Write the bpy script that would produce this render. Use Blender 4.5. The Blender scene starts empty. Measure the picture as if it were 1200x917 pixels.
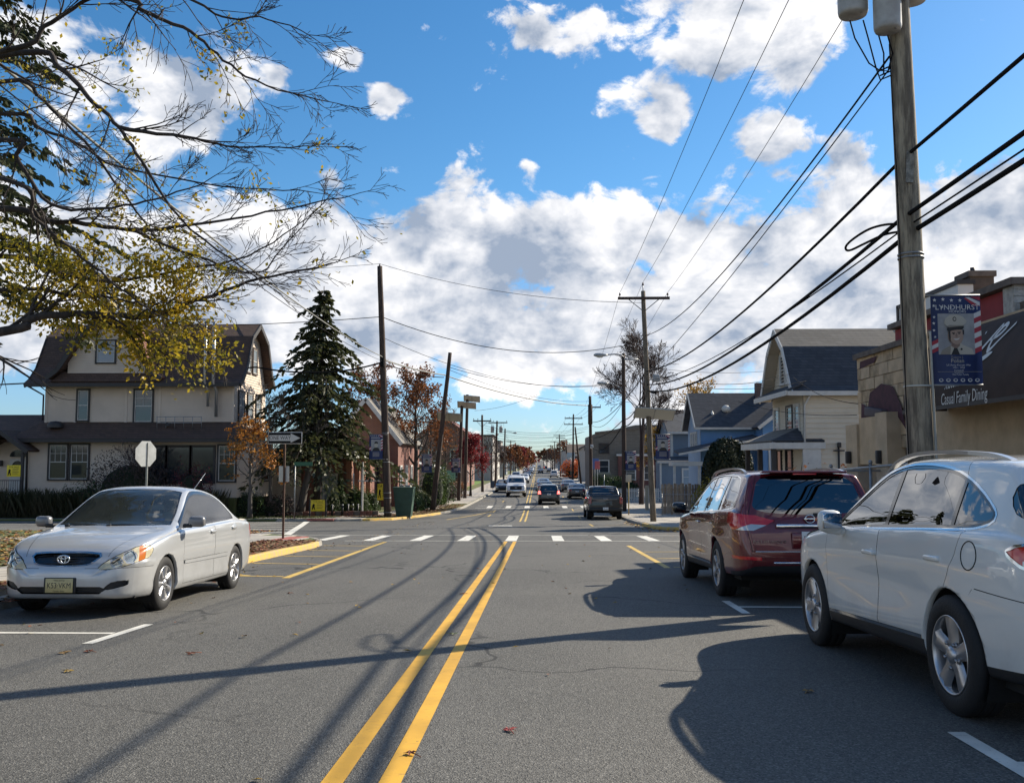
import bpy, bmesh, math, random
from mathutils import Vector, Matrix, Euler
V = Vector
rad = math.radians
sc = bpy.context.scene
COL = sc.collection
R = random.Random(11)
# ------------------------------------------------------------------ camera
F_PX, CU, CV = 1090.0, 600.0, 458.5
YAW, PITCH = rad(1.577), rad(4.276)
CAM = V((0, 0, 1.33))
cd = bpy.data.cameras.new('camera')
cam = bpy.data.objects.new('camera', cd)
COL.objects.link(cam)
cam.location = CAM
cam.rotation_euler = (math.pi/2 + PITCH, 0, YAW)
cd.sensor_width = 36.0
cd.lens = 36.0*F_PX/1200.0
cd.clip_start, cd.clip_end = 0.1, 5000
sc.camera = cam
FW = V((-math.sin(YAW)*math.cos(PITCH), math.cos(YAW)*math.cos(PITCH), math.sin(PITCH)))
RT = V((math.cos(YAW), math.sin(YAW), 0))
UP = RT.cross(FW)
def at(u, v, Y):
 """point of the place at distance Y along the street that the photograph shows at (u, v)"""
 d = FW + RT*((u-CU)/F_PX) - UP*((v-CV)/F_PX)
 return CAM + d*(Y/d.y)
def sxy(u, Y): return at(u, 540, Y).x
# ------------------------------------------------------------------ light
SUN_AZ, SUN_EL = rad(36.0), rad(32.5)     # azimuth from +X towards +Y
SUN = V((math.cos(SUN_AZ)*math.cos(SUN_EL), math.sin(SUN_AZ)*math.cos(SUN_EL), math.sin(SUN_EL)))
ld = bpy.data.lights.new('sun', 'SUN')
ld.energy, ld.angle, ld.color = 5.0, rad(0.5), (1.0, 0.90, 0.74)
lo = bpy.data.objects.new('sun', ld)
COL.objects.link(lo)
lo.location = (60, 60, 60)
lo.rotation_euler = (-SUN).to_track_quat('-Z', 'Y').to_euler()
sc.view_settings.view_transform = 'Standard'
sc.view_settings.look = 'None'
sc.view_settings.gamma = 1.0
sc.view_settings.exposure = 0.76
sc.view_settings.use_curve_mapping = False
sc.cycles.max_bounces = 8
sc.cycles.transparent_max_bounces = 24
sc.cycles.caustics_reflective = False
sc.cycles.caustics_refractive = False
class NT:
 """tiny node-graph writer"""
 def __init__(s, tree): s.t = tree; s.n = tree.nodes; s.l = tree.links
 def node(s, typ, **kw):
  n = s.n.new(typ)
  for k, v in kw.items():
   if k.startswith('i_'):
    key = k[2:].replace('_', ' ')
    s.put(n.inputs[key], v)
   else: setattr(n, k, v)
  return n
 def put(s, sock, v):
  if hasattr(v, 'is_linked') or hasattr(v, 'links'): s.l.new(v, sock)
  else:
   if hasattr(sock.default_value, '__len__') and len(sock.default_value) == 4 and len(v) == 3: v = tuple(v)+(1,)
   sock.default_value = v
 def math(s, op, a, b=None, c=None, clamp=False):
  n = s.n.new('ShaderNodeMath'); n.operation = op; n.use_clamp = clamp
  for i, x in enumerate((a, b, c)):
   if x is not None: s.put(n.inputs[i], x)
  return n.outputs[0]
 def vmath(s, op, a, b=None):
  n = s.n.new('ShaderNodeVectorMath'); n.operation = op
  s.put(n.inputs[0], a)
  if b is not None: s.put(n.inputs[1], b)
  return n.outputs['Value'] if op in ('DOT_PRODUCT', 'LENGTH') else n.outputs[0]
 def mix(s, f, a, b):
  n = s.n.new('ShaderNodeMix'); n.data_type = 'RGBA'; n.clamp_factor = True
  s.put(n.inputs[0], f); s.put(n.inputs[6], a); s.put(n.inputs[7], b)
  return n.outputs[2]
 def noise(s, vec, scale, detail=4, rough=0.5, dist=0.0, dims='3D'):
  n = s.n.new('ShaderNodeTexNoise'); n.noise_dimensions = dims
  if vec is not None: s.l.new(vec, n.inputs['Vector'])
  n.inputs['Scale'].default_value = scale; n.inputs['Detail'].default_value = detail
  n.inputs['Roughness'].default_value = rough; n.inputs['Distortion'].default_value = dist
  return n.outputs[0]
 def ramp(s, f, a, b, lo=0.0, hi=1.0, smooth=True):
  n = s.n.new('ShaderNodeMapRange'); n.interpolation_type = 'SMOOTHSTEP' if smooth else 'LINEAR'
  s.put(n.inputs[0], f)
  n.inputs[1].default_value = a; n.inputs[2].default_value = b
  n.inputs[3].default_value = lo; n.inputs[4].default_value = hi
  return n.outputs[0]
def _nv(s, vec, scale):
 n = s.n.new('ShaderNodeTexNoise'); s.l.new(vec, n.inputs['Vector']); n.inputs['Scale'].default_value = scale
 return n.outputs['Color']
NT.noise_vec = _nv
# ------------------------------------------------------------------ sky with clouds
w = bpy.data.worlds.new('World'); sc.world = w; w.use_nodes = True
w.cycles.sampling_method = 'MANUAL'; w.cycles.sample_map_resolution = 512
g = NT(w.node_tree); g.n.clear()
sky = g.node('ShaderNodeTexSky', sky_type='NISHITA', sun_disc=False, sun_elevation=SUN_EL,
    sun_rotation=math.pi/2 - SUN_AZ, altitude=20, air_density=1.0, dust_density=0.25, ozone_density=2.6)
tc = g.node('ShaderNodeTexCoord')
D = tc.outputs['Generated']
sep = g.node('ShaderNodeSeparateXYZ'); g.l.new(D, sep.inputs[0])
el = sep.outputs[2]
def pxdir(u, v): return (FW + RT*((u-CU)/F_PX) - UP*((v-CV)/F_PX)).normalized()
SCL = (1.0, 1.0, 1.45)
Dw = g.vmath('MULTIPLY', D, SCL)
def billow(vec):
 n = g.n.new('ShaderNodeTexVoronoi'); n.feature = 'F1'; n.normalize = True
 wob = g.vmath('ADD', vec, g.vmath('MULTIPLY', g.noise_vec(vec, 7.0), (0.10, 0.10, 0.10)))
 g.l.new(wob, n.inputs['Vector'])
 for k, v in (('Scale', 9.0), ('Detail', 2.0), ('Roughness', 0.6), ('Lacunarity', 2.3)): n.inputs[k].default_value = v
 return g.math('SUBTRACT', 1.0, n.outputs['Distance'])
def field(vec, det=10):
 a = g.math('MULTIPLY_ADD', g.noise(vec, 5.5, det, 0.62, 0.4), 1.35, -0.175)
 f = g.math('MULTIPLY', g.math('SUBTRACT', g.noise(vec, 19.0, det-3, 0.64, 0.5), 0.5), 0.50)
 return g.math('ADD', g.math('MULTIPLY_ADD', a, 0.78, f), g.math('MULTIPLY', g.math('SUBTRACT', billow(vec), 0.50), 0.85))
def cover(el_s, vec):
 # a bank of cumulus low in the sky, thinning upward, a clearer strip close above the horizon
 bank = g.math('MULTIPLY', g.ramp(el_s, 0.045, 0.115), g.ramp(el_s, 0.225, 0.31, 1.0, 0.0))
 c = g.math('MULTIPLY', bank, 0.37)
 c = g.math('ADD', c, g.ramp(el_s, 0.0, 0.05, 0.17, 0.03))
 for (u, v, k, amp) in ((205, 105, 210, .34), (55, 60, 150, .18), (870, 8, 330, .30), (940, 15, 500, .26), (450, 120, 2200, .40), (625, 35, 1800, .34), (680, 25, 2600, .24),
         (550, 208, 900, .20), (1150, 215, 400, .20), (900, 165, 900, .20), (990, 176, 1400, .24), (785, 145, 1500, .27), (410, 66, 4200, .34),
         (620, 198, 4200, .26), (325, 92, 4200, .28), (935, 78, 2600, .30), (385, 212, 3000, .22), (840, 80, 4000, .14),
         (330, 10, 60, -.16), (580, 110, 110, -.10), (1120, 60, 130, -.14), (1010, 130, 900, -.10), (520, 480, 900, -.12), (30, 450, 300, -.05), (640, 500, 500, -.04)):
  dt = g.vmath('DOT_PRODUCT', vec, tuple(pxdir(u, v)))
  e = g.math('EXPONENT', g.math('MULTIPLY', g.math('SUBTRACT', dt, 1.0), float(k*2)))
  c = g.math('MULTIPLY_ADD', e, amp*0.98, c)
 return c
base = field(Dw)
off = g.vmath('ADD', D, tuple(V((0.022, 0.010, 0.030))))
lit = field(g.vmath('MULTIPLY', off, SCL), 6)
dens = g.math('SUBTRACT', g.math('ADD', base, cover(el, D)), 0.66)
alpha = g.ramp(dens, 0.0, 0.12)
# edges turned to the light are bright, thick bodies and undersides are grey-blue
grad = g.math('SUBTRACT', base, lit)
big = g.noise(g.vmath('MULTIPLY', D, (1, 1, 1.5)), 7.5, 6, 0.58, 0.2)
sh = g.math('MULTIPLY', grad, 2.3)
sh = g.math('ADD', sh, g.math('MULTIPLY', g.math('SUBTRACT', dens, 0.16), -0.75))
sh = g.math('ADD', sh, g.math('MULTIPLY', g.math('SUBTRACT', big, 0.49), -2.6))
sh = g.ramp(sh, -0.56, 0.66, smooth=False)
ccol = g.mix(sh, (3.2, 3.9, 5.1), (11.8, 11.5, 11.3))
hue = g.node('ShaderNodeHueSaturation', i_Color=sky.outputs[0]); hue.inputs['Saturation'].default_value = 1.27; hue.inputs['Value'].default_value = 1.22; hue.inputs['Hue'].default_value = 0.497
tint = g.mix(g.ramp(el, 0.0, 0.30), (0.60, 0.79, 1.14), (0.95, 1.06, 1.10))
skyc = g.node('ShaderNodeVectorMath', operation='MULTIPLY'); g.l.new(hue.outputs[0], skyc.inputs[0]); g.l.new(tint, skyc.inputs[1])
col = g.mix(alpha, skyc.outputs[0], ccol)
# below the horizon: dull ground tone
col = g.mix(g.ramp(el, -0.04, -0.005, 1.0, 0.0), col, (1.2, 1.2, 1.15))
bg = g.node('ShaderNodeBackground', i_Color=col, i_Strength=0.066)
out = g.node('ShaderNodeOutputWorld')
g.l.new(bg.outputs[0], out.inputs[0])
# ------------------------------------------------------------------ lie of the land
def zg(Y):
 if Y <= 45: return -0.0385*Y
 if Y <= 70:
  t = Y-45; return -1.7325 - 0.0385*t + 0.0355*t*t/50
 if Y <= 250: return -2.2575 - 0.001*(Y-70)
 if Y <= 420: return -2.4375 - 0.0025*(Y-250)
 t = (Y-420)/700.0
 if t <= 1: return -2.8625 + 5.2*(3*t*t-2*t**3)
 return 2.34
GRADE = math.atan(0.0385)
# ------------------------------------------------------------------ materials
MATS = {}
def mat(name, col, rough=0.7, metal=0.0, spec=0.5, coat=0.0, noise=None, bump=None, emit=None, coatr=0.05, alpha=None):
 """noise = (scale, amount[, col2]); bump = (scale, strength)"""
 if name in MATS: return MATS[name]
 m = bpy.data.materials.new(name); m.use_nodes = True
 t = NT(m.node_tree); p = t.n['Principled BSDF']
 p.inputs['Roughness'].default_value = rough; p.inputs['Metallic'].default_value = metal
 p.inputs['Specular IOR Level'].default_value = spec
 p.inputs['Coat Weight'].default_value = coat; p.inputs['Coat Roughness'].default_value = coatr
 p.inputs['Base Color'].default_value = tuple(col)+(1,)
 tc = t.n.new('ShaderNodeTexCoord')
 if noise:
  c2 = noise[2] if len(noise) > 2 else tuple(c*(1-noise[1]) for c in col)
  f = t.ramp(t.noise(tc.outputs['Object'], noise[0], 6, 0.62), 0.32, 0.68)
  t.put(p.inputs['Base Color'], t.mix(f, tuple(col)+(1,), tuple(c2)+(1,)))
 if bump:
  b = t.n.new('ShaderNodeBump'); b.inputs['Strength'].default_value = bump[1]; b.inputs['Distance'].default_value = 0.02
  t.l.new(t.noise(tc.outputs['Object'], bump[0], 5, 0.6), b.inputs['Height'])
  t.l.new(b.outputs[0], p.inputs['Normal'])
 if emit:
  p.inputs['Emission Color'].default_value = tuple(emit[:3])+(1,); p.inputs['Emission Strength'].default_value = emit[3]
 MATS[name] = m
 return m
def glass_mat(name, tint, extra=0.04, rough=0.0, film=0.0):
 """pane seen through by tint, with a Fresnel mirror on top"""
 if name in MATS: return MATS[name]
 m = bpy.data.materials.new(name); m.use_nodes = True
 t = NT(m.node_tree); t.n.clear()
 tr = t.node('ShaderNodeBsdfTransparent', i_Color=tuple(tint)+(1,))
 gl = t.node('ShaderNodeBsdfGlossy', i_Roughness=rough, i_Color=(0.95, 0.97, 1, 1))
 fr = t.node('ShaderNodeFresnel', i_IOR=1.5)
 mx = t.node('ShaderNodeMixShader')
 t.l.new(t.math('ADD', t.math('MULTIPLY', fr.outputs[0], 1.35), extra, clamp=True), mx.inputs[0])
 t.l.new(tr.outputs[0], mx.inputs[1]); t.l.new(gl.outputs[0], mx.inputs[2])
 if film:   # pale dusty haze added to lighten the dark pane
  df = t.node('ShaderNodeBsdfDiffuse', i_Color=(0.52, 0.60, 0.56, 1)); m2 = t.node('ShaderNodeMixShader'); m2.inputs[0].default_value = film
  t.l.new(mx.outputs[0], m2.inputs[1]); t.l.new(df.outputs[0], m2.inputs[2]); mx = m2
 o = t.node('ShaderNodeOutputMaterial'); t.l.new(mx.outputs[0], o.inputs[0])
 MATS[name] = m
 return m
def leaf_mat(name, cols, rough=0.6, transl=0.35, scale=3.0):
 """leaves: hue varies from clump to clump, some light passes through"""
 if name in MATS: return MATS[name]
 m = bpy.data.materials.new(name); m.use_nodes = True
 t = NT(m.node_tree); t.n.clear()
 tc = t.node('ShaderNodeTexCoord')
 f = t.noise(tc.outputs['Object'], scale, 3, 0.6)
 f2 = t.noise(tc.outputs['Object'], scale*9, 2, 0.6)
 c = t.mix(t.ramp(f, 0.35, 0.65), cols[0]+(1,), cols[1]+(1,))
 if len(cols) > 2: c = t.mix(t.ramp(f2, 0.48, 0.68), c, cols[2]+(1,))
 d = t.node('ShaderNodeBsdfDiffuse', i_Color=c); tl = t.node('ShaderNodeBsdfTranslucent', i_Color=c)
 mx = t.node('ShaderNodeMixShader'); mx.inputs[0].default_value = transl
 t.l.new(d.outputs[0], mx.inputs[1]); t.l.new(tl.outputs[0], mx.inputs[2])
 gl = t.node('ShaderNodeBsdfGlossy', i_Roughness=0.45, i_Color=(1, 1, 1, 1)); mx2 = t.node('ShaderNodeMixShader'); mx2.inputs[0].default_value = 0.02
 t.l.new(mx.outputs[0], mx2.inputs[1]); t.l.new(gl.outputs[0], mx2.inputs[2])
 o = t.node('ShaderNodeOutputMaterial'); t.l.new(mx2.outputs[0], o.inputs[0])
 MATS[name] = m
 return m
def asphalt_mat(name, base, patch):
 m = bpy.data.materials.new(name); m.use_nodes = True
 t = NT(m.node_tree); p = t.n['Principled BSDF']
 tc = t.n.new('ShaderNodeTexCoord'); O = tc.outputs['Object']
 fine = t.noise(O, 120, 3, 0.75)
 vor = t.node('ShaderNodeTexVoronoi', i_Scale=105.0); t.l.new(O, vor.inputs['Vector'])
 wide = t.noise(O, 0.35, 5, 0.6)
 strk = t.noise(t.vmath('MULTIPLY', O, (1.1, 0.05, 1)), 1.0, 4, 0.6)
 c = t.mix(t.ramp(wide, 0.3, 0.7), base+(1,), patch+(1,))
 c = t.mix(t.math('MULTIPLY', t.ramp(strk, 0.42, 0.72), 0.55), c, tuple(x*1.5 for x in base)+(1,))
 stone = t.node('ShaderNodeSeparateColor'); t.l.new(vor.outputs['Color'], stone.inputs[0])
 c = t.mix(t.math('MULTIPLY', t.ramp(stone.outputs[0], 0.62, 1.0), 0.6), c, tuple(x*3.0 for x in base)+(1,))
 c = t.mix(t.math('MULTIPLY', t.ramp(stone.outputs[1], 0.55, 1.0), 0.8), c, tuple(x*0.3 for x in base)+(1,))
 c = t.mix(t.ramp(fine, 0.62, 0.8, 0, .55), c, tuple(x*2.4 for x in base)+(1,))
 crk = t.node('ShaderNodeTexVoronoi', feature='DISTANCE_TO_EDGE', i_Scale=0.22)
 t.l.new(t.vmath('ADD', O, t.vmath('MULTIPLY', t.noise_vec(O, 1.3), (0.9, 0.9, 0.9))), crk.inputs['Vector'])
 c = t.mix(t.math('MULTIPLY', t.math('MULTIPLY', t.ramp(crk.outputs['Distance'], 0.002, 0.008, 1, 0), t.ramp(t.noise(O, 0.22, 2), 0.44, 0.56)), 0.8), c, (0.012, 0.012, 0.012, 1))
 t.put(p.inputs['Base Color'], c)
 p.inputs['Roughness'].default_value = 0.72; p.inputs['Specular IOR Level'].default_value = 0.35
 b = t.n.new('ShaderNodeBump'); b.inputs['Strength'].default_value = 0.55; b.inputs['Distance'].default_value = 0.012
 t.l.new(t.math('ADD', vor.outputs['Distance'], fine), b.inputs['Height']); t.l.new(b.outputs[0], p.inputs['Normal'])
 MATS[name] = m
 return m
def paint_mark_mat(name, col, wear=0.5):
 """road paint worn through to the asphalt in specks and cracks across it"""
 m = bpy.data.materials.new(name); m.use_nodes = True
 t = NT(m.node_tree); p = t.n['Principled BSDF']
 tc = t.n.new('ShaderNodeTexCoord'); O = tc.outputs['Object']
 a = t.noise(O, 38, 5, 0.75)
 b = t.noise(t.vmath('MULTIPLY', O, (4, 42, 4)), 1.0, 4, 0.7)
 f = t.math('MAXIMUM', t.ramp(a, 0.60, 0.72), t.ramp(b, 0.63, 0.70))
 big = t.noise(O, 1.7, 3, .6)
 c = t.mix(t.ramp(big, 0.3, 0.7), col+(1,), tuple(x*0.72 for x in col)+(1,))
 t.put(p.inputs['Base Color'], t.mix(t.math('MULTIPLY', f, wear), c, (0.06, 0.06, 0.058, 1)))
 p.inputs['Roughness'].default_value = 0.65
 MATS[name] = m
 return m
def brick_mat(name, c1, c2, mortar, bw=0.21, bh=0.075):
 m = bpy.data.materials.new(name); m.use_nodes = True
 t = NT(m.node_tree); p = t.n['Principled BSDF']
 tc = t.n.new('ShaderNodeTexCoord'); O = tc.outputs['Object']
 sp = t.node('ShaderNodeSeparateXYZ'); t.l.new(O, sp.inputs[0])
 cb = t.node('ShaderNodeCombineXYZ'); t.l.new(t.math('ADD', sp.outputs[0], sp.outputs[1]), cb.inputs[0]); t.l.new(sp.outputs[2], cb.inputs[1])
 br = t.node('ShaderNodeTexBrick', i_Color1=c1+(1,), i_Color2=c2+(1,), i_Mortar=mortar+(1,), i_Scale=1.0)
 br.inputs['Mortar Size'].default_value = 0.008; br.inputs['Brick Width'].default_value = bw; br.inputs['Row Height'].default_value = bh
 t.l.new(cb.outputs[0], br.inputs['Vector'])
 t.put(p.inputs['Base Color'], t.mix(t.math('MULTIPLY', t.noise(O, 1.2, 5), 0.5), br.outputs[0], tuple(x*0.5 for x in c1)+(1,)))
 p.inputs['Roughness'].default_value = 0.85
 MATS[name] = m
 return m
def shingle_mat(name, c1, c2, bw=0.32, bh=0.14):
 m = brick_mat(name, c1, c2, tuple(x*0.45 for x in c1), bw, bh)
 return m
def flake_mat(name, col, metal, rough, rim=None):
 """vehicle paint: pigment, slight orange peel and road dust low down, clear coat"""
 m = bpy.data.materials.new(name); m.use_nodes = True
 t = NT(m.node_tree); p = t.n['Principled BSDF']
 tc = t.n.new('ShaderNodeTexCoord'); O = tc.outputs['Object']
 d = t.noise(O, 2.2, 6, 0.65)
 sp = t.node('ShaderNodeSeparateXYZ'); t.l.new(O, sp.inputs[0])
 dust = t.math('MULTIPLY', t.ramp(sp.outputs[2], 0.75, 0.25, 0, 1), t.ramp(d, 0.35, 0.7, 0.08, 0.36))
 t.put(p.inputs['Base Color'], t.mix(dust, col+(1,), (0.16, 0.145, 0.125, 1)))
 p.inputs['Metallic'].default_value = metal; 
 t.put(p.inputs['Roughness'], t.math('ADD', t.math('MULTIPLY', dust, 0.3), rough))
 p.inputs['Coat Weight'].default_value = 1.0
 t.put(p.inputs['Coat Roughness'], t.math('ADD', t.math('MULTIPLY', t.ramp(d, 0.4, 0.8), 0.06), 0.02))
 MATS[name] = m
 return m
def bark_mat(name, c1, c2, sc_=14):
 m = bpy.data.materials.new(name); m.use_nodes = True
 t = NT(m.node_tree); p = t.n['Principled BSDF']
 tc = t.n.new('ShaderNodeTexCoord'); O = tc.outputs['Object']
 n = t.noise(t.vmath('MULTIPLY', O, (1, 1, 0.13)), sc_, 7, 0.68)
 n2 = t.noise(O, 2.3, 4, 0.6)
 c = t.mix(t.ramp(n, 0.36, 0.62), c1+(1,), c2+(1,))
 c = t.mix(t.ramp(n2, 0.5, 0.75, 0, 0.5), c, tuple(x*1.5 for x in c2)+(1,))
 t.put(p.inputs['Base Color'], c); p.inputs['Roughness'].default_value = 0.9
 b = t.n.new('ShaderNodeBump'); b.inputs['Strength'].default_value = 0.8; b.inputs['Distance'].default_value = 0.02
 t.l.new(n, b.inputs['Height']); t.l.new(b.outputs[0], p.inputs['Normal'])
 MATS[name] = m
 return m
# ------------------------------------------------------------------ mesh helpers
class MB:
 def __init__(s): s.v = []; s.f = []; s.sm = []
 def add(s, vs, fs, smooth=False):
  o = len(s.v); s.v += [tuple(p) for p in vs]; s.f += [tuple(o+i for i in f) for f in fs]; s.sm += [smooth]*len(fs)
  return s
 def box(s, x0, x1, y0, y1, z0, z1):
  return s.add([(x0,y0,z0),(x1,y0,z0),(x1,y1,z0),(x0,y1,z0),(x0,y0,z1),(x1,y0,z1),(x1,y1,z1),(x0,y1,z1)],
      [(0,3,2,1),(4,5,6,7),(0,1,5,4),(1,2,6,5),(2,3,7,6),(3,0,4,7)])
 def cbox(s, c, size, M=None):
  hx, hy, hz = size[0]/2, size[1]/2, size[2]/2; c = V(c)
  vs = [V(p) for p in ((-hx,-hy,-hz),(hx,-hy,-hz),(hx,hy,-hz),(-hx,hy,-hz),(-hx,-hy,hz),(hx,-hy,hz),(hx,hy,hz),(-hx,hy,hz))]
  if M is not None: vs = [M @ p for p in vs]
  return s.add([c+p for p in vs], [(0,3,2,1),(4,5,6,7),(0,1,5,4),(1,2,6,5),(2,3,7,6),(3,0,4,7)])
 def bbox(s, c, size, bev=0.02, M=None, seg=2):
  """rounded box"""
  bm = bmesh.new(); bmesh.ops.create_cube(bm, size=1)
  bmesh.ops.scale(bm, vec=size, verts=bm.verts)
  bmesh.ops.bevel(bm, geom=bm.edges[:], offset=bev, segments=seg, affect='EDGES', profile=0.5)
  c = V(c); bm.verts.index_update()
  vs = [c + (M @ q.co if M is not None else q.co) for q in bm.verts]
  s.add(vs, [[q.index for q in f.verts] for f in bm.faces], True); bm.free()
  return s
 def tube(s, pts, rs, n=8, caps=True, smooth=True):
  pts = [V(p) for p in pts]
  if not hasattr(rs, '__len__'): rs = [rs]*len(pts)
  vs, fs = [], []; ref = None
  for i, p in enumerate(pts):
   a = pts[max(i-1, 0)]; b = pts[min(i+1, len(pts)-1)]
   t = (b-a)
   if t.length < 1e-9: t = V((0, 0, 1))
   t.normalize()
   if ref is None: ref = V((1, 0, 0)) if abs(t.x) < 0.8 else V((0, 1, 0))
   e1 = (ref - t*ref.dot(t))
   if e1.length < 1e-6: e1 = t.orthogonal()
   e1.normalize(); e2 = t.cross(e1); ref = e1
   for k in range(n):
    an = 2*math.pi*k/n
    vs.append(p + (e1*math.cos(an)+e2*math.sin(an))*rs[i])
  for i in range(len(pts)-1):
   for k in range(n):
    k2 = (k+1) % n
    fs.append((i*n+k, i*n+k2, (i+1)*n+k2, (i+1)*n+k))
  s.add(vs, fs, smooth)
  if caps and n > 2:
   o = len(s.v)-len(vs)
   s.f.append(tuple(o+k for k in reversed(range(n)))); s.sm.append(False)
   s.f.append(tuple(o+(len(pts)-1)*n+k for k in range(n))); s.sm.append(False)
  return s
 def lathe(s, prof, n=24, axis='Z', c=(0, 0, 0), smooth=True):
  """prof = [(radius, height)]"""
  vs, fs = [], []; c = V(c)
  for (r, h) in prof:
   for k in range(n):
    a = 2*math.pi*k/n; x, y = r*math.cos(a), r*math.sin(a)
    p = (x, y, h) if axis == 'Z' else ((h, x, y) if axis == 'X' else (y, h, x))
    vs.append(c+V(p))
  for i in range(len(prof)-1):
   for k in range(n):
    k2 = (k+1) % n
    fs.append((i*n+k, i*n+k2, (i+1)*n+k2, (i+1)*n+k))
  return s.add(vs, fs, smooth)
 def sphere(s, c, r, n=10, m=6):
  rx, ry, rz = (r, r, r) if not hasattr(r, '__len__') else r
  c = V(c); vs = [c+V((0, 0, -rz))]; fs = []
  for i in range(1, m):
   ph = -math.pi/2 + math.pi*i/m
   for k in range(n):
    a = 2*math.pi*k/n
    vs.append(c+V((rx*math.cos(ph)*math.cos(a), ry*math.cos(ph)*math.sin(a), rz*math.sin(ph))))
  vs.append(c+V((0, 0, rz)))
  for k in range(n):
   fs.append((0, 1+(k+1) % n, 1+k)); fs.append((len(vs)-1, 1+(m-2)*n+k, 1+(m-2)*n+(k+1) % n))
  for i in range(m-2):
   for k in range(n):
    a = 1+i*n; fs.append((a+k, a+(k+1) % n, a+n+(k+1) % n, a+n+k))
  return s.add(vs, fs, True)
 def prism(s, poly, d):
  """polygon of 3-D points pushed out along vector d"""
  d = V(d); n = len(poly); poly = [V(p) for p in poly]
  vs = poly + [p+d for p in poly]
  fs = [tuple(reversed(range(n))), tuple(range(n, 2*n))] + [(i, (i+1) % n, n+(i+1) % n, n+i) for i in range(n)]
  return s.add(vs, fs)
 def face(s, pts): return s.add(pts, [tuple(range(len(pts)))])
 def mesh(s, name, m, org=(0, 0, 0)):
  me = bpy.data.meshes.new(name)
  ox, oy, oz = org
  me.from_pydata([(x-ox, y-oy, z-oz) for (x, y, z) in s.v], [], s.f)
  if any(s.sm): me.polygons.foreach_set('use_smooth', s.sm)
  for mm in (m if isinstance(m, (list, tuple)) else [m]): me.materials.append(mm)
  me.update()
  return me
 def build(s, name, m, parent=None, kind=None):
  o = bpy.data.objects.new(name, s.mesh(name, m, wloc(parent)))
  COL.objects.link(o)
  if parent is not None: o.parent = parent
  if kind: o['kind'] = kind
  return o
def wloc(o):
 p = V((0, 0, 0))
 while o is not None: p += o.location; o = o.parent
 return p
def fixnormals(o):
 bm = bmesh.new(); bm.from_mesh(o.data); bmesh.ops.recalc_face_normals(bm, faces=bm.faces[:]); bm.to_mesh(o.data); bm.free()
 return o
def tag(o, label=None, cat=None, group=None, kind=None):
 if label: o['label'] = label
 if cat: o['category'] = cat
 if group: o['group'] = group
 if kind: o['kind'] = kind
 return o
def thing(name, label, cat, loc=(0, 0, 0), group=None):
 o = bpy.data.objects.new(name, None); o.empty_display_size = 0.2
 COL.objects.link(o); o.location = loc
 return tag(o, label, cat, group)
KIDS = None
def dup(o, parent=None, label=None, group=None, loc=None, rot=None):
 c = o.copy(); COL.objects.link(c); c.parent = parent
 if label: c['label'] = label
 if group: c['group'] = group
 if loc is not None: c.location = loc
 if rot is not None: c.rotation_euler = rot
 for ch in [x for x in bpy.data.objects if x.parent == o]: dup(ch, c)
 return c
def text_mb(s, size, mapf, ext=0.0, align='CENTER', space=1.0, shear=0.0, xs=1.0):
 """outline lettering; mapf(x, y, z) places each vertex"""
 cu = bpy.data.curves.new('lettering', 'FONT'); cu.body = s; cu.size = size; cu.align_x = align; cu.align_y = 'CENTER'
 cu.extrude = ext; cu.space_character = space; cu.shear = shear; cu.resolution_u = 3
 ob = bpy.data.objects.new('lettering', cu); COL.objects.link(ob)
 me = bpy.data.meshes.new_from_object(ob.evaluated_get(bpy.context.evaluated_depsgraph_get()))
 mb = MB(); mb.add([mapf(v.co.x*xs, v.co.y, v.co.z) for v in me.vertices], [tuple(p.vertices) for p in me.polygons])
 bpy.data.meshes.remove(me); bpy.data.objects.remove(ob); bpy.data.curves.remove(cu)
 return mb
# ================================================================== GROUND, ROADS, PAVEMENTS
M_road = asphalt_mat('asphalt', (0.082, 0.080, 0.073), (0.115, 0.111, 0.101))
M_side = asphalt_mat('asphalt_worn', (0.115, 0.112, 0.104), (0.14, 0.136, 0.124))
M_soil = mat('soil_and_grass', (0.055, 0.066, 0.026), 0.95, noise=(0.7, 0.6, (0.075, 0.058, 0.035)), bump=(9, 0.6))
M_lawn = mat('lawn', (0.072, 0.105, 0.026), 0.95, noise=(0.9, 0.4, (0.11, 0.105, 0.04)), bump=(40, 0.9))
M_conc = mat('pavement_concrete', (0.40, 0.37, 0.325), 0.85, noise=(2.2, 0.3), bump=(45, 0.35))
M_conc2 = mat('pavement_concrete_grey', (0.33, 0.31, 0.285), 0.85, noise=(3.0, 0.3), bump=(45, 0.35))
M_kerb = mat('kerb_concrete', (0.36, 0.335, 0.29), 0.85, noise=(4, 0.45), bump=(30, 0.4))
M_ykerb = mat('kerb_yellow_paint', (0.62, 0.38, 0.045), 0.75, noise=(6, 0.4, (0.40, 0.30, 0.16)), bump=(30, 0.4))
M_mulch = mat('leaf_litter_soil', (0.115, 0.062, 0.030), 0.95, noise=(14, 0.6, (0.16, 0.105, 0.045)), bump=(30, 1.0))
M_red = mat('tactile_paving_red', (0.40, 0.125, 0.10), 0.8, noise=(5, 0.3))
M_yel = paint_mark_mat('road_paint_yellow', (0.70, 0.385, 0.035), 0.95)
M_yel2 = paint_mark_mat('road_paint_yellow_faded', (0.62, 0.42, 0.10), 0.95)
M_wht = paint_mark_mat('road_paint_white', (0.72, 0.70, 0.63), 0.9)
def rows(a, b):
 ys, y = [], a
 while y < b:
  ys.append(y); y += 1.5 if y < 90 else (8 if y < 420 else 25)
 return ys+[b]
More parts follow.
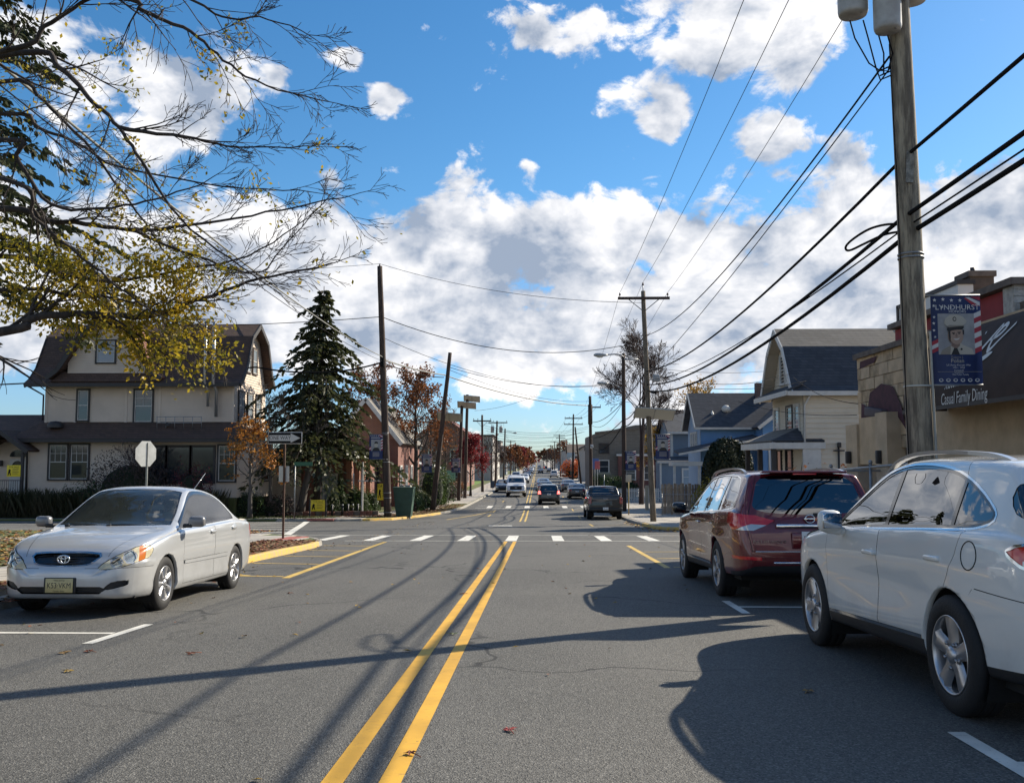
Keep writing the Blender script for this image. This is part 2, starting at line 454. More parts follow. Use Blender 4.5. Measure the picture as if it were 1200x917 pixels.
def strip_sheet(ys, xl, xr, z, nx=1):
 mb = MB(); vs, fs = [], []
 for y in ys:
  a, b = xl(y), xr(y)
  for k in range(nx+1): vs.append((a+(b-a)*k/nx, y, zg(y)+z))
 for i in range(len(ys)-1):
  for k in range(nx):
   p = i*(nx+1)+k; fs.append((p, p+1, p+nx+2, p+nx+1))
 return mb.add(vs, fs, True)
gy = [-120, -60]+rows(-40, 1150)+[1400, 2000, 3500]
tag(strip_sheet(gy, lambda y: -900, lambda y: 900, -0.06).build('ground', M_soil), kind='structure')
road = tag(strip_sheet(rows(-40, 1150), lambda y: -13, lambda y: 8.5, 0, 4).build('road', M_road), kind='structure')
tag(strip_sheet(rows(33, 54), lambda y: -80, lambda y: -13, 0, 4).build('side_street', M_side), kind='structure')
tag(strip_sheet(rows(24, 41), lambda y: 8.5, lambda y: 70, 0, 4).build('side_street', M_side), kind='structure')
def lerp_tab(tab):
 def f(y):
  if y <= tab[0][0]: return tab[0][1]
  for (a, b), (c, d) in zip(tab, tab[1:]):
   if y <= c: return b+(d-b)*(y-a)/(c-a)
  return tab[-1][1]
 return f
KH = 0.13
# each pavement block: rows of Y with the kerb edge on the road side
def block(name, tab, outer, sgn, m, z=KH):
 e = lerp_tab(tab); y0, y1 = tab[0][0], tab[-1][0]
 ys = sorted(set([r for r in rows(y0, y1)] + [t[0] for t in tab]))
 mb = MB(); vs, fs = [], []
 for y in ys:
  x = e(y)+sgn*0.16
  vs += [(x, y, zg(y)+z-0.012), (outer, y, zg(y)+z-0.012), (outer, y, zg(y)-0.2), (x, y, zg(y)-0.05)]
 n = len(ys)
 for i in range(n-1):
  a = i*4
  for k in range(3): fs.append((a+k, a+k+1, a+k+5, a+k+4))
  fs.append((a+3, a, a+4, a+7))
 fs += [(0, 1, 2, 3), tuple(4*(n-1)+k for k in (3, 2, 1, 0))]
 mb.add(vs, fs)
 return fixnormals(tag(mb.build(name, m), kind='structure'))
def kerb(parent, pts, m, name='kerb', label=None, h=KH, wd=0.16, sgn=1):
 """kerb along a plan polyline; its body lies on the side sgn*normal"""
 pts = [V((p[0], p[1], 0)) for p in pts]; mb = MB(); vs, fs = [], []
 dense = []
 for a, b in zip(pts, pts[1:]):
  n = max(1, int((b-a).length/(1.2 if a.y < 120 else 12)))
  dense += [a.lerp(b, i/n) for i in range(n)]
 dense.append(pts[-1])
 for i, p in enumerate(dense):
  t = (dense[min(i+1, len(dense)-1)]-dense[max(i-1, 0)]).normalized(); nn = V((-t.y, t.x, 0))*sgn
  j = 0.006*math.sin(i*1.7)
  q = p+nn*wd; z = zg(p.y)
  vs += [p+V((0, 0, z-0.05)), p+nn*0.02+V((0, 0, z+h-0.02+j)), p+nn*0.05+V((0, 0, z+h+j)), q+V((0, 0, z+h+j)), q+V((0, 0, z-0.05))]
 for i in range(len(dense)-1):
  for k in range(4): fs.append((i*5+k, i*5+k+1, i*5+k+6, i*5+k+5))
 e = (len(dense)-1)*5
 fs += [(0, 1, 2, 3, 4), (e+4, e+3, e+2, e+1, e)]
 o = fixnormals(mb.add(vs, fs).build(name, m, parent))
 if label: o['label'] = label
 return o
LN = [(-30, -6.35), (14, -6.35), (16.5, -5.85), (24.5, -5.85), (26, -6.0), (27.5, -6.45), (29, -7.2), (30.5, -8.4), (32, -10.2), (33.2, -13), (33.8, -17), (34, -21)]
RN = [(-30, 4.95), (20, 4.95), (22, 5.3), (23.4, 6.3), (24.2, 8), (24.5, 11)]
LF = [(50, -14), (50.4, -10.8), (51.2, -9.2), (52.5, -8.2), (55, -7.6), (60, -6.7), (64, -6.1), (72, -5.6), (84, -5.4), (114, -5.0), (1100, -5.0)]
RF = [(37.2, 9), (37.4, 6.4), (38.2, 5.2), (40, 4.9), (60, 4.95), (1100, 5.1)]
pv_ln = block('pavement', LN, -70, -1, M_lawn)
pv_rn = block('pavement', RN, 70, 1, M_conc2)
pv_lf = block('pavement', LF, -90, -1, M_lawn)
pv_rf = block('pavement', RF, 90, 1, M_conc2)
def cut_pts(tab, a, b):
 e = lerp_tab(tab); return [(e(a), a)]+[(t[1], t[0]) for t in tab if a < t[0] < b]+[(e(b), b)]
kerb(pv_ln, cut_pts(LN, -30, 15.6), M_kerb)
kerb(pv_ln, cut_pts(LN, 15.6, 25.4), M_ykerb, 'kerb', 'kerb painted yellow')
kerb(pv_ln, cut_pts(LN, 25.4, 34)+[(-70, 34.0)], M_kerb)
kerb(pv_rn, cut_pts(RN, -30, 24.5)+[(70, 24.5)], M_kerb, sgn=-1)
kerb(pv_lf, [(-80, 50), (-14, 50)]+cut_pts(LF, 50.001, 51.0), M_kerb)
kerb(pv_lf, cut_pts(LF, 51.0, 62), M_ykerb, 'kerb', 'kerb painted yellow')
kerb(pv_lf, cut_pts(LF, 62, 1100), M_kerb)
kerb(pv_rf, [(70, 37.2), (9, 37.2)]+cut_pts(RF, 37.2001, 37.6), M_kerb, sgn=-1)
kerb(pv_rf, cut_pts(RF, 37.6, 44.5), M_ykerb, 'kerb', 'kerb painted yellow', sgn=-1)
kerb(pv_rf, cut_pts(RF, 44.5, 1100), M_kerb, sgn=-1)
def slab(parent, x0, x1, y0, y1, m, z=KH, name='slab', sk=0.0, gap=0.012):
 mb = MB(); dz = R.uniform(-0.004, 0.004); g_ = gap
 x0 += g_; x1 -= g_; y0 += g_; y1 -= g_
 top = [V((x0, y0, zg(y0)+z+dz)), V((x1, y0, zg(y0)+z+dz)), V((x1+sk, y1, zg(y1)+z+dz)), V((x0+sk, y1, zg(y1)+z+dz))]
 vs = top+[p-V((0, 0, .1)) for p in top]
 mb.add(vs, [(0, 1, 2, 3), (4, 5, 1, 0), (5, 6, 2, 1), (6, 7, 3, 2), (7, 4, 0, 3)])
 return mb.build(name, m, parent)
MC = [M_conc, M_conc2, mat('pavement_concrete_warm', (0.44, 0.40, 0.34), 0.85, noise=(2.6, 0.35), bump=(45, .35))]
# pavement along the near left kerb, with the strip of leaves between it and the kerb
y = 2.0
while y < 26.0:
 slab(pv_ln, -9.2, -7.7, y, y+1.5, R.choice(MC), KH+0.004); y += 1.5
tag(strip_sheet(rows(-10, 26), lambda y: -7.69, lambda y: lerp_tab(LN)(y)-0.165, KH+0.0).build('verge', M_mulch, pv_ln), kind=None)
for (a, b, x0, x1) in ((26, 27.6, -9.2, -7.7), (26, 27.6, -7.7, -6.75), (27.6, 29.2, -9.2, -7.55), (29.2, 30.8, -10.3, -8.75)):
 slab(pv_ln, x0, x1, a, b, M_conc, KH+0.004)
slab(pv_ln, -7.55, -6.95, 26.2, 28.4, M_red, KH+0.010, 'tactile_pad')
# second garden walk in the leaf lawn
y = 16.0
while y < 33:
 slab(pv_ln, -15.6, -14.6, y, y+1.4, M_conc, KH+0.002); y += 1.4
# far left corner and pavement
y = 52.4
eL = lerp_tab(LF)
while y < 110:
 d = 1.5 if y < 80 else 3.0
 x = eL(y); off = 2.2 if y < 66 else (1.5 if y < 75 else 0.25)
 slab(pv_lf, x-off-1.7, x-off, y, y+d, R.choice(MC), KH+0.004, sk=eL(y+d)-eL(y))
 if y > 75: slab(pv_lf, x-off-3.4, x-off-1.7, y, y+d, R.choice(MC), KH+0.004, sk=eL(y+d)-eL(y))
 y += d
for i in range(6): slab(pv_lf, -15.6+i*1.0, -14.6+i*1.0, 50.9, 52.3, R.choice(MC), KH+0.004)
slab(pv_lf, -13.4, -11.0, 50.2, 50.85, M_red, KH+0.006, 'tactile_pad')
tag(strip_sheet(rows(54.2, 75), lambda y: eL(y)-(2.1 if y < 66 else 1.45), lambda y: eL(y)-0.17, KH-0.004).build('verge', mat('verge_dry_grass', (0.155, 0.10, 0.035), .95, noise=(5, .6, (0.10, 0.115, 0.03)), bump=(35, 1)), pv_lf))
strip_sheet(rows(110, 1000), lambda y: -8, lambda y: -5.2, KH-0.004).build('walkway', M_conc, pv_lf)
# right pavements
y = 38.6
while y < 72:
 slab(pv_rf, 5.15, 6.75, y, y+1.5, R.choice(MC), KH+0.004)
 slab(pv_rf, 6.75, 8.35, y, y+1.5, R.choice(MC), KH+0.004); y += 1.5
strip_sheet(rows(72.2, 1000), lambda y: 5.3, lambda y: 7.6, KH-0.004).build('walkway', M_conc, pv_rf)
y = -2.0
while y < 20:
 slab(pv_rn, 5.13, 6.6, y, y+1.5, R.choice(MC), KH+0.004); y += 1.5
strip_sheet(rows(38.6, 47), lambda y: 8.4, lambda y: 14, KH-0.004).build('driveway', mat('driveway_asphalt', (0.30, 0.26, 0.2), .9, noise=(3, .4), bump=(40, .4)), pv_rf)
# ---------------------------------------------------------------- painted markings
def mark(name, pts, wd, m, label=None, z=0.004):
 """stripe along plan polyline"""
 pts = [V((p[0], p[1], 0)) for p in pts]; dense = []
 for a, b in zip(pts, pts[1:]):
  n = max(1, int((b-a).length/2.0)) if a.y < 120 else max(1, int((b-a).length/10))
  dense += [a.lerp(b, i/n) for i in range(n)]
 dense.append(pts[-1]); vs, fs = [], []
 for i, p in enumerate(dense):
  t = (dense[min(i+1, len(dense)-1)]-dense[max(i-1, 0)]).normalized(); nn = V((-t.y, t.x, 0))*wd/2
  for q in (p-nn, p+nn): vs.append((q.x, q.y, zg(q.y)+z))
 for i in range(len(dense)-1): fs.append((2*i, 2*i+2, 2*i+3, 2*i+1))
 o = MB().add(vs, fs).build(name, m, road)
 if label: o['label'] = label
 return o
def quad(name, pts, m, z=0.004):
 return MB().add([(p[0], p[1], zg(p[1])+z) for p in pts], [tuple(range(len(pts)))]).build(name, m, road)
for x in (-0.965, -0.695):
 mark('centre_line', [(x, -20), (x, 28.3)], 0.105, M_yel)
 for (a, b) in ((50.5, 69), (79, 150), (158, 330), (340, 1000)): mark('centre_line', [(x, a), (x, b)], 0.105, M_yel2)
# crosswalk: two long lines and blocks between them
for yy in (28.55, 32.75): mark('crosswalk_line', [(-9.5 if yy > 30 else -5.9, yy), (7.6, yy+0.35)], 0.13, M_wht)
for k in range(-4, 6):
 x = -0.83+k*1.47
 quad('crosswalk_bar', [(x-.175, 28.75), (x+.175, 28.75), (x+.175, 32.55), (x-.175, 32.55)], M_wht)
# crosswalk over the left side street
for (a, b) in (((-8.6, 31.6), (-12.4, 50.0)), ((-11.9, 34.0), (-16.4, 50.0))): mark('crosswalk_line', [a, b], 0.30, M_wht)
for k in range(5):
 f = (k+0.6)/5.2; y0 = 33+f*16.5
 quad('crosswalk_bar', [(-9.0-f*3.7, y0), (-12.0-f*4.1, y0+.2), (-12.0-f*4.1, y0+.5), (-9.0-f*3.7, y0+.3)], M_wht, 0.008)
# far crosswalk
for yy in (71.5, 75.5): mark('crosswalk_line', [(-4.8, yy), (4.8, yy)], 0.2, M_wht)
for k in range(-2, 4): quad('crosswalk_bar', [(-.83+k*1.47-.2, 71.8), (-.83+k*1.47+.2, 71.8), (-.83+k*1.47+.2, 75.2), (-.83+k*1.47-.2, 75.2)], M_wht)
for yy in (43.5,): quad('road_patch', [(-2.3, yy), (-1.2, yy), (-1.2, yy+.8), (-2.3, yy+.8)], M_wht)
# no-parking hatch by the left kerb
mark('hatch_edge', [(-4.16, 15.4), (-4.55, 27.9)], 0.13, M_yel2)
for yy, xa in ((15.7, -6.2), (18.6, -5.75), (20.9, -5.75), (23.2, -5.75), (25.5, -5.9)):
 mark('hatch_line', [(xa, yy+.25), (-4.25-(yy-15)*.03, yy)], 0.10, M_yel2)
mark('hatch_line', [(-6.2, 16.7), (-4.9, 15.85)], 0.10, M_yel2)
# parking bays
def tee(x, yc, curb, m=M_wht, l=0.65):
 mark('bay_tick', [(x, yc-l), (x+.02, yc+l)], 0.10, m)
 mark('bay_line', [(x+(0.055 if curb > x else -0.055), yc), (curb, yc)], 0.10, m)
tee(-4.1, 9.15, -6.3); tee(-4.1, 2.6, -6.3)
tee(2.4, 11.6, 4.9); tee(2.36, 4.85, 4.9)
mark('bay_tick', [(2.46, 17.9), (2.5, 26.0)], 0.12, M_yel2)
for yy in (18.1, 20.6, 23.1): mark('hatch_line', [(2.6, yy), (4.85, yy+.3)], 0.10, M_yel2)
for yy in (45, 57.5, 69, 82, 95): tee(2.55, yy, 4.85, M_yel2, 1.6)
for yy in (60, 66.5, 84): tee(-3.1, yy, -5.0, M_yel2, 1.6)
mark('hatch_edge', [(-5.2, 53.5), (-3.2, 66.5)], 0.13, M_yel2)
# manhole cover
mb = MB(); mb.lathe([(0.0, 0.0065), (0.24, 0.0065), (0.26, 0.0055), (0.30, 0.0055)], 20, c=(2.9, 33.6, zg(33.6)))
mb.build('manhole_cover', mat('cast_iron', (0.05, 0.045, 0.04), .6, .6), road)
# ---------------------------------------------------------------- fallen leaves
def leaf_quads(mb, p, s, up=0.35):
 a = R.uniform(0, 6.28); t = V((math.cos(a), math.sin(a), R.uniform(-up, up)*.5)); n = V((-t.y, t.x, R.uniform(-up, up)))
 p = V(p)
 mb.add([p-t*s, p+n*s*.55+V((0, 0, .25*s)), p+t*s, p-n*s*.55+V((0, 0, .18*s))], [(0, 1, 2), (0, 2, 3)])
M_lv = [mat('dry_leaf_tan', (0.30, 0.19, 0.075), .8, noise=(3, .5)), mat('dry_leaf_rust', (0.22, 0.07, 0.03), .8, noise=(3, .5)), mat('dry_leaf_yellow', (0.42, 0.27, 0.05), .8, noise=(3, .4))]
def litter(name, n, f, size, zo, mats, kindlabel):
 bs = [MB() for _ in mats]
 for _ in range(n):
  x, y = f(); leaf_quads(R.choice(bs), (x, y, zg(y)+zo+R.uniform(0.004, .02)), R.uniform(*size))
 mb = MB(); mi = []
 for i, b in enumerate(bs): mb.add(b.v, b.f); mi += [i]*len(b.f)
 o = mb.build(name, mats); o.data.polygons.foreach_set('material_index', mi)
 tag(o, kindlabel, 'leaves', kind='stuff'); return o
litter('fallen_leaves', 9000, lambda: (-9.3-abs(R.gauss(0, 5.5)), R.uniform(9, 33.3)), (.05, .10), KH-.01, M_lv, 'tan and yellow fallen leaves covering the near corner lawn')
litter('fallen_leaves', 2600, lambda: (R.uniform(-7.6, -6.0), R.uniform(6, 26)), (.035, .075), KH+.0, [M_lv[1], M_lv[1], M_lv[0]], 'brown fallen leaves on the kerb strip beside the silver sedan')
litter('fallen_leaves', 900, lambda: ((lambda y: (eL(y)-R.uniform(.2, 2.1), y))(R.uniform(54, 75))), (.06, .12), KH+.0, [M_lv[1], M_lv[0]], 'rust brown leaves on the far left kerb strip')
litter('fallen_leaves', 700, lambda: (R.uniform(4.3, 9.5), R.uniform(36, 50)), (.05, .11), .01, M_lv, 'tan leaves drifted round the right corner kerb')
def road_leaf_xy():
 y = R.uniform(4, 50); side = R.random()
 if side < .4: return (-5.9+abs(R.gauss(0, .6)), y)
 if side < .6: return (4.8-abs(R.gauss(0, .5)), y)
 return (R.uniform(-6, 4.8), y)
litter('fallen_leaves', 520, road_leaf_xy, (.02, .05), -.002, M_lv, 'scattered dry leaves lying on the asphalt')
def maple(name, u, v, label, m, s):
 Yq = 1450.0/(v-582); p = at(u, v, Yq); p.z = zg(p.y)
 mb = MB(); s *= .85; vs = [p+V((0, 0, .012))]
 a0 = R.uniform(0, 6); n = 14
 for k in range(n):
  r = s*(1.0 if k % 2 == 0 else .5)*R.uniform(.8, 1.1); a = a0+k*2*math.pi/n
  vs.append(p+V((r*math.cos(a), r*math.sin(a), R.uniform(.003, .022))))
 mb.add(vs, [(0, 1+k, 1+(k+1) % n) for k in range(n)])
 d = V((math.cos(a0+.2), math.sin(a0+.2), 0)); mb.tube([p+V((0, 0, .02)), p+d*s*1.7+V((0, 0, .008))], .003, 4)
 tag(mb.build(name, m), label, 'leaf', 'single maple leaves on the asphalt')
M_cr = mat('maple_leaf_crimson', (0.34, 0.055, 0.045), .7)
maple('maple_leaf', 597, 848, 'crimson curled maple leaf lying right of the yellow lines, nearest of the fallen leaves', M_cr, .055)
maple('maple_leaf', 481, 876, 'red brown leaf lying on the right hand yellow line', M_lv[1], .05)
maple('maple_leaf', 531, 740, 'pale green leaf lying between the two yellow lines', mat('leaf_pale_green', (.22, .24, .10), .7), .06)
maple('maple_leaf', 74, 764, 'tan leaf on asphalt below the left bay tick', M_lv[0], .06)
maple('maple_leaf', 104, 762, 'rust leaf on asphalt just right of the tan leaf', M_lv[1], .06)
maple('maple_leaf', 80, 785, 'orange leaf on asphalt nearest below the left bay marking', M_lv[2], .05)
maple('maple_leaf', 224, 764, 'dark red leaf alone on the left lane asphalt', M_lv[1], .06)
maple('maple_leaf', 340, 694, 'rust leaf by the end of the left yellow hatching', M_lv[1], .06)
maple('maple_leaf', 947, 802, 'tan leaf in the shade beside the white suv', M_lv[0], .05)
maple('maple_leaf', 542, 694, 'red leaf beside the left yellow line', M_lv[1], .06)
# ================================================================== VEHICLES
M_tyre = mat('tyre_rubber', (0.011, 0.011, 0.012), 0.75, noise=(6, .3), bump=(60, .2))
M_rim = mat('alloy', (0.50, 0.50, 0.51), 0.32, 0.85)
M_rimd = mat('alloy_grey', (0.30, 0.30, 0.31), 0.35, 0.8)
M_dark = mat('wheel_well', (0.008, 0.008, 0.008), 0.9)
M_blackp = mat('black_plastic', (0.016, 0.016, 0.017), 0.5)
M_gloss = mat('gloss_black', (0.010, 0.010, 0.011), 0.12, 0, .5, 0.6)
M_chrome = mat('chrome', (0.72, 0.73, 0.74), 0.12, 1.0)
M_disc = mat('brake_disc', (0.22, 0.21, 0.20), .45, .8)
M_gap = mat('panel_gap', (0.006, 0.006, 0.006), 0.95)
M_liner = mat('cabin_trim', (0.045, 0.043, 0.040), 0.9)
M_seat = mat('seat_cloth', (0.30, 0.29, 0.265), 0.95)
M_seatd = mat('seat_dark', (0.05, 0.048, 0.045), 0.9)
G_clear = glass_mat('glass_clear', (0.88, 0.92, 0.90), 0.03, film=.03)
G_ws = glass_mat('windscreen_glass', (0.90, 0.96, 0.92), 0.015, film=.045)
G_side = glass_mat('glass_side', (0.30, 0.35, 0.33), 0.10)
G_priv = glass_mat('glass_privacy', (0.035, 0.04, 0.042), 0.10)
M_lens = mat('lamp_lens_aged', (0.78, 0.70, 0.48), 0.16, 0.1, .5, .8, noise=(9, .35))
M_refl = mat('lamp_reflector', (0.60, 0.57, 0.47), 0.18, 0.75, .5, .8)
M_amber = mat('lamp_amber', (0.55, 0.16, 0.03), 0.2, 0, .5, .8)
M_redl = mat('lamp_red', (0.60, 0.014, 0.022), 0.12, 0, .5, 1.0)
M_clrl = mat('lamp_clear', (0.55, 0.55, 0.55), 0.15, 0.4, .5, 1.0)
M_redd = mat('lamp_red_dim', (0.22, 0.008, 0.012), 0.2, 0, .5, 1.0)
M_brake = mat('brake_lamp_lit', (0.6, 0.05, 0.05), .3, emit=(1.0, 0.12, 0.10, 2.2))
M_plate_nj = mat('plate_buff', (0.62, 0.52, 0.25), 0.45, noise=(9, .2))
M_plate_w = mat('plate_white', (0.70, 0.70, 0.68), 0.45)
M_ink = mat('plate_ink', (0.015, 0.015, 0.018), 0.5)
def mono(pts):
 """monotone cubic through (y, value)"""
 pts = sorted(pts); X = [p[0] for p in pts]; Y = [p[1] for p in pts]; n = len(X)
 d = [(Y[i+1]-Y[i])/(X[i+1]-X[i]) for i in range(n-1)]
 m = [d[0]]+[0 if d[i-1]*d[i] <= 0 else 2*d[i-1]*d[i]/(d[i-1]+d[i]) for i in range(1, n-1)]+[d[-1]]
 def f(x):
  if x <= X[0]: return Y[0]
  if x >= X[-1]: return Y[-1]
  i = 0
  while x > X[i+1]: i += 1
  h = X[i+1]-X[i]; t = (x-X[i])/h
  return (2*t**3-3*t*t+1)*Y[i]+(t**3-2*t*t+t)*h*m[i]+(-2*t**3+3*t*t)*Y[i+1]+(t**3-t*t)*h*m[i+1]
 return f
def catmull(P, k):
 out = []
 n = len(P)
 for i in range(n-1):
  p0, p1, p2, p3 = P[max(i-1, 0)], P[i], P[i+1], P[min(i+2, n-1)]
  for j in range(k):
   t = j/k
   out.append(tuple(0.5*((2*b)+(-a+c)*t+(2*a-5*b+4*c-d)*t*t+(-a+3*b-3*c+d)*t**3) for a, b, c, d in zip(p0, p1, p2, p3)))
 out.append(P[-1]); return out
def car_shell(P, step=0.07, k=3):
 """closed body: sections along y between tail and nose, mirrored about x = 0"""
 top, bot, belt, W = mono(P['top']), mono(P['bot']), mono(P['belt']), mono(P['W'])
 y0, y1 = P['tail'], P['nose']
 crown = mono(P['crown']); tum = P.get('tum', 0.33)
 ys = [y0]; 
 n = int((y1-y0)/step)
 for i in range(1, n): ys.append(y0+(y1-y0)*i/n)
 ys += [y0+d for d in (0.01, 0.025, 0.045, .1, .13)]+[y1-d for d in (0.01, 0.025, 0.045, .1, .13)]+[y1]+list(P.get('ys', []))
 ys = sorted(set(round(v, 4) for v in ys)); ys = [v for i, v in enumerate(ys) if i == 0 or v-ys[i-1] > 0.006]
 rings = []
 for y in ys:
  w_, zb, zt = W(y), bot(y), top(y)
  bl = min(belt(y), zt-0.015); H = bl-zb
  cr = crown(y); zc = zt-min(cr, 0.75*(zt-bl)); wb = w_-0.055
  def we(z): return max(wb-tum*(z-bl)-0.06*max(0, z-bl)**2, 0.2)
  pts = [(0, zb), (w_*.5, zb), (w_-.09, zb+.004), (w_-.028, zb+.04*min(1, H/.5)), (w_-.012, zb+.20*H), (w_, zb+.46*H), (w_+.002, zb+.66*H), (w_-.006, zb+.86*H), (w_-.024, bl-.025*min(1, H)), (wb, bl)]
  gh = zc-bl
  for f_ in (.22, .5, .78, .94): z = bl+gh*f_; pts.append((we(z), z))
  e = we(zc); q = zt-zc
  pts += [(e-.028, zc+.30*q), (e-.10, zc+.58*q), (e*.62, zc+.86*q), (e*.3, zc+.97*q), (0, zt)]
  r = catmull(pts, k)
  rr = []
  for (x, z) in r:
   for (fy, zl, a, s) in P.get('crease', []):
    x += fy(y)*a*math.exp(-((z-(zl(y) if callable(zl) else zl))/s)**2) if x > w_*.7 else 0
   rr.append((max(x, 0), z))
  rings.append((y, rr))
 bm = bmesh.new(); grid = []
 m = len(rings[0][1])
 for (y, rr) in rings:
  row = []
  cen_b = bm.verts.new((0, y, rr[0][1])); cen_t = bm.verts.new((0, y, rr[-1][1]))
  right = [cen_b]+[bm.verts.new((x, y, z)) for (x, z) in rr[1:-1]]+[cen_t]
  left = [cen_b]+[bm.verts.new((-x, y, z)) for (x, z) in rr[1:-1]]+[cen_t]
  grid.append((right, left))
 for i in range(len(grid)-1):
  for side in (0, 1):
   a, b = grid[i][side], grid[i+1][side]
   for j in range(m-1):
    q = (a[j], a[j+1], b[j+1], b[j])
    bm.faces.new(q if side == 1 else tuple(reversed(q)))
 for gi in (0, len(grid)-1):
  r_, l_ = grid[gi]
  for j in range(m-1):
   vs = []
   for q in (r_[j], r_[j+1], l_[j+1], l_[j]):
    if q not in vs: vs.append(q)
   if len(vs) > 2: bm.faces.new(vs)
 bmesh.ops.recalc_face_normals(bm, faces=bm.faces[:])
 return bm
X3, Y3, Z3 = V((1, 0, 0)), V((0, 1, 0)), V((0, 0, 1))
def cut(bm, poly, u, v, pred):
 """split faces along a convex outline seen along u x v; returns the faces inside"""
 area = sum(a[0]*b[1]-b[0]*a[1] for a, b in zip(poly, poly[1:]+poly[:1]))
 if area < 0: poly = poly[::-1]
 lo = (min(p[0] for p in poly), min(p[1] for p in poly)); hi = (max(p[0] for p in poly), max(p[1] for p in poly))
 faces = []
 for f in bm.faces:
  if not pred(f): continue
  a = [q.co.dot(u) for q in f.verts]; b = [q.co.dot(v) for q in f.verts]
  if max(a) < lo[0] or min(a) > hi[0] or max(b) < lo[1] or min(b) > hi[1]: continue
  faces.append(f)
 for p, q in zip(poly, poly[1:]+poly[:1]):
  dx, dy = q[0]-p[0], q[1]-p[1]
  no = u*dy-v*dx; co = u*p[0]+v*p[1]
  es = set(e for f in faces for e in f.edges); vs = set(x for f in faces for x in f.verts)
  r = bmesh.ops.bisect_plane(bm, geom=list(faces)+list(es)+list(vs), dist=2e-4, plane_co=co, plane_no=no)
  fs = set(x for x in r['geom'] if isinstance(x, bmesh.types.BMFace)) | set(f for f in faces if f.is_valid)
  faces = [f for f in fs if f.is_valid and (f.calc_center_median()-co).dot(no) < 0]
 return faces
def circ(y, z, r, n=30, a0=0, a1=360): return [(y+r*math.cos(rad(a0+(a1-a0)*i/n)), z+r*math.sin(rad(a0+(a1-a0)*i/n))) for i in range(n if a1-a0 == 360 else n+1)]
def grow(poly, d):
 """offset a convex outline outward by d"""
 area = sum(a[0]*b[1]-b[0]*a[1] for a, b in zip(poly, poly[1:]+poly[:1]))
 if area < 0: poly = poly[::-1]
 out = []; n = len(poly)
 for i in range(n):
  a, b, c = V(poly[i-1]), V(poly[i]), V(poly[(i+1) % n])
  n1 = V((b.y-a.y, a.x-b.x)).normalized(); n2 = V((c.y-b.y, b.x-c.x)).normalized()
  k = 1+n1.dot(n2); m_ = (n1+n2)/max(k, .35)
  out.append((b.x+m_.x*d, b.y+m_.y*d))
 return out
def smooth_poly(pts, k=4):
 P = [tuple(p) for p in pts]; n = len(P); out = []
 for i in range(n):
  p0, p1, p2, p3 = P[i-1], P[i], P[(i+1) % n], P[(i+2) % n]
  for j in range(k):
   t = j/k; out.append(tuple(0.5*((2*b)+(-a+c)*t+(2*a-5*b+4*c-d)*t*t+(-a+3*b-3*c+d)*t**3) for a, b, c, d in zip(p0, p1, p2, p3)))
 # keep it convex
 pts = sorted(set((round(a, 5), round(b, 5)) for a, b in out)); lo_, up_ = [], []
 for p in pts:
  while len(lo_) > 1 and (lo_[-1][0]-lo_[-2][0])*(p[1]-lo_[-2][1])-(lo_[-1][1]-lo_[-2][1])*(p[0]-lo_[-2][0]) <= 0: lo_.pop()
  lo_.append(p)
 for p in reversed(pts):
  while len(up_) > 1 and (up_[-1][0]-up_[-2][0])*(p[1]-up_[-2][1])-(up_[-1][1]-up_[-2][1])*(p[0]-up_[-2][0]) <= 0: up_.pop()
  up_.append(p)
 return lo_[:-1]+up_[:-1]
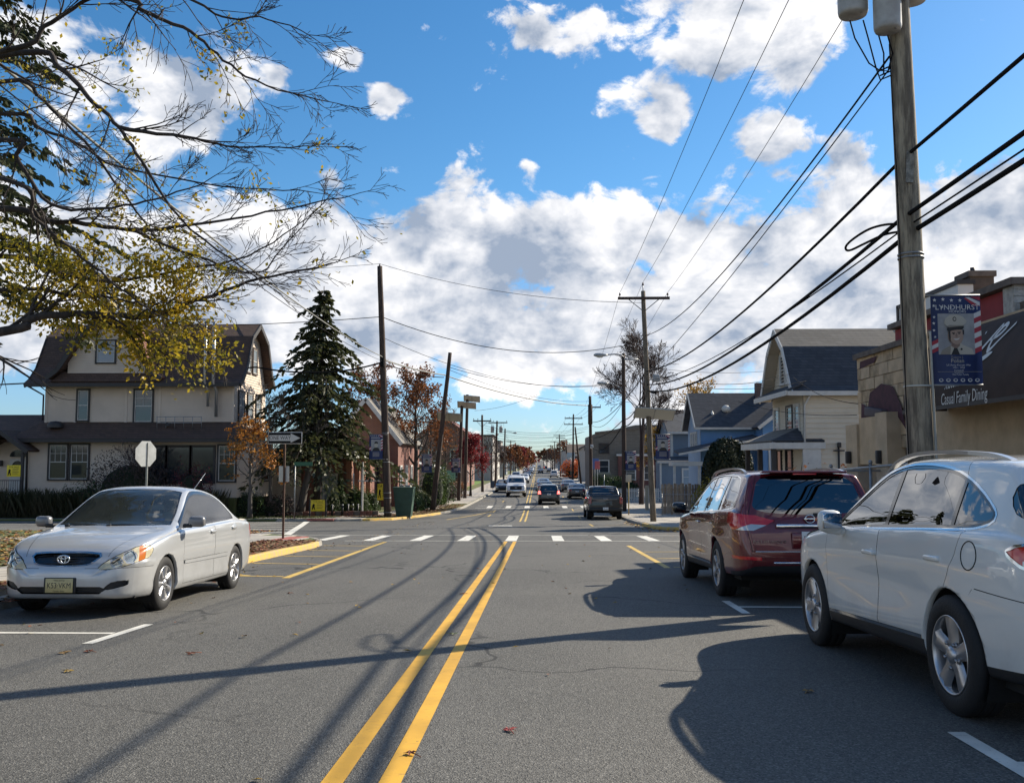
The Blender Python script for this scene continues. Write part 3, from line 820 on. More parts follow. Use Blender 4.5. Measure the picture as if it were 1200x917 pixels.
class Car:
 def __init__(s, root, P, paint, step=.07, k=3):
  s.root, s.P, s.paint = root, P, paint
  s.bm = car_shell(P, step, k); s.lay = s.bm.faces.layers.int.new('pt'); s.parts = {}
  s.idx = {}
 def mark(s, faces, name, m, inset=0.0, only=None):
  """put faces into the part called name"""
  if name not in s.idx: s.idx[name] = len(s.idx)+1; s.parts[name] = (m, inset)
  i = s.idx[name]
  for f in faces:
   if f.is_valid and (only is None or f[s.lay] in only): f[s.lay] = i
 def side(s, sg, lim=0.35): return lambda f: f.calc_center_median().x*sg > 0.25 and f.normal.x*sg > lim
 def front(s, lim=0.25, ymin=0): return lambda f: f.normal.y > lim and f.calc_center_median().y > ymin
 def back(s, lim=0.25, ymax=0): return lambda f: f.normal.y < -lim and f.calc_center_median().y < ymax
 def cside(s, sg, poly, name, m, inset=0.0, only=None, lim=0.35):
  fs = cut(s.bm, poly, Y3, Z3, s.side(sg, lim)); s.bm.normal_update(); s.mark(fs, name, m, inset, only); return fs
 def cfront(s, poly, name, m, inset=0.0, only=None, lim=.25, ymin=0):
  fs = cut(s.bm, poly, X3, Z3, s.front(lim, ymin)); s.bm.normal_update(); s.mark(fs, name, m, inset, only); return fs
 def cback(s, poly, name, m, inset=0.0, only=None, lim=.25, ymax=0):
  fs = cut(s.bm, poly, X3, Z3, s.back(lim, ymax)); s.bm.normal_update(); s.mark(fs, name, m, inset, only); return fs
 def cdir(s, poly, u, v, d, name, m, inset=0.0, only=None, lim=.3):
  fs = cut(s.bm, poly, u, v, lambda f: f.normal.dot(d) > lim and f.calc_center_median().dot(d) > 0.4); s.bm.normal_update(); s.mark(fs, name, m, inset, only); return fs
 def arches(s, axles, r):
  s.r = r; s.axles = axles
  for sg in (1, -1):
   for y in axles:
    poly = circ(y, s.P['zw'], r, 40)
    fs = cut(s.bm, poly, Y3, Z3, lambda f: f.calc_center_median().x*sg > 0.45)
    s.bm.normal_update()
    bmesh.ops.delete(s.bm, geom=[f for f in fs if f.is_valid], context='FACES')
    # turned-in lip
    es = [e for e in s.bm.edges if len(e.link_faces) == 1 and all(abs(math.hypot(q.co.y-y, q.co.z-s.P['zw'])-r) < .004 and q.co.x*sg > .45 for q in e.verts)]
    ex = bmesh.ops.extrude_edge_only(s.bm, edges=es)
    nv = [x for x in ex['geom'] if isinstance(x, bmesh.types.BMVert)]
    for q in nv: q.co.x -= sg*0.035
  s.bm.normal_update()
 def finish(s, naming, body='body', liner=True):
  """split the tagged faces into objects; naming[name] = (object name, parent key or None, label)"""
  bm = s.bm; bm.normal_update(); bm.verts.ensure_lookup_table()
  groups = {}
  for f in bm.faces: groups.setdefault(f[s.lay], []).append(f)
  inv = {i: n for n, i in s.idx.items()}; made = {}
  def emit(fs, name, m, inset, parent, flip=False):
   vm = {}; vs = []; nr = []; polys = []
   for f in fs:
    p = []
    for q in f.verts:
     if q not in vm:
      vm[q] = len(vs); n = q.normal; vs.append(q.co-n*inset); nr.append(-n if flip else n.copy())
     p.append(vm[q])
    polys.append(tuple(reversed(p)) if flip else tuple(p))
   me = bpy.data.meshes.new(name); me.from_pydata(vs, [], polys); me.materials.append(m)
   me.polygons.foreach_set('use_smooth', [True]*len(polys)); me.update()
   if not flip:
    try: me.normals_split_custom_set_from_vertices([tuple(n) for n in nr])
    except Exception: pass
   o = bpy.data.objects.new(name, me); COL.objects.link(o); o.parent = parent
   if name.endswith(('gap', 'seam', 'lining', 'window_frame', 'window_trim')): o['kind'] = 'stuff'
   return o
  s.body = emit(groups.get(0, []), body, s.paint, 0, s.root); made[None] = s.root
  if liner:
   lf = [f for f in groups.get(0, []) if f.calc_center_median().z > s.P['zw']*1.2]
   emit(lf, 'cabin_lining', s.P.get('liner', M_liner), 0.022, s.root, True)
  order = sorted(s.idx, key=lambda n: 0 if naming.get(n, (n, None, None))[1] is None else 1)
  for n in order:
   fs = groups.get(s.idx[n], [])
   if not fs: continue
   nm, par, lab = naming.get(n, (n, None, None))
   m, inset = s.parts[n]
   pr = made.get(par, s.root)
   o = emit(fs, nm, m, inset, pr); made[n] = o
   if lab: o['label'] = lab
  s.made = made; bm.free()
  return made
 def wells(s, half):
  mb = MB(); zw, r = s.P['zw'], s.r
  for sg in (1, -1):
   for y in s.axles:
    prof = []
    a, b = sorted((sg*(half-.03), sg*(half-.36)))
    n = 20; vs, fs = [], []
    for k in range(n+1):
     an = math.pi*(-0.18+1.36*k/n); 
     for x in (sg*(half-.035), sg*(half-.36)): vs.append((x, y+math.cos(an)*(r+.004), zw+math.sin(an)*(r+.004)))
    for k in range(n): fs.append((2*k, 2*k+1, 2*k+3, 2*k+2))
    c = len(vs); vs.append((sg*(half-.36), y, zw))
    for k in range(n): fs.append((2*k+1, c, 2*k+3))
    mb.add(vs, fs)
  mb.build('wheel_well', M_dark, s.root, 'stuff')
def wheel_meshes(R_, rr, wd, style, mrim):
 """tyre, rim and hub of one wheel; axis X, outer face towards -X"""
 t = MB(); h = wd/2
 t.lathe([(rr*.96, h*.6), (rr*1.01, h*.92), (rr+.25*(R_-rr), h*1.0), (rr+.62*(R_-rr), h*.99), (R_-.012, h*.86), (R_, h*.70), (R_+.001, h*.3), (R_-.004, h*.28), (R_-.004, h*.24), (R_+.001, h*.22), (R_+.001, -h*.22), (R_-.004, -h*.24), (R_-.004, -h*.28), (R_+.001, -h*.3), (R_, -h*.70), (R_-.012, -h*.86), (rr+.62*(R_-rr), -h*.99), (rr+.45*(R_-rr), -h*1.01), (rr+.25*(R_-rr), -h*1.0), (rr*1.01, -h*.92), (rr*.96, -h*.6)], 48, 'X')
 r = MB(); xo = -h*.80
 r.lathe([(rr*1.0, -h*.93), (rr*.985, -h*.97), (rr*.955, -h*.93), (rr*.93, -h*.78), (rr*.90, -h*.2), (rr*.9, h*.6)], 48, 'X')
 n = {'five': 5, 'six': 6, 'seven': 7}[style]
 for k in range(n):
  a = 2*math.pi*k/n+math.pi/2
  ca, sa = math.cos(a), math.sin(a); ta, tb = -sa, ca
  def P(rad_, off, x): return (x, ca*rad_+ta*off, sa*rad_+tb*off)
  w0, w1 = (.052, .066) if style == 'five' else ((.036, .052) if style == 'six' else (.03, .042))
  sec = []
  for (q, w_, x) in ((rr*.16, w0, xo-.006), (rr*.45, w0*1.02, xo-.004), (rr*.75, w1*.95, xo-.012), (rr*.95, w1*1.25, -h*.9)):
   sec.append([P(q, -w_, x+.028), P(q, -w_*.55, x), P(q, 0, x+(.009 if style == 'five' else -.002)), P(q, w_*.55, x), P(q, w_, x+.028)])
  vs = [p for r_ in sec for p in r_]; fs = []
  for i in range(3):
   for j in range(4): fs.append((i*5+j, i*5+j+1, i*5+j+6, i*5+j+5))
  r.add(vs, fs, True)
 hb = MB(); hb.lathe([(rr*.23, xo+.03), (rr*.23, xo-.002), (rr*.2, xo-.014), (rr*.10, xo-.02), (0.0, xo-.021)], 24, 'X')
 nut = MB()
 for k in range(5):
  a = 2*math.pi*k/5+math.pi/2+math.pi/5
  nut.lathe([(.011, xo-.004), (.011, xo-.018), (0, xo-.018)], 8, 'X', (0, math.cos(a)*rr*.33, math.sin(a)*rr*.33))
  nut.lathe([(.018, xo+.01), (.020, xo-.003), (.013, xo-.003)], 8, 'X', (0, math.cos(a)*rr*.33, math.sin(a)*rr*.33))
 dk = MB(); dk.lathe([(rr*.9, -h*.05), (0, -h*.05)], 32, 'X'); 
 ds = MB(); ds.lathe([(rr*.72, -h*.30), (rr*.72, -h*.22)], 32, 'X'); ds.lathe([(rr*.72, -h*.30), (rr*.3, -h*.30), (rr*.28, -h*.5), (0, -h*.5)], 32, 'X')
 return dict(tyre=(t, M_tyre), rim=(r, mrim), hub_cap=(hb, mrim), wheel_nuts=(nut, M_rimd), brake_disc=(ds, M_disc), backing=(dk, M_dark))
def add_wheels(root, spots, R_, rr, wd, style, mrim, names=('tyre', 'rim', 'hub_cap', 'wheel_nuts', 'brake_disc', 'backing')):
 ms = wheel_meshes(R_, rr, wd, style, mrim); data = {n: ms[n][0].mesh(n, ms[n][1]) for n in names}
 for o in data.values():
  bm = bmesh.new(); bm.from_mesh(o); bmesh.ops.recalc_face_normals(bm, faces=bm.faces[:]); bm.to_mesh(o); bm.free()
 for (x, y, steer) in spots:
  wh = bpy.data.objects.new('wheel', data['tyre']); COL.objects.link(wh); wh.parent = root
  wh.location = (x, y, R_-.006); wh.rotation_euler = (R.uniform(0, 6), 0, (math.pi if x > 0 else 0)+steer)
  for n in names[1:]:
   o = bpy.data.objects.new(n, data[n]); COL.objects.link(o); o.parent = wh
   if n in ('wheel_nuts', 'rim', 'brake_disc'): o['kind'] = 'stuff'
def seat_set(root, xs, y, z, m, back=.62):
 for x in xs:
  b = MB(); b.bbox((x, y+.05, z+.08), (.50, .50, .16), .05)
  M_ = Matrix.Rotation(rad(-14), 3, 'X')
  b.bbox((x, y-.24, z+.15+back/2), (.47, .13, back), .05, M_)
  b.bbox((x, y-.35, z+.28+back), (.26, .09, .17), .04, M_)
  for s_ in (-.06, .06): b.tube([(x+s_, y-.32, z+.13+back), (x+s_, y-.345, z+.25+back)], .008, 6)
  b.build('seat', m, root)
def plate(root, c, wd, ht, ny, m, lines, ink=M_ink, tilt=0, name='number_plate'):
 """plate facing +y (ny = 1) or -y; lines = [(text, size, dz, space)]"""
 b = MB(); b.bbox(c, (wd, .008, ht), .003, None, 1)
 o = b.build(name, m, root); c = V(c)
 for (t_, s_, dz, sp, xs) in lines:
  mb = text_mb(t_, s_, lambda x, y, z: (c.x-x*ny, c.y+ny*(.0055+abs(z)), c.z+y+dz), space=sp, xs=xs)
  mb.build('lettering', ink, o)
 return o
# ---------------------------------------------------------------- white crossover, nearest on the right
def make_crossover():
 root = thing('parked_suv', 'white crossover with silver roof rails parked nearest on the right behind the dark red suv', 'car')
 one = lambda y: 1.0
 arch = lambda y: max(0, 1-abs((y+.15)/1.35)**2)
 P = dict(tail=-2.42, nose=2.35, zw=.366,
  top=[(-2.42, .86), (-2.38, .97), (-2.30, 1.06), (-2.18, 1.15), (-1.98, 1.40), (-1.86, 1.535), (-1.75, 1.565), (-1.3, 1.60), (-.7, 1.628), (-.4, 1.632), (-.08, 1.605), (.16, 1.545), (.50, 1.385), (.98, 1.135), (1.2, 1.09), (1.8, 1.0), (2.1, .91), (2.25, .80), (2.35, .62)],
  bot=[(-2.42, .50), (-2.38, .36), (-2.2, .31), (-1.7, .29), (1.7, .25), (2.2, .24), (2.3, .30), (2.35, .44)],
  belt=[(-2.42, .84), (-2.35, .98), (-2.2, 1.09), (-1.9, 1.13), (-1.3, 1.13), (-.2, 1.105), (.8, 1.075), (1.2, 1.03), (1.8, .95), (2.15, .84), (2.35, .58)],
  W=[(-2.42, .60), (-2.39, .72), (-2.30, .825), (-2.1, .890), (-1.8, .925), (-1.37, .945), (-.6, .930), (.3, .930), (1.37, .940), (1.8, .905), (2.1, .80), (2.25, .67), (2.35, .45)],
  crown=[(-2.4, .03), (-1.9, .045), (-1.2, .055), (0, .055), (.3, .07), (.8, .09), (1.2, .06), (2.3, .05)], tum=.36,
  crease=[(lambda y: max(0, 1-abs((y+.2)/2.0)**4), lambda y: .90-.012*y, .010, .028), (arch, .70, -.016, .10), (arch, lambda y: .44+.03*max(0, -y), .016, .055)])
 c = Car(root, P, flake_mat('paint_pearl_white', (0.74, 0.735, 0.70), 0.0, 0.35))
 c.arches((1.37, -1.37), .405)
 dlo = smooth_poly([(.76, 1.10), (-.3, 1.122), (-1.45, 1.145), (-1.74, 1.175), (-1.82, 1.225), (-1.68, 1.32), (-1.42, 1.435), (-1.1, 1.512), (-.6, 1.556), (-.2, 1.545), (.08, 1.475), (.42, 1.305)], 3)
 for sg in (-1, 1):
  t_ = 'l' if sg < 0 else 'r'
  c.cside(sg, grow(dlo, .020), 'win_trim'+t_, M_chrome, -.002)
  c.cside(sg, grow(dlo, .004), 'win_frame'+t_, M_gloss, .003)
  def inter(poly, ymin, ymax): return [ (max(ymin, min(ymax, a)), b) for a, b in poly]
  for nm, ya, yb in (('qg', -1.99, -1.37), ('rd', -1.325, -.285), ('fd', -.205, .80)):
   box = [(ya, 1.0), (yb+(.02 if nm == 'rd' else 0), 1.0), (yb-.02, 1.7), (ya-.02, 1.7)]
   if nm == 'fd': box = [(ya, 1.0), (.95, 1.0), (.95, 1.7), (ya-.03, 1.7)]
   fs = cut(c.bm, grow(dlo, -.018), Y3, Z3, c.side(sg)); c.bm.normal_update()
   keep = set(f for f in fs if f.is_valid)
   f2 = cut(c.bm, box, Y3, Z3, lambda f: c.side(sg)(f) and f[c.lay] == c.idx['win_frame'+t_]); c.bm.normal_update()
   inn = [f for f in f2 if f.is_valid and inside(f, grow(dlo, -.018))]
   c.mark(inn, nm+t_, {'qg': G_priv, 'rd': G_priv, 'fd': G_side}[nm], .007)
  # doors with their gaps
  fdoor = [(.955, 1.30), (.955, .33), (-.17, .33), (-.20, .9), (-.245, 1.60), (.3, 1.60)]
  rdoor = [(-.17, .33), (-.20, .9), (-.245, 1.60), (-1.3, 1.60), (-1.56, 1.12), (-1.50, .98), (-1.30, .72), (-.945, .33)]
  for nm, poly in (('fdoor', fdoor), ('rdoor', rdoor)):
   c.cside(sg, poly, 'gap'+nm+t_, M_gap, .006, only={0})
   c.cside(sg, grow(poly, -.0045), nm+t_, c.paint, 0, only={c.idx['gap'+nm+t_]})
  # sill cladding with a bright strip
  c.cside(sg, [(-.965, .15), (.965, .15), (.965, .355), (-.965, .395)], 'clad'+t_, M_blackp, 0, lim=.05)
  c.cside(sg, [(-.93, .395), (.96, .357), (.96, .381), (-.93, .421)], 'strip'+t_, M_chrome, -.004, lim=.05)
  c.cside(sg, [(-2.5, .15), (-1.7, .15), (-1.72, .36), (-2.5, .40)], 'rclad'+t_, M_blackp, 0, lim=.02)
  # fuel flap
  if sg < 0:
   from mathutils.bvhtree import BVHTree
   bv = BVHTree.FromBMesh(c.bm); lp = [bv.ray_cast(V((-3, y_, z_)), X3)[0] for y_, z_ in circ(-1.665, .985, .085, 36)]
   fl = MB().tube(lp+[lp[0]], .0042, 5, False).build('fuel_flap', M_gap, root)
  c.cside(sg, [(-1.70, .800), (-2.6, .735), (-2.6, .730), (-1.70, .794)], 'seam'+t_, M_gap, .003, only={0}, lim=.0)
  c.cside(sg, [(-1.665, .765), (-1.70, .80), (-1.70, .794), (-1.66, .757)], 'seam'+t_, M_gap, .003, only={0}, lim=.0)
  lamp = smooth_poly([(-2.02, 1.035), (-2.12, 1.075), (-2.30, 1.085), (-2.44, 1.0), (-2.40, .90), (-2.22, .925), (-2.08, .975)], 3)
  c.cside(sg, lamp, 'tail_frame'+t_, M_chrome, 0, lim=.02)
  c.cside(sg, grow(lamp, -.016), 'tail'+t_, M_redl, .004, lim=.02)
  c.cside(sg, [(-2.16, .95), (-2.40, .93), (-2.40, .965), (-2.16, .985)], 'tailw'+t_, M_clrl, .002, only={c.idx['tail'+t_]}, lim=.02)
  # headlamps
  hl = [(1.88, .93), (2.02, .80), (2.28, .70), (2.28, .80), (2.08, .91)]
  c.cside(sg, hl, 'head'+t_, M_refl, .004, lim=.05)
 # rear glass wraps round to the pillar
 fs = cut(c.bm, smooth_poly([(-.70, 1.22), (.70, 1.22), (.66, 1.5), (-.66, 1.5)], 1), X3, Z3, lambda f: f.normal.y < -.3 and f.calc_center_median().y < -1.7); c.bm.normal_update()
 c.mark(fs, 'rwin', G_priv, .006)
 for sg in (-1, 1):
  c.cside(sg, smooth_poly([(-1.985, 1.455), (-1.93, 1.33), (-2.01, 1.235), (-2.13, 1.205), (-2.3, 1.18), (-2.1, 1.40)], 2), 'rquart'+str(sg), G_priv, .004, only={0}, lim=.0)
 ws = cut(c.bm, [(-.70, .37), (.70, .37), (.78, 1.02), (.5, 1.10), (-.5, 1.10), (-.78, 1.02)], X3, Y3, lambda f: f.normal.z > .3 and f.calc_center_median().y > .2); c.bm.normal_update()
 c.mark(ws, 'wscreen', G_ws, .004, only={0})
 c.cfront([(-.42, .50), (.42, .50), (.5, .78), (-.5, .78)], 'grille', M_blackp, .02, ymin=1.8)
 nm = dict(rwin=('rear_window', None, None), wscreen=('windscreen', None, None), _=(None, None, None))
 for t_ in 'lr':
  nm.update({'win_trim'+t_: ('window_trim', None, 'bright trim under the side windows'), 'win_frame'+t_: ('window_frame', None, None), 'qg'+t_: ('quarter_window', None, None),
       'fdoor'+t_: ('front_door', None, None), 'rdoor'+t_: ('rear_door', None, None), 'gapfdoor'+t_: ('door_gap', None, None), 'gaprdoor'+t_: ('door_gap', None, None),
       'fd'+t_: ('window', 'fdoor'+t_, None), 'rd'+t_: ('window', 'rdoor'+t_, None), 'clad'+t_: ('sill_cladding', None, None), 'strip'+t_: ('sill_trim', None, None), 'rclad'+t_: ('bumper_cladding', None, None),
       'seam'+t_: ('bumper_seam', None, None), 'tail_frame'+t_: ('taillight', None, None), 'tail'+t_: ('lens', 'tail_frame'+t_, None), 'tailw'+t_: ('reversing_lens', 'tail_frame'+t_, None), 'head'+t_: ('headlight', None, None)})
 nm['rquart-1'] = nm['rquart1'] = ('rear_side_glass', None, None)
 made = c.finish(nm)
 c.wells(.93)
 for sg in (-1, 1):
  d = made['fdoor'+('l' if sg < 0 else 'r')]; d2 = made['rdoor'+('l' if sg < 0 else 'r')]
  for dd, yy, zz in ((d, -.10, .915), (d2, -1.22, .940)):
   xw = .925
   mb = MB(); mb.bbox((sg*(xw+.028), yy+.02, zz), (.022, .215, .034), .010)
   mb.bbox((sg*(xw+.012), yy-.07, zz), (.04, .035, .034), .010); mb.bbox((sg*(xw+.010), yy+.11, zz), (.04, .03, .03), .010)
   mb.build('handle', c.paint, dd)
   mb = MB(); mb.sphere((sg*(xw-.012), yy+.01, zz-.006), (.022, .085, .058), 16, 8)
   mb.build('handle_recess', c.paint, dd)
  # mirror
  mb = MB(); mb.bbox((sg*1.045, .50, 1.135), (.20, .125, .185), .06, Matrix.Rotation(rad(-8*sg), 3, 'Z'), 3)
  mi = mb.build('mirror', c.paint, root)
  mb = MB(); mb.bbox((sg*.955, .53, 1.055), (.10, .07, .07), .025); mb.bbox((sg*1.01, .52, 1.06), (.13, .10, .06), .028); mb.build('mirror_arm', c.paint, mi)
  mb = MB(); mb.bbox((sg*1.045, .428, 1.14), (.165, .012, .125), .005, Matrix.Rotation(rad(-8*sg), 3, 'Z')); mb.build('mirror_glass', mat('mirror_glass', (.5, .52, .55), .03, 1), mi)
  mb = MB(); mb.bbox((sg*1.11, .565, 1.145), (.075, .02, .02), .008); mb.build('indicator', M_amber, mi)
  # roof rail
  path = [(.30, .0), (.16, .028), (-.10, .052), (-.6, .058), (-1.1, .055), (-1.42, .045), (-1.62, .016), (-1.68, -.012)]
  tp = mono(P['top']); mb = MB(); vs, fs = [], []
  for (yy, dz) in catmull(path, 4):
   zt = tp(yy)-.052; x = sg*(.655 if yy > -1.2 else .655-.05*((-1.2-yy)/.5))
   wv = .022
   vs += [(x-wv, yy, zt+dz), (x-wv, yy, zt+dz+.026), (x+wv, yy, zt+dz+.026), (x+wv, yy, zt+dz)]
  n = len(vs)//4
  for i in range(n-1):
   for k in range(4): fs.append((4*i+k, 4*i+(k+1) % 4, 4*i+4+(k+1) % 4, 4*i+4+k))
  fs += [(0, 1, 2, 3), (4*n-1, 4*n-2, 4*n-3, 4*n-4)]
  mb.add(vs, fs, False); mb.cbox((sg*.655, .22, tp(.22)-.05), (.05, .14, .05)); mb.cbox((sg*.62, -1.58, tp(-1.58)-.06), (.05, .16, .06))
  fixnormals(mb.build('roof_rail', mat('satin_alloy', (.55, .55, .56), .3, .9), root))
 add_wheels(root, [(-.835, 1.37, 0), (-.835, -1.37, 0), (.835, 1.37, 0), (.835, -1.37, 0)], .366, .242, .225, 'five', M_rim)
 seat_set(root, (-.38, .38), .0, .52, M_seat); seat_set(root, (-.4, 0, .4), -.95, .52, M_seat)
 mb = MB(); mb.bbox((0, .75, .92), (1.5, .4, .25), .06); mb.build('dashboard', M_seatd, root)
 mb = MB(); mb.lathe([(.17, -.015), (.185, 0), (.17, .015), (.155, 0), (.17, -.015)], 20, 'Y', (-.38, .45, .98)); mb.build('steering_wheel', M_seatd, root)
 mb = MB(); mb.box(-.80, .80, -2.1, 2.1, .24, .34); mb.build('underbody', M_dark, root)
 mb = MB(); mb.bbox((0, -1.93, 1.545), (1.1, .22, .035), .015); mb.build('spoiler', c.paint, root)
 return root
def inside(f, poly):
 area = sum(a[0]*b[1]-b[0]*a[1] for a, b in zip(poly, poly[1:]+poly[:1]))
 if area < 0: poly = poly[::-1]
 c_ = f.calc_center_median(); x, y = c_.y, c_.z
 return all((b[0]-a[0])*(y-a[1])-(b[1]-a[1])*(x-a[0]) >= -1e-6 for a, b in zip(poly, poly[1:]+poly[:1]))
def place(root, x, y, heading=0.0, dz=0.0, grade=None):
 """stand a vehicle on the street: heading 0 faces up the street"""
 s_ = (zg(y+1.3)-zg(y-1.3))/2.6
 up = V((0, -s_, 1)).normalized()
 fw = V((math.sin(-heading)*1.0, math.cos(heading), 0)); fw = (fw-up*fw.dot(up)).normalized()
 rt = fw.cross(up)
 M_ = Matrix((rt, fw, up)).transposed()
 root.location = (x, y, zg(y)+dz); root.rotation_euler = M_.to_euler()
 return root
suv_white = place(make_crossover(), 3.475, 7.33, rad(0.9))
# ---------------------------------------------------------------- dark red suv
def text_on(s, size, c, ny, m, parent, name='lettering', sp=1.0, xs=1.0, ext=.002):
 c = V(c)
 o = text_mb(s, size, lambda x, y, z: (c.x-x*ny, c.y+ny*(abs(z)), c.z+y), ext, space=sp, xs=xs).build(name, m, parent)
 o['kind'] = 'stuff'; return o
def ring_mb(c, rx, rz, t, ny, n=28, dep=.012):
 """flat oval ring facing +-y"""
 mb = MB(); pts = [(c[0]+rx*math.cos(2*math.pi*k/n), c[1], c[2]+rz*math.sin(2*math.pi*k/n)) for k in range(n+1)]
 mb.tube(pts, t, 6, False); return mb
def make_red_suv():
 root = thing('parked_suv', 'dark red three-row suv with silver roof rails parked ahead of the white crossover', 'car')
 arch = lambda y: max(0, 1-abs(y/1.5)**2)
 P = dict(tail=-2.60, nose=2.38, zw=.38,
  top=[(-2.60, .66), (-2.585, .80), (-2.565, .95), (-2.52, 1.12), (-2.44, 1.36), (-2.355, 1.575), (-2.32, 1.632), (-2.2, 1.652), (-1.6, 1.69), (-.8, 1.715), (-.1, 1.70), (.2, 1.655), (.6, 1.47), (1.12, 1.17), (1.3, 1.12), (1.8, 1.06), (2.15, .98), (2.3, .86), (2.38, .68)],
  bot=[(-2.60, .50), (-2.57, .40), (-2.4, .34), (-1.8, .32), (1.7, .27), (2.2, .26), (2.38, .46)],
  belt=[(-2.60, .64), (-2.575, .82), (-2.54, 1.0), (-2.45, 1.14), (-2.2, 1.175), (-1.3, 1.15), (0, 1.115), (.85, 1.085), (1.25, 1.06), (1.8, 1.0), (2.2, .90), (2.38, .62)],
  W=[(-2.60, .76), (-2.57, .83), (-2.50, .885), (-2.3, .935), (-1.9, .96), (-1.45, .978), (-.5, .962), (.4, .962), (1.45, .978), (1.9, .94), (2.15, .84), (2.3, .70), (2.38, .5)],
  crown=[(-2.6, .02), (-2.3, .03), (-1.8, .04), (0, .045), (.3, .07), (.8, .09), (1.25, .06), (2.38, .05)], tum=.41,
  ys=[-2.59, -2.555, -2.535, -2.48, -2.40, -2.38, -2.34, -2.3, -2.26],
  crease=[(lambda y: 1, .98, .012, .03), (arch, .66, -.02, .09), (arch, .46, .018, .05), (lambda y: max(0, 1-((y+1.45)/.62)**2)+max(0, 1-((y-1.45)/.62)**2), .80, .020, .10)])
 c = Car(root, P, flake_mat('paint_dark_red', (0.135, 0.007, 0.013), 0.2, 0.26))
 c.arches((1.45, -1.45), .425)
 for sg in (-1, 1):
  t_ = 'l' if sg < 0 else 'r'
  dlo = smooth_poly([(1.02, 1.10), (-.3, 1.13), (-1.6, 1.165), (-2.12, 1.20), (-2.20, 1.27), (-2.02, 1.57), (-1.5, 1.61), (-.8, 1.64), (-.1, 1.62), (.2, 1.56), (.6, 1.37)], 2)
  c.cside(sg, grow(dlo, .016), 'win_trim'+t_, M_chrome, -.002)
  c.cside(sg, grow(dlo, .002), 'win_frame'+t_, M_gloss, .003)
  for nm, ya, yb, g_ in (('qg', -2.3, -1.36, G_priv), ('rd', -1.30, -.26, G_priv), ('fd', -.17, .9, G_side)):
   bx = [(ya, 1.0), (yb, 1.0), (yb-.03, 1.75), (ya-.03, 1.75)]
   f2 = cut(c.bm, bx, Y3, Z3, lambda f: c.side(sg)(f) and f[c.lay] == c.idx['win_frame'+t_]); c.bm.normal_update()
   c.mark([f for f in f2 if f.is_valid], nm+t_, g_, .008)
  fdoor = [(1.0, 1.4), (1.0, .38), (-.17, .38), (-.215, 1.1), (-.24, 1.66), (.1, 1.66)]
  rdoor = [(-.17, .38), (-.215, 1.1), (-.24, 1.66), (-1.33, 1.66), (-1.40, 1.15), (-1.36, .95), (-1.02, .38)]
  for nm, poly in (('fdoor', fdoor), ('rdoor', rdoor)):
   c.cside(sg, poly, 'gap'+nm+t_, M_gap, .006, only={0})
   c.cside(sg, grow(poly, -.005), nm+t_, c.paint, 0, only={c.idx['gap'+nm+t_]})
  c.cside(sg, [(-1.02, .15), (1.02, .15), (1.02, .385), (-1.02, .385)], 'clad'+t_, M_blackp, 0, lim=.05)
  c.cside(sg, [(-1.0, .395), (1.0, .395), (1.0, .425), (-1.0, .425)], 'strip'+t_, M_chrome, -.006, lim=.05)
  # tail lamp: on the corner, seen from side and rear
  d = V((sg*.62, -.785, 0)).normalized(); u = V((d.y, -d.x, 0))*(-1)
  q = lambda x, y: V((x*sg, y, 0)).dot(u)
  sgn = 1
  lamp = [(q(.955, -2.18), 1.145), (q(.955, -2.14), 1.02), (q(.94, -2.36), .925), (q(.72, -2.58), .915), (q(.56, -2.585), .985), (q(.47, -2.58), 1.04), (q(.70, -2.55), 1.105)]
  c.cdir(lamp, u, Z3, d, 'tail_frame'+t_, M_redl, -.004)
  low = [(q(.955, -2.14), 1.03), (q(.94, -2.36), .91), (q(.72, -2.58), .90), (q(.56, -2.585), .97), (q(.43, -2.58), 1.04), (q(.62, -2.57), 1.03), (q(.74, -2.56), .995)]
  c.cdir(low, u, Z3, d, 'tail_clear'+t_, M_clrl, -.003, only={c.idx['tail_frame'+t_]})
  c.cback([(sg*.62, .545), (sg*.93, .56), (sg*.93, .60), (sg*.62, .585)], 'reflector'+t_, M_redl, -.004, lim=.1)
  c.cside(sg, [(2.0, 1.0), (2.0, .82), (2.36, .80), (2.3, .92)], 'head'+t_, M_refl, .004, lim=.05)
 # tailgate, rear window, bumper
 c.cback([(-.74, .655), (.74, .655), (.80, 1.0), (.60, 1.66), (-.60, 1.66), (-.80, 1.0)], 'gapgate', M_gap, .006, only={0}, lim=.12)
 c.cback([(-.734, .662), (.734, .662), (.793, 1.0), (.593, 1.66), (-.593, 1.66), (-.793, 1.0)], 'gate', c.paint, 0, only={c.idx['gapgate']}, lim=.12)
 c.cback(smooth_poly([(0, 1.115), (.50, 1.14), (.69, 1.20), (.665, 1.33), (.545, 1.585), (0, 1.62), (-.545, 1.585), (-.665, 1.33), (-.69, 1.20), (-.50, 1.14)], 3), 'rwin', G_priv, .004, lim=.12)
 c.cback([(-1, .2), (1, .2), (1, .47), (.70, .475), (.55, .53), (-.55, .53), (-.70, .475), (-1, .47)], 'rclad', M_blackp, -.004, lim=-.9, ymax=-2.2)
 c.mark(cut(c.bm, [(-.78, .38), (.78, .38), (.80, 1.0), (.5, 1.10), (-.5, 1.10), (-.80, 1.0)], X3, Y3, lambda f: f.normal.z > .3 and f.calc_center_median().y > .2), 'wscreen', G_ws, .004, {0}); c.bm.normal_update()
 c.cfront([(-.42, .50), (.42, .50), (.5, .85), (-.5, .85)], 'grille', M_chrome, .01, ymin=1.8)
 nm = dict(gate=('tailgate', None, None), gapgate=('tailgate_gap', None, None), rwin=('rear_window', 'gate', None), rclad=('rear_bumper', None, 'black lower bumper'), wscreen=('windscreen', None, None))
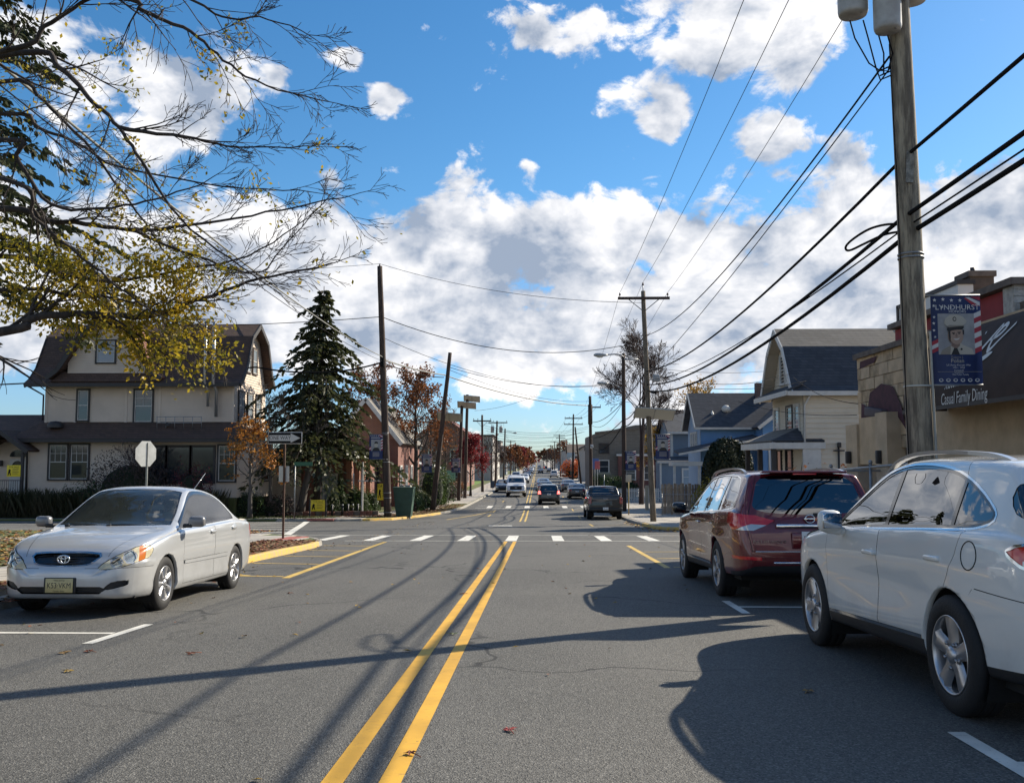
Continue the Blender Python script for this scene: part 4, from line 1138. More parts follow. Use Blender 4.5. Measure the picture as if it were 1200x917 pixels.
 for t_ in 'lr':
  nm.update({'win_trim'+t_: ('window_trim', None, None), 'win_frame'+t_: ('window_frame', None, None), 'qg'+t_: ('quarter_window', None, None),
       'fdoor'+t_: ('front_door', None, None), 'rdoor'+t_: ('rear_door', None, None), 'gapfdoor'+t_: ('door_gap', None, None), 'gaprdoor'+t_: ('door_gap', None, None),
       'fd'+t_: ('window', 'fdoor'+t_, None), 'rd'+t_: ('window', 'rdoor'+t_, None), 'clad'+t_: ('sill_cladding', None, None), 'strip'+t_: ('sill_trim', None, None),
       'tail_frame'+t_: ('taillight', None, None), 'tail_clear'+t_: ('reversing_lens', 'tail_frame'+t_, None), 'reflector'+t_: ('reflector', None, None), 'head'+t_: ('headlight', None, None)})
 made = c.finish(nm); c.wells(.965)
 gate = made['gate']
 mb = MB(); mb.bbox((.0, -2.592, .972), (.86, .03, .052), .014); mb.build('chrome_bar', M_chrome, gate)
 text_on('PATHFINDER', .052, (-.52, -2.607, .775), -1, M_chrome, gate, 'lettering', 1.25, 1.15)
 e = ring_mb((.0, -2.575, 1.062), .058, .050, .008, -1); e.bbox((0, -2.576, 1.062), (.150, .010, .020), .003); e.build('emblem', M_chrome, gate)
 mb = MB(); mb.bbox((.02, -2.605, .79), (.52, .02, .20), .01); mb.build('plate_recess', c.paint, gate)
 pl = plate(gate, (.03, -2.622, .83), .305, .152, -1, M_plate_w, [('5D1K·921', .074, -.006, 1.0, .85), ('TEXAS', .034, .052, 1.2, 1.0)])
 mb = MB(); mb.tube([(.10, -2.50, 1.12), (.36, -2.475, 1.16), (.60, -2.47, 1.165)], [.012, .009, .005], 6); mb.bbox((.09, -2.515, 1.11), (.07, .03, .05), .012); mb.build('wiper', M_blackp, gate)
 mb = MB(); mb.bbox((0, -2.335, 1.655), (1.08, .16, .03), .012); sp = mb.build('spoiler', c.paint, root)
 mb = MB(); mb.bbox((0, -2.405, 1.628), (.30, .012, .018), .004); mb.build('brake_light', M_redl, sp)
 mb = MB(); mb.bbox((0, -2.59, .515), (.95, .03, .03), .012); mb.build('bumper_trim', M_chrome, root)
 mb = MB(); mb.bbox((0, -2.605, .655), (1.40, .012, .012), .004); mb.build('bumper_strip', M_chrome, root)
 for sg in (-1, 1):
  for dd, yy in ((made['fdoor'+('l' if sg < 0 else 'r')], -.05), (made['rdoor'+('l' if sg < 0 else 'r')], -1.16)):
   mb = MB(); mb.bbox((sg*.978, yy, .965), (.022, .21, .034), .010); mb.bbox((sg*.965, yy+.08, .965), (.03, .03, .03), .008); mb.bbox((sg*.965, yy-.08, .965), (.03, .03, .03), .008); mb.build('handle', M_chrome, dd)
  mb = MB(); mb.bbox((sg*1.105, .86, 1.165), (.235, .14, .17), .06, Matrix.Rotation(rad(-8*sg), 3, 'Z'), 3)
  mi = mb.build('mirror', M_gloss, root)
  mb = MB(); mb.bbox((sg*1.0, .90, 1.10), (.14, .07, .06), .025); mb.build('mirror_arm', M_blackp, mi)
  tp = mono(P['top']); path = [(.35, -.02), (.22, .02), (0, .045), (-.8, .05), (-1.5, .05), (-1.85, .035), (-2.02, -.01)]; vs, fs = [], []; mb = MB()
  for (yy, dz) in catmull(path, 4):
   zt = tp(yy)-.045; x = sg*.655
   vs += [(x-.02, yy, zt+dz), (x-.02, yy, zt+dz+.028), (x+.02, yy, zt+dz+.028), (x+.02, yy, zt+dz)]
  n = len(vs)//4
  for i in range(n-1):
   for k in range(4): fs.append((4*i+k, 4*i+(k+1) % 4, 4*i+4+(k+1) % 4, 4*i+4+k))
  fs += [(0, 1, 2, 3), (4*n-1, 4*n-2, 4*n-3, 4*n-4)]; mb.add(vs, fs)
  for yy in (.2, -1.9): mb.cbox((sg*.655, yy, tp(yy)-.035), (.045, .16, .06))
  fixnormals(mb.build('roof_rail', mat('satin_alloy', (.55, .55, .56), .3, .9), root))
 mb = MB(); mb.tube([(.10, -1.9, 1.66), (.10, -1.98, 1.80)], [.006, .003], 6); mb.build('aerial', M_blackp, root)
 add_wheels(root, [(-.855, 1.45, 0), (-.855, -1.45, 0), (.855, 1.45, 0), (.855, -1.45, 0)], .381, .25, .235, 'six', M_rimd)
 seat_set(root, (-.4, .4), .1, .6, M_seatd); seat_set(root, (-.45, 0, .45), -.9, .6, M_seatd)
 mb = MB(); mb.box(-.82, .82, -2.3, 2.1, .28, .38); mb.build('underbody', M_dark, root)
 return root
place(make_red_suv(), 3.41, 14.42, rad(0.3))
# ---------------------------------------------------------------- silver sedan
def make_sedan():
 root = thing('parked_sedan', 'silver four-door sedan with hazy headlamps parked by the left kerb facing us', 'car')
 P = dict(liner=mat('lining_beige', (.42, .40, .36), .9), tail=-2.34, nose=2.17, zw=.31,
  top=[(-2.34, .62), (-2.325, .80), (-2.29, .93), (-2.2, .985), (-1.9, 1.005), (-1.66, 1.02), (-1.45, 1.10), (-1.1, 1.315), (-.85, 1.405), (-.5, 1.46), (-.15, 1.475), (.05, 1.455), (.25, 1.39), (.6, 1.19), (.97, .985), (1.15, .955), (1.55, .885), (1.85, .80), (1.98, .735), (2.06, .655), (2.12, .60), (2.155, .54), (2.17, .47)],
  bot=[(-2.34, .42), (-2.31, .32), (-2.1, .27), (-1.6, .21), (1.6, .19), (2.0, .20), (2.12, .215), (2.155, .25), (2.17, .34)],
  belt=[(-2.34, .60), (-2.3, .84), (-2.2, .93), (-1.9, .965), (-1.2, .985), (-.2, .955), (.7, .925), (1.1, .885), (1.5, .82), (1.8, .74), (1.98, .66), (2.1, .58), (2.17, .46)],
  W=[(-2.34, .55), (-2.32, .66), (-2.24, .75), (-2.0, .815), (-1.5, .845), (-.5, .850), (.5, .850), (1.3, .848), (1.6, .832), (1.8, .79), (1.93, .735), (2.02, .675), (2.09, .60), (2.14, .51), (2.17, .40)],
  crown=[(-2.34, .02), (-1.7, .035), (-1.2, .10), (-.8, .075), (0, .065), (.3, .09), (.7, .11), (1.0, .06), (1.5, .05), (2.17, .03)], tum=.40,
  ys=[1.9, 1.95, 2.0, 2.03, 2.06, 2.09, 2.11, 2.13, 2.15, 1.0, .97],
  crease=[(lambda y: max(0, 1-(y/1.9)**6), .87, .008, .022), (lambda y: max(0, 1-(y/1.2)**4), .52, -.008, .06), (lambda y: max(0, 1-(abs(y)/1.9)**8), .30, .012, .04), (lambda y: max(0, min(1, (y-1.5)*4)), .585, .014, .018)])
 silver = flake_mat('paint_silver', (0.55, 0.565, 0.575), 0.42, 0.28)
 c = Car(root, P, silver)
 c.arches((1.30, -1.30), .345)
 c_trim = silver
 for sg in (-1, 1):
  t_ = 'l' if sg < 0 else 'r'
  dlo = smooth_poly([(.82, .950), (.2, .962), (-.5, .982), (-1.18, 1.01), (-1.275, 1.04), (-1.15, 1.15), (-.88, 1.30), (-.55, 1.385), (-.15, 1.408), (.10, 1.375), (.42, 1.205)], 3)
  c.cside(sg, dlo, 'win_frame'+t_, M_gloss, .003)
  fdoor = [(.84, 1.16), (.80, .60), (.83, .26), (-.33, .26), (-.36, .9), (-.40, 1.45), (.12, 1.45)]
  rdoor = [(-.33, .26), (-.36, .9), (-.40, 1.45), (-.95, 1.45), (-1.27, 1.06), (-1.27, .86), (-1.20, .70), (-.93, .26)]
  for nm, poly in (('fdoor', fdoor), ('rdoor', rdoor)):
   c.cside(sg, poly, 'gap'+nm+t_, M_gap, .005, only={0})
   c.cside(sg, grow(poly, -.0045), nm+t_, c.paint, 0, only={c.idx['gap'+nm+t_]})
  inn = grow(dlo, -.022)
  for nm, bx, g_ in (('fd', [(-.29, .9), (.70, .9), (.70, 1.5), (-.33, 1.5)], G_clear), ('rd', [(-1.02, .9), (-.37, .9), (-.41, 1.5), (-1.02, 1.5)], G_clear), ('qg', [(-1.4, .9), (-1.05, .9), (-1.05, 1.5), (-1.4, 1.5)], G_clear)):
   cut(c.bm, inn, Y3, Z3, lambda f: c.side(sg)(f) and f[c.lay] == c.idx['win_frame'+t_]); c.bm.normal_update()
   f2 = cut(c.bm, bx, Y3, Z3, lambda f: c.side(sg)(f) and f[c.lay] == c.idx['win_frame'+t_]); c.bm.normal_update()
   c.mark([f for f in f2 if f.is_valid and inside(f, inn)], nm+t_, g_, .006)
  # dark weather visors along the top of the door windows
  for nm, bx in (('fd', None), ('rd', None)):
   vis = [f for f in c.bm.faces if f[c.lay] == c.idx[nm+t_]]
   f2 = cut(c.bm, [(-1.3, 1.5), (-1.3, 1.20), (-.9, 1.245), (-.4, 1.325), (.05, 1.32), (.42, 1.13), (.7, 1.0), (.7, 1.5)] if False else [(-1.4, 1.325), (1, 1.325), (1, 1.5), (-1.4, 1.5)], Y3, Z3, lambda f: f[c.lay] == c.idx[nm+t_]); c.bm.normal_update()
   c.mark([f for f in f2 if f.is_valid], 'visor'+nm+t_, mat('visor_smoke', (0.012, 0.016, 0.035), .08, 0, .6, 1.0), -.012)
  c.cside(sg, [(-.90, .505), (.76, .505), (.76, .545), (-.90, .555)], 'molding'+t_, c.paint, -.012, lim=.3)
  # headlamp, wrapping round the corner
  d = V((sg*.55, .835, 0)).normalized(); u = V((-d.y, d.x, 0))
  q = lambda x, y: V((x*sg, y, 0)).dot(u)
  lamp = smooth_poly([(q(.805, 1.66), .745), (q(.80, 1.72), .655), (q(.75, 1.87), .615), (q(.62, 2.05), .555), (q(.475, 2.11), .535), (q(.40, 2.13), .55), (q(.50, 2.04), .645), (q(.66, 1.88), .745), (q(.75, 1.76), .775)], 3)
  c.cdir(grow(lamp, .006), u, Z3, d, 'head_gap'+t_, M_gap, .003, lim=.15)
  c.cdir(lamp, u, Z3, d, 'head'+t_, M_lens, 0, lim=.15)
  for nm2, cx, cy, cz, r_, m_ in (('low', .555, 2.04, .605, .052, M_refl), ('high', .655, 1.93, .66, .062, M_refl)):
   cc = q(cx, cy)
   c.cdir(circ(cc, cz, r_+.014, 20), u, Z3, d, nm2+'rim'+t_, M_clrl, .002, only={c.idx['head'+t_]}, lim=.1)
   c.cdir(circ(cc, cz, r_, 20), u, Z3, d, nm2+t_, m_, .010, only={c.idx[nm2+'rim'+t_]}, lim=.1)
  c.cdir([(q(.715, 1.865), .56), (q(.76, 1.79), .56), (q(.775, 1.74), .82), (q(.735, 1.83), .82)], u, Z3, d, 'amber'+t_, M_amber, .002, only={c.idx['head'+t_]}, lim=.1)
  c.cside(sg, smooth_poly([(-2.02, .93), (-2.05, .72), (-2.33, .70), (-2.28, .92)], 2), 'tail'+t_, M_redl, 0, lim=.02)
  # fog lamp opening
  c.cfront(smooth_poly([(sg*.47, .305), (sg*.66, .345), (sg*.70, .385), (sg*.66, .405), (sg*.54, .385)], 3), 'fog'+t_, M_blackp, .022, lim=.1, ymin=1.8)
  c.cside(sg, [(1.66, .545), (2.2, .545), (2.2, .540), (1.66, .540)], 'seam'+t_, M_gap, .002, only={0}, lim=.02)
 # front end
 c.cfront(smooth_poly([(-.375, .705), (0, .722), (.375, .705), (.355, .625), (.27, .575), (0, .562), (-.27, .575), (-.355, .625)], 2), 'grille_rim', M_chrome, -.004, lim=.1, ymin=1.8)
 c.cfront(smooth_poly([(-.355, .690), (0, .700), (.355, .690), (.338, .628), (.262, .584), (0, .572), (-.262, .584), (-.338, .628)], 2), 'grille', M_gloss, .030, lim=.1, ymin=1.8)
 c.cfront(smooth_poly([(-.44, .345), (.44, .345), (.50, .315), (.43, .265), (-.43, .265), (-.50, .315)], 1), 'intake', M_blackp, .03, lim=.1, ymin=1.8)
 # bonnet shut line
 for sg in (-1, 1):
  f2 = cut(c.bm, [(sg*.715, 1.12), (sg*.709, 1.12), (sg*.46, 2.04), (sg*.466, 2.04)], X3, Y3, lambda f: f.normal.z > .3 and f.calc_center_median().z > .5); c.bm.normal_update()
  c.mark(f2, 'bonnet_gap', M_gap, .003, {0})
 # windscreen and black border
 ws = [(-.69, .36), (.69, .36), (.755, .90), (.52, 1.005), (0, 1.03), (-.52, 1.005), (-.755, .90)]
 ws = [(-.555, .15), (0, .135), (.555, .15), (.665, .62), (.70, .885), (.45, .985), (0, 1.015), (-.45, .985), (-.70, .885), (-.665, .62)]
 sel = lambda f: f.normal.z > .3 and f.calc_center_median().y > .05 and f.calc_center_median().z > .9
 c.mark(cut(c.bm, ws, X3, Y3, sel), 'ws_frame', M_gloss, .002, {0}); c.bm.normal_update()
 c.mark(cut(c.bm, grow(ws, -.022), X3, Y3, sel), 'wscreen', G_ws, .004, {c.idx['ws_frame']}); c.bm.normal_update()
 rw = [(-.52, -.93), (.52, -.93), (.66, -1.42), (.45, -1.52), (-.45, -1.52), (-.66, -1.42)]
 c.mark(cut(c.bm, rw, X3, Y3, lambda f: f.normal.z > .2 and f.normal.y < -.15 and f.calc_center_median().z > 1.02 and f.calc_center_median().y < -.8), 'rwin', G_clear, .004, {0}); c.bm.normal_update()
 nm = dict(grille_rim=('grille', None, None), grille=('grille_backing', 'grille_rim', None), intake=('lower_intake', None, None), bonnet_gap=('bonnet_gap', None, None), ws_frame=('window_frame', None, None), wscreen=('windscreen', None, None), rwin=('rear_window', None, None))
 for t_ in 'lr':
  nm.update({'win_frame'+t_: ('window_frame', None, None), 'fdoor'+t_: ('front_door', None, None), 'rdoor'+t_: ('rear_door', None, None), 'gapfdoor'+t_: ('door_gap', None, None), 'gaprdoor'+t_: ('door_gap', None, None),
       'fd'+t_: ('window', 'fdoor'+t_, None), 'rd'+t_: ('window', 'rdoor'+t_, None), 'qg'+t_: ('quarter_window', 'rdoor'+t_, None), 'visorfd'+t_: ('weather_visor', 'fdoor'+t_, None), 'visorrd'+t_: ('weather_visor', 'rdoor'+t_, None), 'molding'+t_: ('door_molding', None, None),
       'head_gap'+t_: ('headlight_gap', None, None), 'head'+t_: ('headlight', None, 'hazy yellowed headlight'), 'lowrim'+t_: ('bulb_rim', 'head'+t_, None), 'highrim'+t_: ('bulb_rim', 'head'+t_, None), 'low'+t_: ('reflector', 'head'+t_, None), 'high'+t_: ('reflector', 'head'+t_, None), 'amber'+t_: ('indicator', 'head'+t_, None),
       'tail'+t_: ('taillight', None, None), 'fog'+t_: ('fog_lamp_recess', None, None), 'seam'+t_: ('bumper_seam', None, None)})
 made = c.finish(nm); c.wells(.84)
 gr = made['grille_rim']
 for k in range(4):
  z = .592+k*.027; hw = .27+k*.023
  mb = MB(); pts = [(x*hw, 2.098-.028*k-.085*abs(x)**2.2, z) for x in [i/6 for i in range(-6, 7)]]; mb.tube(pts, .0065, 6); mb.build('slat', M_blackp, gr)
 e = ring_mb((0, 2.120, .640), .066, .044, .0085, 1); e2 = ring_mb((0, 2.126, .640), .026, .043, .007, 1); e3 = ring_mb((0, 2.126, .662), .048, .017, .007, 1)
 e.add(e2.v, e2.f, True); e.add(e3.v, e3.f, True); e.build('emblem', M_chrome, gr)
 for z in (.29, .32):
  mb = MB(); mb.tube([(-.47, 2.105, z), (-.2, 2.15, z), (.2, 2.15, z), (.47, 2.105, z)], .006, 6); mb.build('intake_bar', M_blackp, made['intake'])
 mb = MB(); mb.bbox((0, 2.165, .36), (.36, .03, .17), .01); mb.build('plate_holder', M_blackp, root)
 plate(root, (0, 2.19, .36), .305, .152, 1, M_plate_nj, [('K53·VKM', .083, -.002, 1.0, .82), ('New Jersey', .026, .057, 1.0, 1), ('Garden State', .024, -.060, 1.0, 1)])
 for sg in (-1, 1):
  for dd, yy, zz in ((made['fdoor'+('l' if sg < 0 else 'r')], -.25, .865), (made['rdoor'+('l' if sg < 0 else 'r')], -1.13, .89)):
   mb = MB(); mb.bbox((sg*.862, yy, zz), (.02, .18, .03), .009); mb.bbox((sg*.85, yy+.07, zz), (.03, .03, .026), .008); mb.bbox((sg*.85, yy-.07, zz), (.03, .03, .026), .008); mb.build('handle', c.paint, dd)
   mb = MB(); mb.sphere((sg*.842, yy, zz-.004), (.012, .07, .042), 14, 6); mb.build('handle_recess', M_gap if False else c.paint, dd)
  mb = MB(); mb.bbox((sg*.975, .73, 1.02), (.20, .115, .135), .045, Matrix.Rotation(rad(-10*sg), 3, 'Z'), 3)
  mi = mb.build('mirror', mat('mirror_grey', (.20, .20, .205), .35, .2, .5, .6), root)
  mb = MB(); mb.bbox((sg*.875, .77, .97), (.12, .06, .05), .018); mb.build('mirror_arm', M_blackp, mi)
  mb = MB(); mb.bbox((sg*.98, .668, 1.02), (.16, .01, .1), .004, Matrix.Rotation(rad(-10*sg), 3, 'Z')); mb.build('mirror_glass', mat('mirror_glass', (.5, .52, .55), .03, 1), mi)
  mb = MB(); x0 = -.10 if sg < 0 else .42
  mb.tube([(x0+.12, 1.0, .985), (x0-.05, .965, .990), (x0-.42, .90, .985)], [.012, .008, .006], 6); mb.bbox((x0+.12, 1.0, .98), (.06, .04, .03), .01); mb.build('wiper', M_blackp, root)
 mb = MB(); mb.box(-.60, .60, .97, 1.06, .935, .955); mb.build('cowl', M_blackp, root)
 mb = MB(); mb.tube([(.0, .30, 1.40), (.02, -.05, 1.76)], [.005, .0025], 6) if False else mb.tube([(-.52, -.35, 1.43), (-.58, -.62, 1.66)], [.006, .003], 6); mb.build('aerial', M_clrl, root)
 add_wheels(root, [(-.735, 1.30, 0), (-.735, -1.30, 0), (.735, 1.30, 0), (.735, -1.30, 0)], .316, .205, .195, 'seven', M_rim)
 seat_set(root, (-.36, .36), -.12, .42, mat('seat_pale', (.75, .73, .68), .95), .58); seat_set(root, (-.38, .38), -.95, .42, mat('seat_pale', (.75, .73, .68), .95), .52)
 mb = MB(); mb.bbox((0, .72, .82), (1.36, .5, .22), .06); mb.build('dashboard', mat('dash_grey', (.45, .45, .43), .8), root)
 mb = MB(); mb.lathe([(.165, -.014), (.18, 0), (.165, .014), (.15, 0), (.165, -.014)], 20, 'Y', (-.36, .42, .86)); mb.build('steering_wheel', M_seatd, root)
 mb = MB(); mb.bbox((0, .30, 1.32), (.22, .03, .06), .012); mb.build('rear_view_mirror', M_blackp, root)
 mb = MB(); mb.bbox((-.50, .735, 1.045), (.13, .006, .06), .002, Matrix.Rotation(rad(60), 3, 'X')); mb.build('permit_sticker', mat('sticker_blue', (.08, .2, .5), .5), root)
 mb = MB(); mb.box(-.72, .72, -2.1, 1.9, .20, .28); mb.build('underbody', M_dark, root)
 return root
place(make_sedan(), -5.27, 12.38, rad(180.3))
# ---------------------------------------------------------------- traffic and cars farther up the street
def simple_car(name, label, cat, paint, P, axles, arch, wheels, dlo, cuts=(), rear=None, group=None, step=.16, tail=M_redd, plate_z=None, half=.85, front=None, k=2):
 root = thing(name, label, cat, group=group)
 c = Car(root, P, paint, step, k)
 c.arches(axles, arch)
 nm = {}
 for sg in (-1, 1):
  t_ = 'l' if sg < 0 else 'r'
  c.cside(sg, grow(dlo, .01), 'wf'+t_, M_gloss, .002); nm['wf'+t_] = ('window_frame', None, None)
  for i, (ya, yb) in enumerate(cuts):
   f2 = cut(c.bm, [(ya, .8), (yb, .8), (yb, 2.6), (ya, 2.6)], Y3, Z3, lambda f: f[c.lay] == c.idx['wf'+t_] and f.calc_center_median().x*sg > 0); c.bm.normal_update()
   c.mark([f for f in f2 if f.is_valid], 'w%d%s' % (i, t_), G_priv, .006); nm['w%d%s' % (i, t_)] = ('window', None, None)
 if rear: 
  for (nme, poly, m) in rear(c): 
   c.cback(poly, nme, m, .003, lim=.02, ymax=-.6); nm[nme] = (nme.rstrip('0123456789'), None, None)
 if front:
  for (nme, poly, m, ym) in front(c):
   c.cfront(poly, nme, m, .006, lim=.1, ymin=ym); nm[nme] = (nme.rstrip('0123456789'), None, None)
 made = c.finish(nm, liner=False); c.wells(half)
 R_, rr, wd, st, mr = wheels
 add_wheels(root, [(sg*(half-.115), y, 0) for sg in (-1, 1) for y in axles], R_, rr, wd, st, mr, ('tyre', 'rim', 'backing'))
 return root, made, c
def P_of(tail, nose, zw, top, bot, belt, W, crown, tum=.33): return dict(tail=tail, nose=nose, zw=zw, top=top, bot=bot, belt=belt, W=W, crown=crown, tum=tum)
PT = lambda n, c, m=0.1, r=.32: MATS.get(n) or flake_mat(n, c, m, r)
# black pickup
def make_pickup():
 P = P_of(-2.95, 2.95, .40,
  top=[(-2.95, .80), (-2.93, 1.36), (-2.90, 1.40), (-1.3, 1.40), (-1.28, 1.42), (-1.16, 1.80), (-1.05, 1.90), (-.2, 1.94), (.3, 1.90), (1.15, 1.34), (1.3, 1.28), (2.5, 1.18), (2.85, 1.05), (2.95, .8)],
  bot=[(-2.95, .62), (-2.9, .52), (-2.0, .5), (2.4, .42), (2.95, .5)],
  belt=[(-2.95, .78), (-2.92, 1.25), (-1.3, 1.30), (.8, 1.28), (1.3, 1.2), (2.5, 1.1), (2.95, .75)],
  W=[(-2.95, .93), (-2.9, .985), (-1.0, 1.0), (2.2, 1.0), (2.7, .9), (2.95, .7)],
  crown=[(-2.95, .015), (-1.3, .02), (-1.0, .06), (.3, .08), (1.3, .05), (2.95, .04)], tum=.25)
 def rear(c):
  yield ('tailgate_gap', [(-.78, .74), (.78, .74), (.78, 1.375), (-.78, 1.375)], M_gap)
  yield ('tailgate', [(-.768, .752), (.768, .752), (.768, 1.38), (-.768, 1.38)], c.paint)
  yield ('rear_window', [(-.66, 1.46), (.66, 1.46), (.60, 1.84), (-.60, 1.84)], G_priv)
  for i, sg in enumerate((-1, 1)): yield ('taillight%d' % i, [(sg*.80, .92), (sg*.98, .92), (sg*.98, 1.32), (sg*.80, 1.32)], M_redd)
 black = PT('paint_black', (.012, .013, .015))
 r, made, c = simple_car('pickup_truck', 'black pickup truck parked at the right kerb before the tall utility pole', 'pickup', black, P, (1.85, -1.75), .46, (.40, .26, .28, 'six', M_rimd), smooth_poly([(.95, 1.33), (-1.1, 1.36), (-1.05, 1.80), (.2, 1.84)], 1), ((-1.2, -.15), (-.1, 1.1)), rear, half=.985, step=.12)
 mb = MB(); mb.bbox((0, -3.0, .60), (1.9, .16, .20), .04); mb.build('bumper', M_blackp, r)
 mb = MB(); mb.bbox((0, -2.962, 1.20), (.26, .02, .045), .01); mb.build('tailgate_latch', M_rimd, made['tailgate'])
 plate(r, (0, -3.09, .64), .31, .155, -1, M_plate_w, [('X71 HBD', .075, 0, 1, .8)])
 for sg in (-1, 1):
  mb = MB(); mb.bbox((sg*1.14, .85, 1.36), (.22, .12, .24), .05); mb.bbox((sg*1.02, .88, 1.3), (.12, .06, .06), .02); mb.build('mirror', M_blackp, r)
 mb = MB(); mb.tube([(-.5, -2.6, .48), (.5, -2.6, .48)], .09, 8); mb.box(-.7, .7, -2.6, 2.4, .42, .6); mb.build('underbody', M_dark, r)
 mb = MB(); mb.bbox((0, -1.12, 1.86), (.30, .02, .03), .006); mb.build('brake_light', M_redd, r)
 return r
place(make_pickup(), 3.86, 56.4)
SUV_P = lambda L=0: P_of(-2.3, 2.3, .36,
 top=[(-2.3, .62), (-2.28, .85), (-2.24, 1.02), (-2.05, 1.42), (-1.95, 1.58), (-1.7, 1.64), (-.6, 1.68), (0, 1.67), (.35, 1.58), (1.0, 1.16), (1.25, 1.08), (1.9, .98), (2.18, .84), (2.3, .6)],
 bot=[(-2.3, .48), (-2.2, .36), (-1.5, .3), (1.5, .26), (2.1, .27), (2.3, .42)],
 belt=[(-2.3, .60), (-2.2, 1.0), (-1.6, 1.1), (0, 1.05), (1.0, 1.02), (1.5, .95), (2.1, .82), (2.3, .58)],
 W=[(-2.3, .70), (-2.24, .82), (-1.9, .9), (0, .93), (1.5, .92), (2.0, .82), (2.2, .68), (2.3, .5)],
 crown=[(-2.3, .02), (-1.7, .05), (0, .06), (1, .08), (2.3, .04)])
SED_P = lambda: P_of(-2.4, 2.35, .32,
 top=[(-2.4, .62), (-2.37, .88), (-2.3, 1.0), (-1.75, 1.06), (-1.1, 1.36), (-.6, 1.45), (0, 1.45), (.3, 1.36), (1.1, 1.0), (1.7, .9), (2.15, .74), (2.3, .58), (2.35, .48)],
 bot=[(-2.4, .42), (-2.3, .3), (-1.5, .22), (1.5, .2), (2.2, .22), (2.35, .36)],
 belt=[(-2.4, .60), (-2.3, .9), (-1.2, .99), (0, .96), (1.0, .92), (1.7, .82), (2.2, .64), (2.35, .46)],
 W=[(-2.4, .62), (-2.3, .78), (-1.9, .87), (0, .9), (1.5, .88), (2.0, .78), (2.25, .62), (2.35, .44)],
 crown=[(-2.4, .02), (-1.5, .06), (0, .07), (1.0, .07), (2.35, .03)])
def suv_rear(c):
 yield ('tailgate_gap', [(-.68, .58), (.68, .58), (.74, 1.0), (.56, 1.64), (-.56, 1.64), (-.74, 1.0)], M_gap)
 yield ('tailgate', [(-.67, .59), (.67, .59), (.73, 1.0), (.55, 1.64), (-.55, 1.64), (-.73, 1.0)], c.paint)
 yield ('rear_window', [(-.60, 1.12), (.60, 1.12), (.50, 1.53), (-.50, 1.53)], G_priv)
 for i, sg in enumerate((-1, 1)): yield ('taillight%d' % i, [(sg*.66, .88), (sg*.92, .88), (sg*.86, 1.16), (sg*.70, 1.12)], M_brake if c.lit else M_redd)
def sed_rear(c):
 yield ('rear_window', [(-.58, 1.09), (.58, 1.09), (.48, 1.37), (-.48, 1.37)], G_priv)
 yield ('boot_gap', [(-.64, .62), (.64, .62), (.64, .985), (-.64, .985)], M_gap)
 yield ('boot_lid', [(-.63, .63), (.63, .63), (.63, .99), (-.63, .99)], c.paint)
 for i, sg in enumerate((-1, 1)): yield ('taillight%d' % i, [(sg*.50, .78), (sg*.85, .76), (sg*.82, .94), (sg*.52, .93)], M_brake if c.lit else M_redd)
def fronts(zg0, zg1, zl0, zl1, wsz, ym=1.2):
 def f(c):
  yield ('windscreen', [(-.66, wsz[0]), (.66, wsz[0]), (.56, wsz[1]), (-.56, wsz[1])], G_priv, 0)
  yield ('grille', [(-.42, zg0), (.42, zg0), (.46, zg1), (-.46, zg1)], M_blackp, ym)
  for i, sg in enumerate((-1, 1)): yield ('headlight%d' % i, [(sg*.48, zl0), (sg*.82, zl0+.06), (sg*.8, zl1), (sg*.5, zl1-.04)], M_clrl, ym)
 return f
Car.lit = False
def make_suv(label, paint, lit=False, group=None):
 Car.lit = lit
 r, made, c = simple_car('suv_car', label, 'car', paint, SUV_P(), (1.33, -1.33), .40, (.36, .235, .22, 'five', M_rim), smooth_poly([(.85, 1.08), (-1.6, 1.13), (-1.9, 1.2), (-1.7, 1.52), (-.8, 1.59), (0, 1.57), (.35, 1.42)], 2), ((-1.9, -1.2), (-1.15, -.2), (-.12, .85)), suv_rear, group, half=.915, front=fronts(.55, .85, .74, .92, (1.12, 1.56)))
 Car.lit = False
 plate(made['tailgate'], (0, -2.31, .86), .31, .155, -1, M_plate_w, [('R48·MJT', .075, 0, 1, .8)])
 for sg in (-1, 1):
  mb = MB(); mb.bbox((sg*1.03, .78, 1.10), (.20, .11, .14), .04); mb.build('mirror', M_blackp, r)
  mb = MB(); mb.tube([(sg*.6, .1, 1.66), (sg*.6, 0, 1.70), (sg*.6, -1.5, 1.68), (sg*.6, -1.65, 1.63)], .018, 5); mb.build('roof_rail', M_blackp, r)
 mb = MB(); mb.box(-.8, .8, -2.0, 2.0, .25, .36); mb.build('underbody', M_dark, r)
 return r
def make_sed(label, paint, lit=False, group=None):
 Car.lit = lit
 r, made, c = simple_car('sedan_car', label, 'car', paint, SED_P(), (1.4, -1.35), .36, (.325, .21, .2, 'six', M_rim), smooth_poly([(.9, .97), (-1.2, 1.01), (-1.3, 1.06), (-.95, 1.28), (-.4, 1.38), (.05, 1.37), (.4, 1.24)], 2), ((-1.3, -.95), (-.9, -.2), (-.12, .9)), sed_rear, group, half=.88, front=fronts(.40, .62, .56, .70, (1.0, 1.36)))
 Car.lit = False
 for sg in (-1, 1):
  mb = MB(); mb.bbox((sg*1.0, .72, 1.0), (.18, .1, .13), .04); mb.build('mirror', M_blackp, r)
 plate(r, (0, -2.41, .72), .31, .155, -1, M_plate_w, [('D92·KRL', .075, 0, 1, .8)])
 mb = MB(); mb.box(-.75, .75, -2.0, 2.0, .2, .3); mb.build('underbody', M_dark, r)
 return r
GT, GP = 'traffic moving along the street', 'cars parked far along the kerbs'
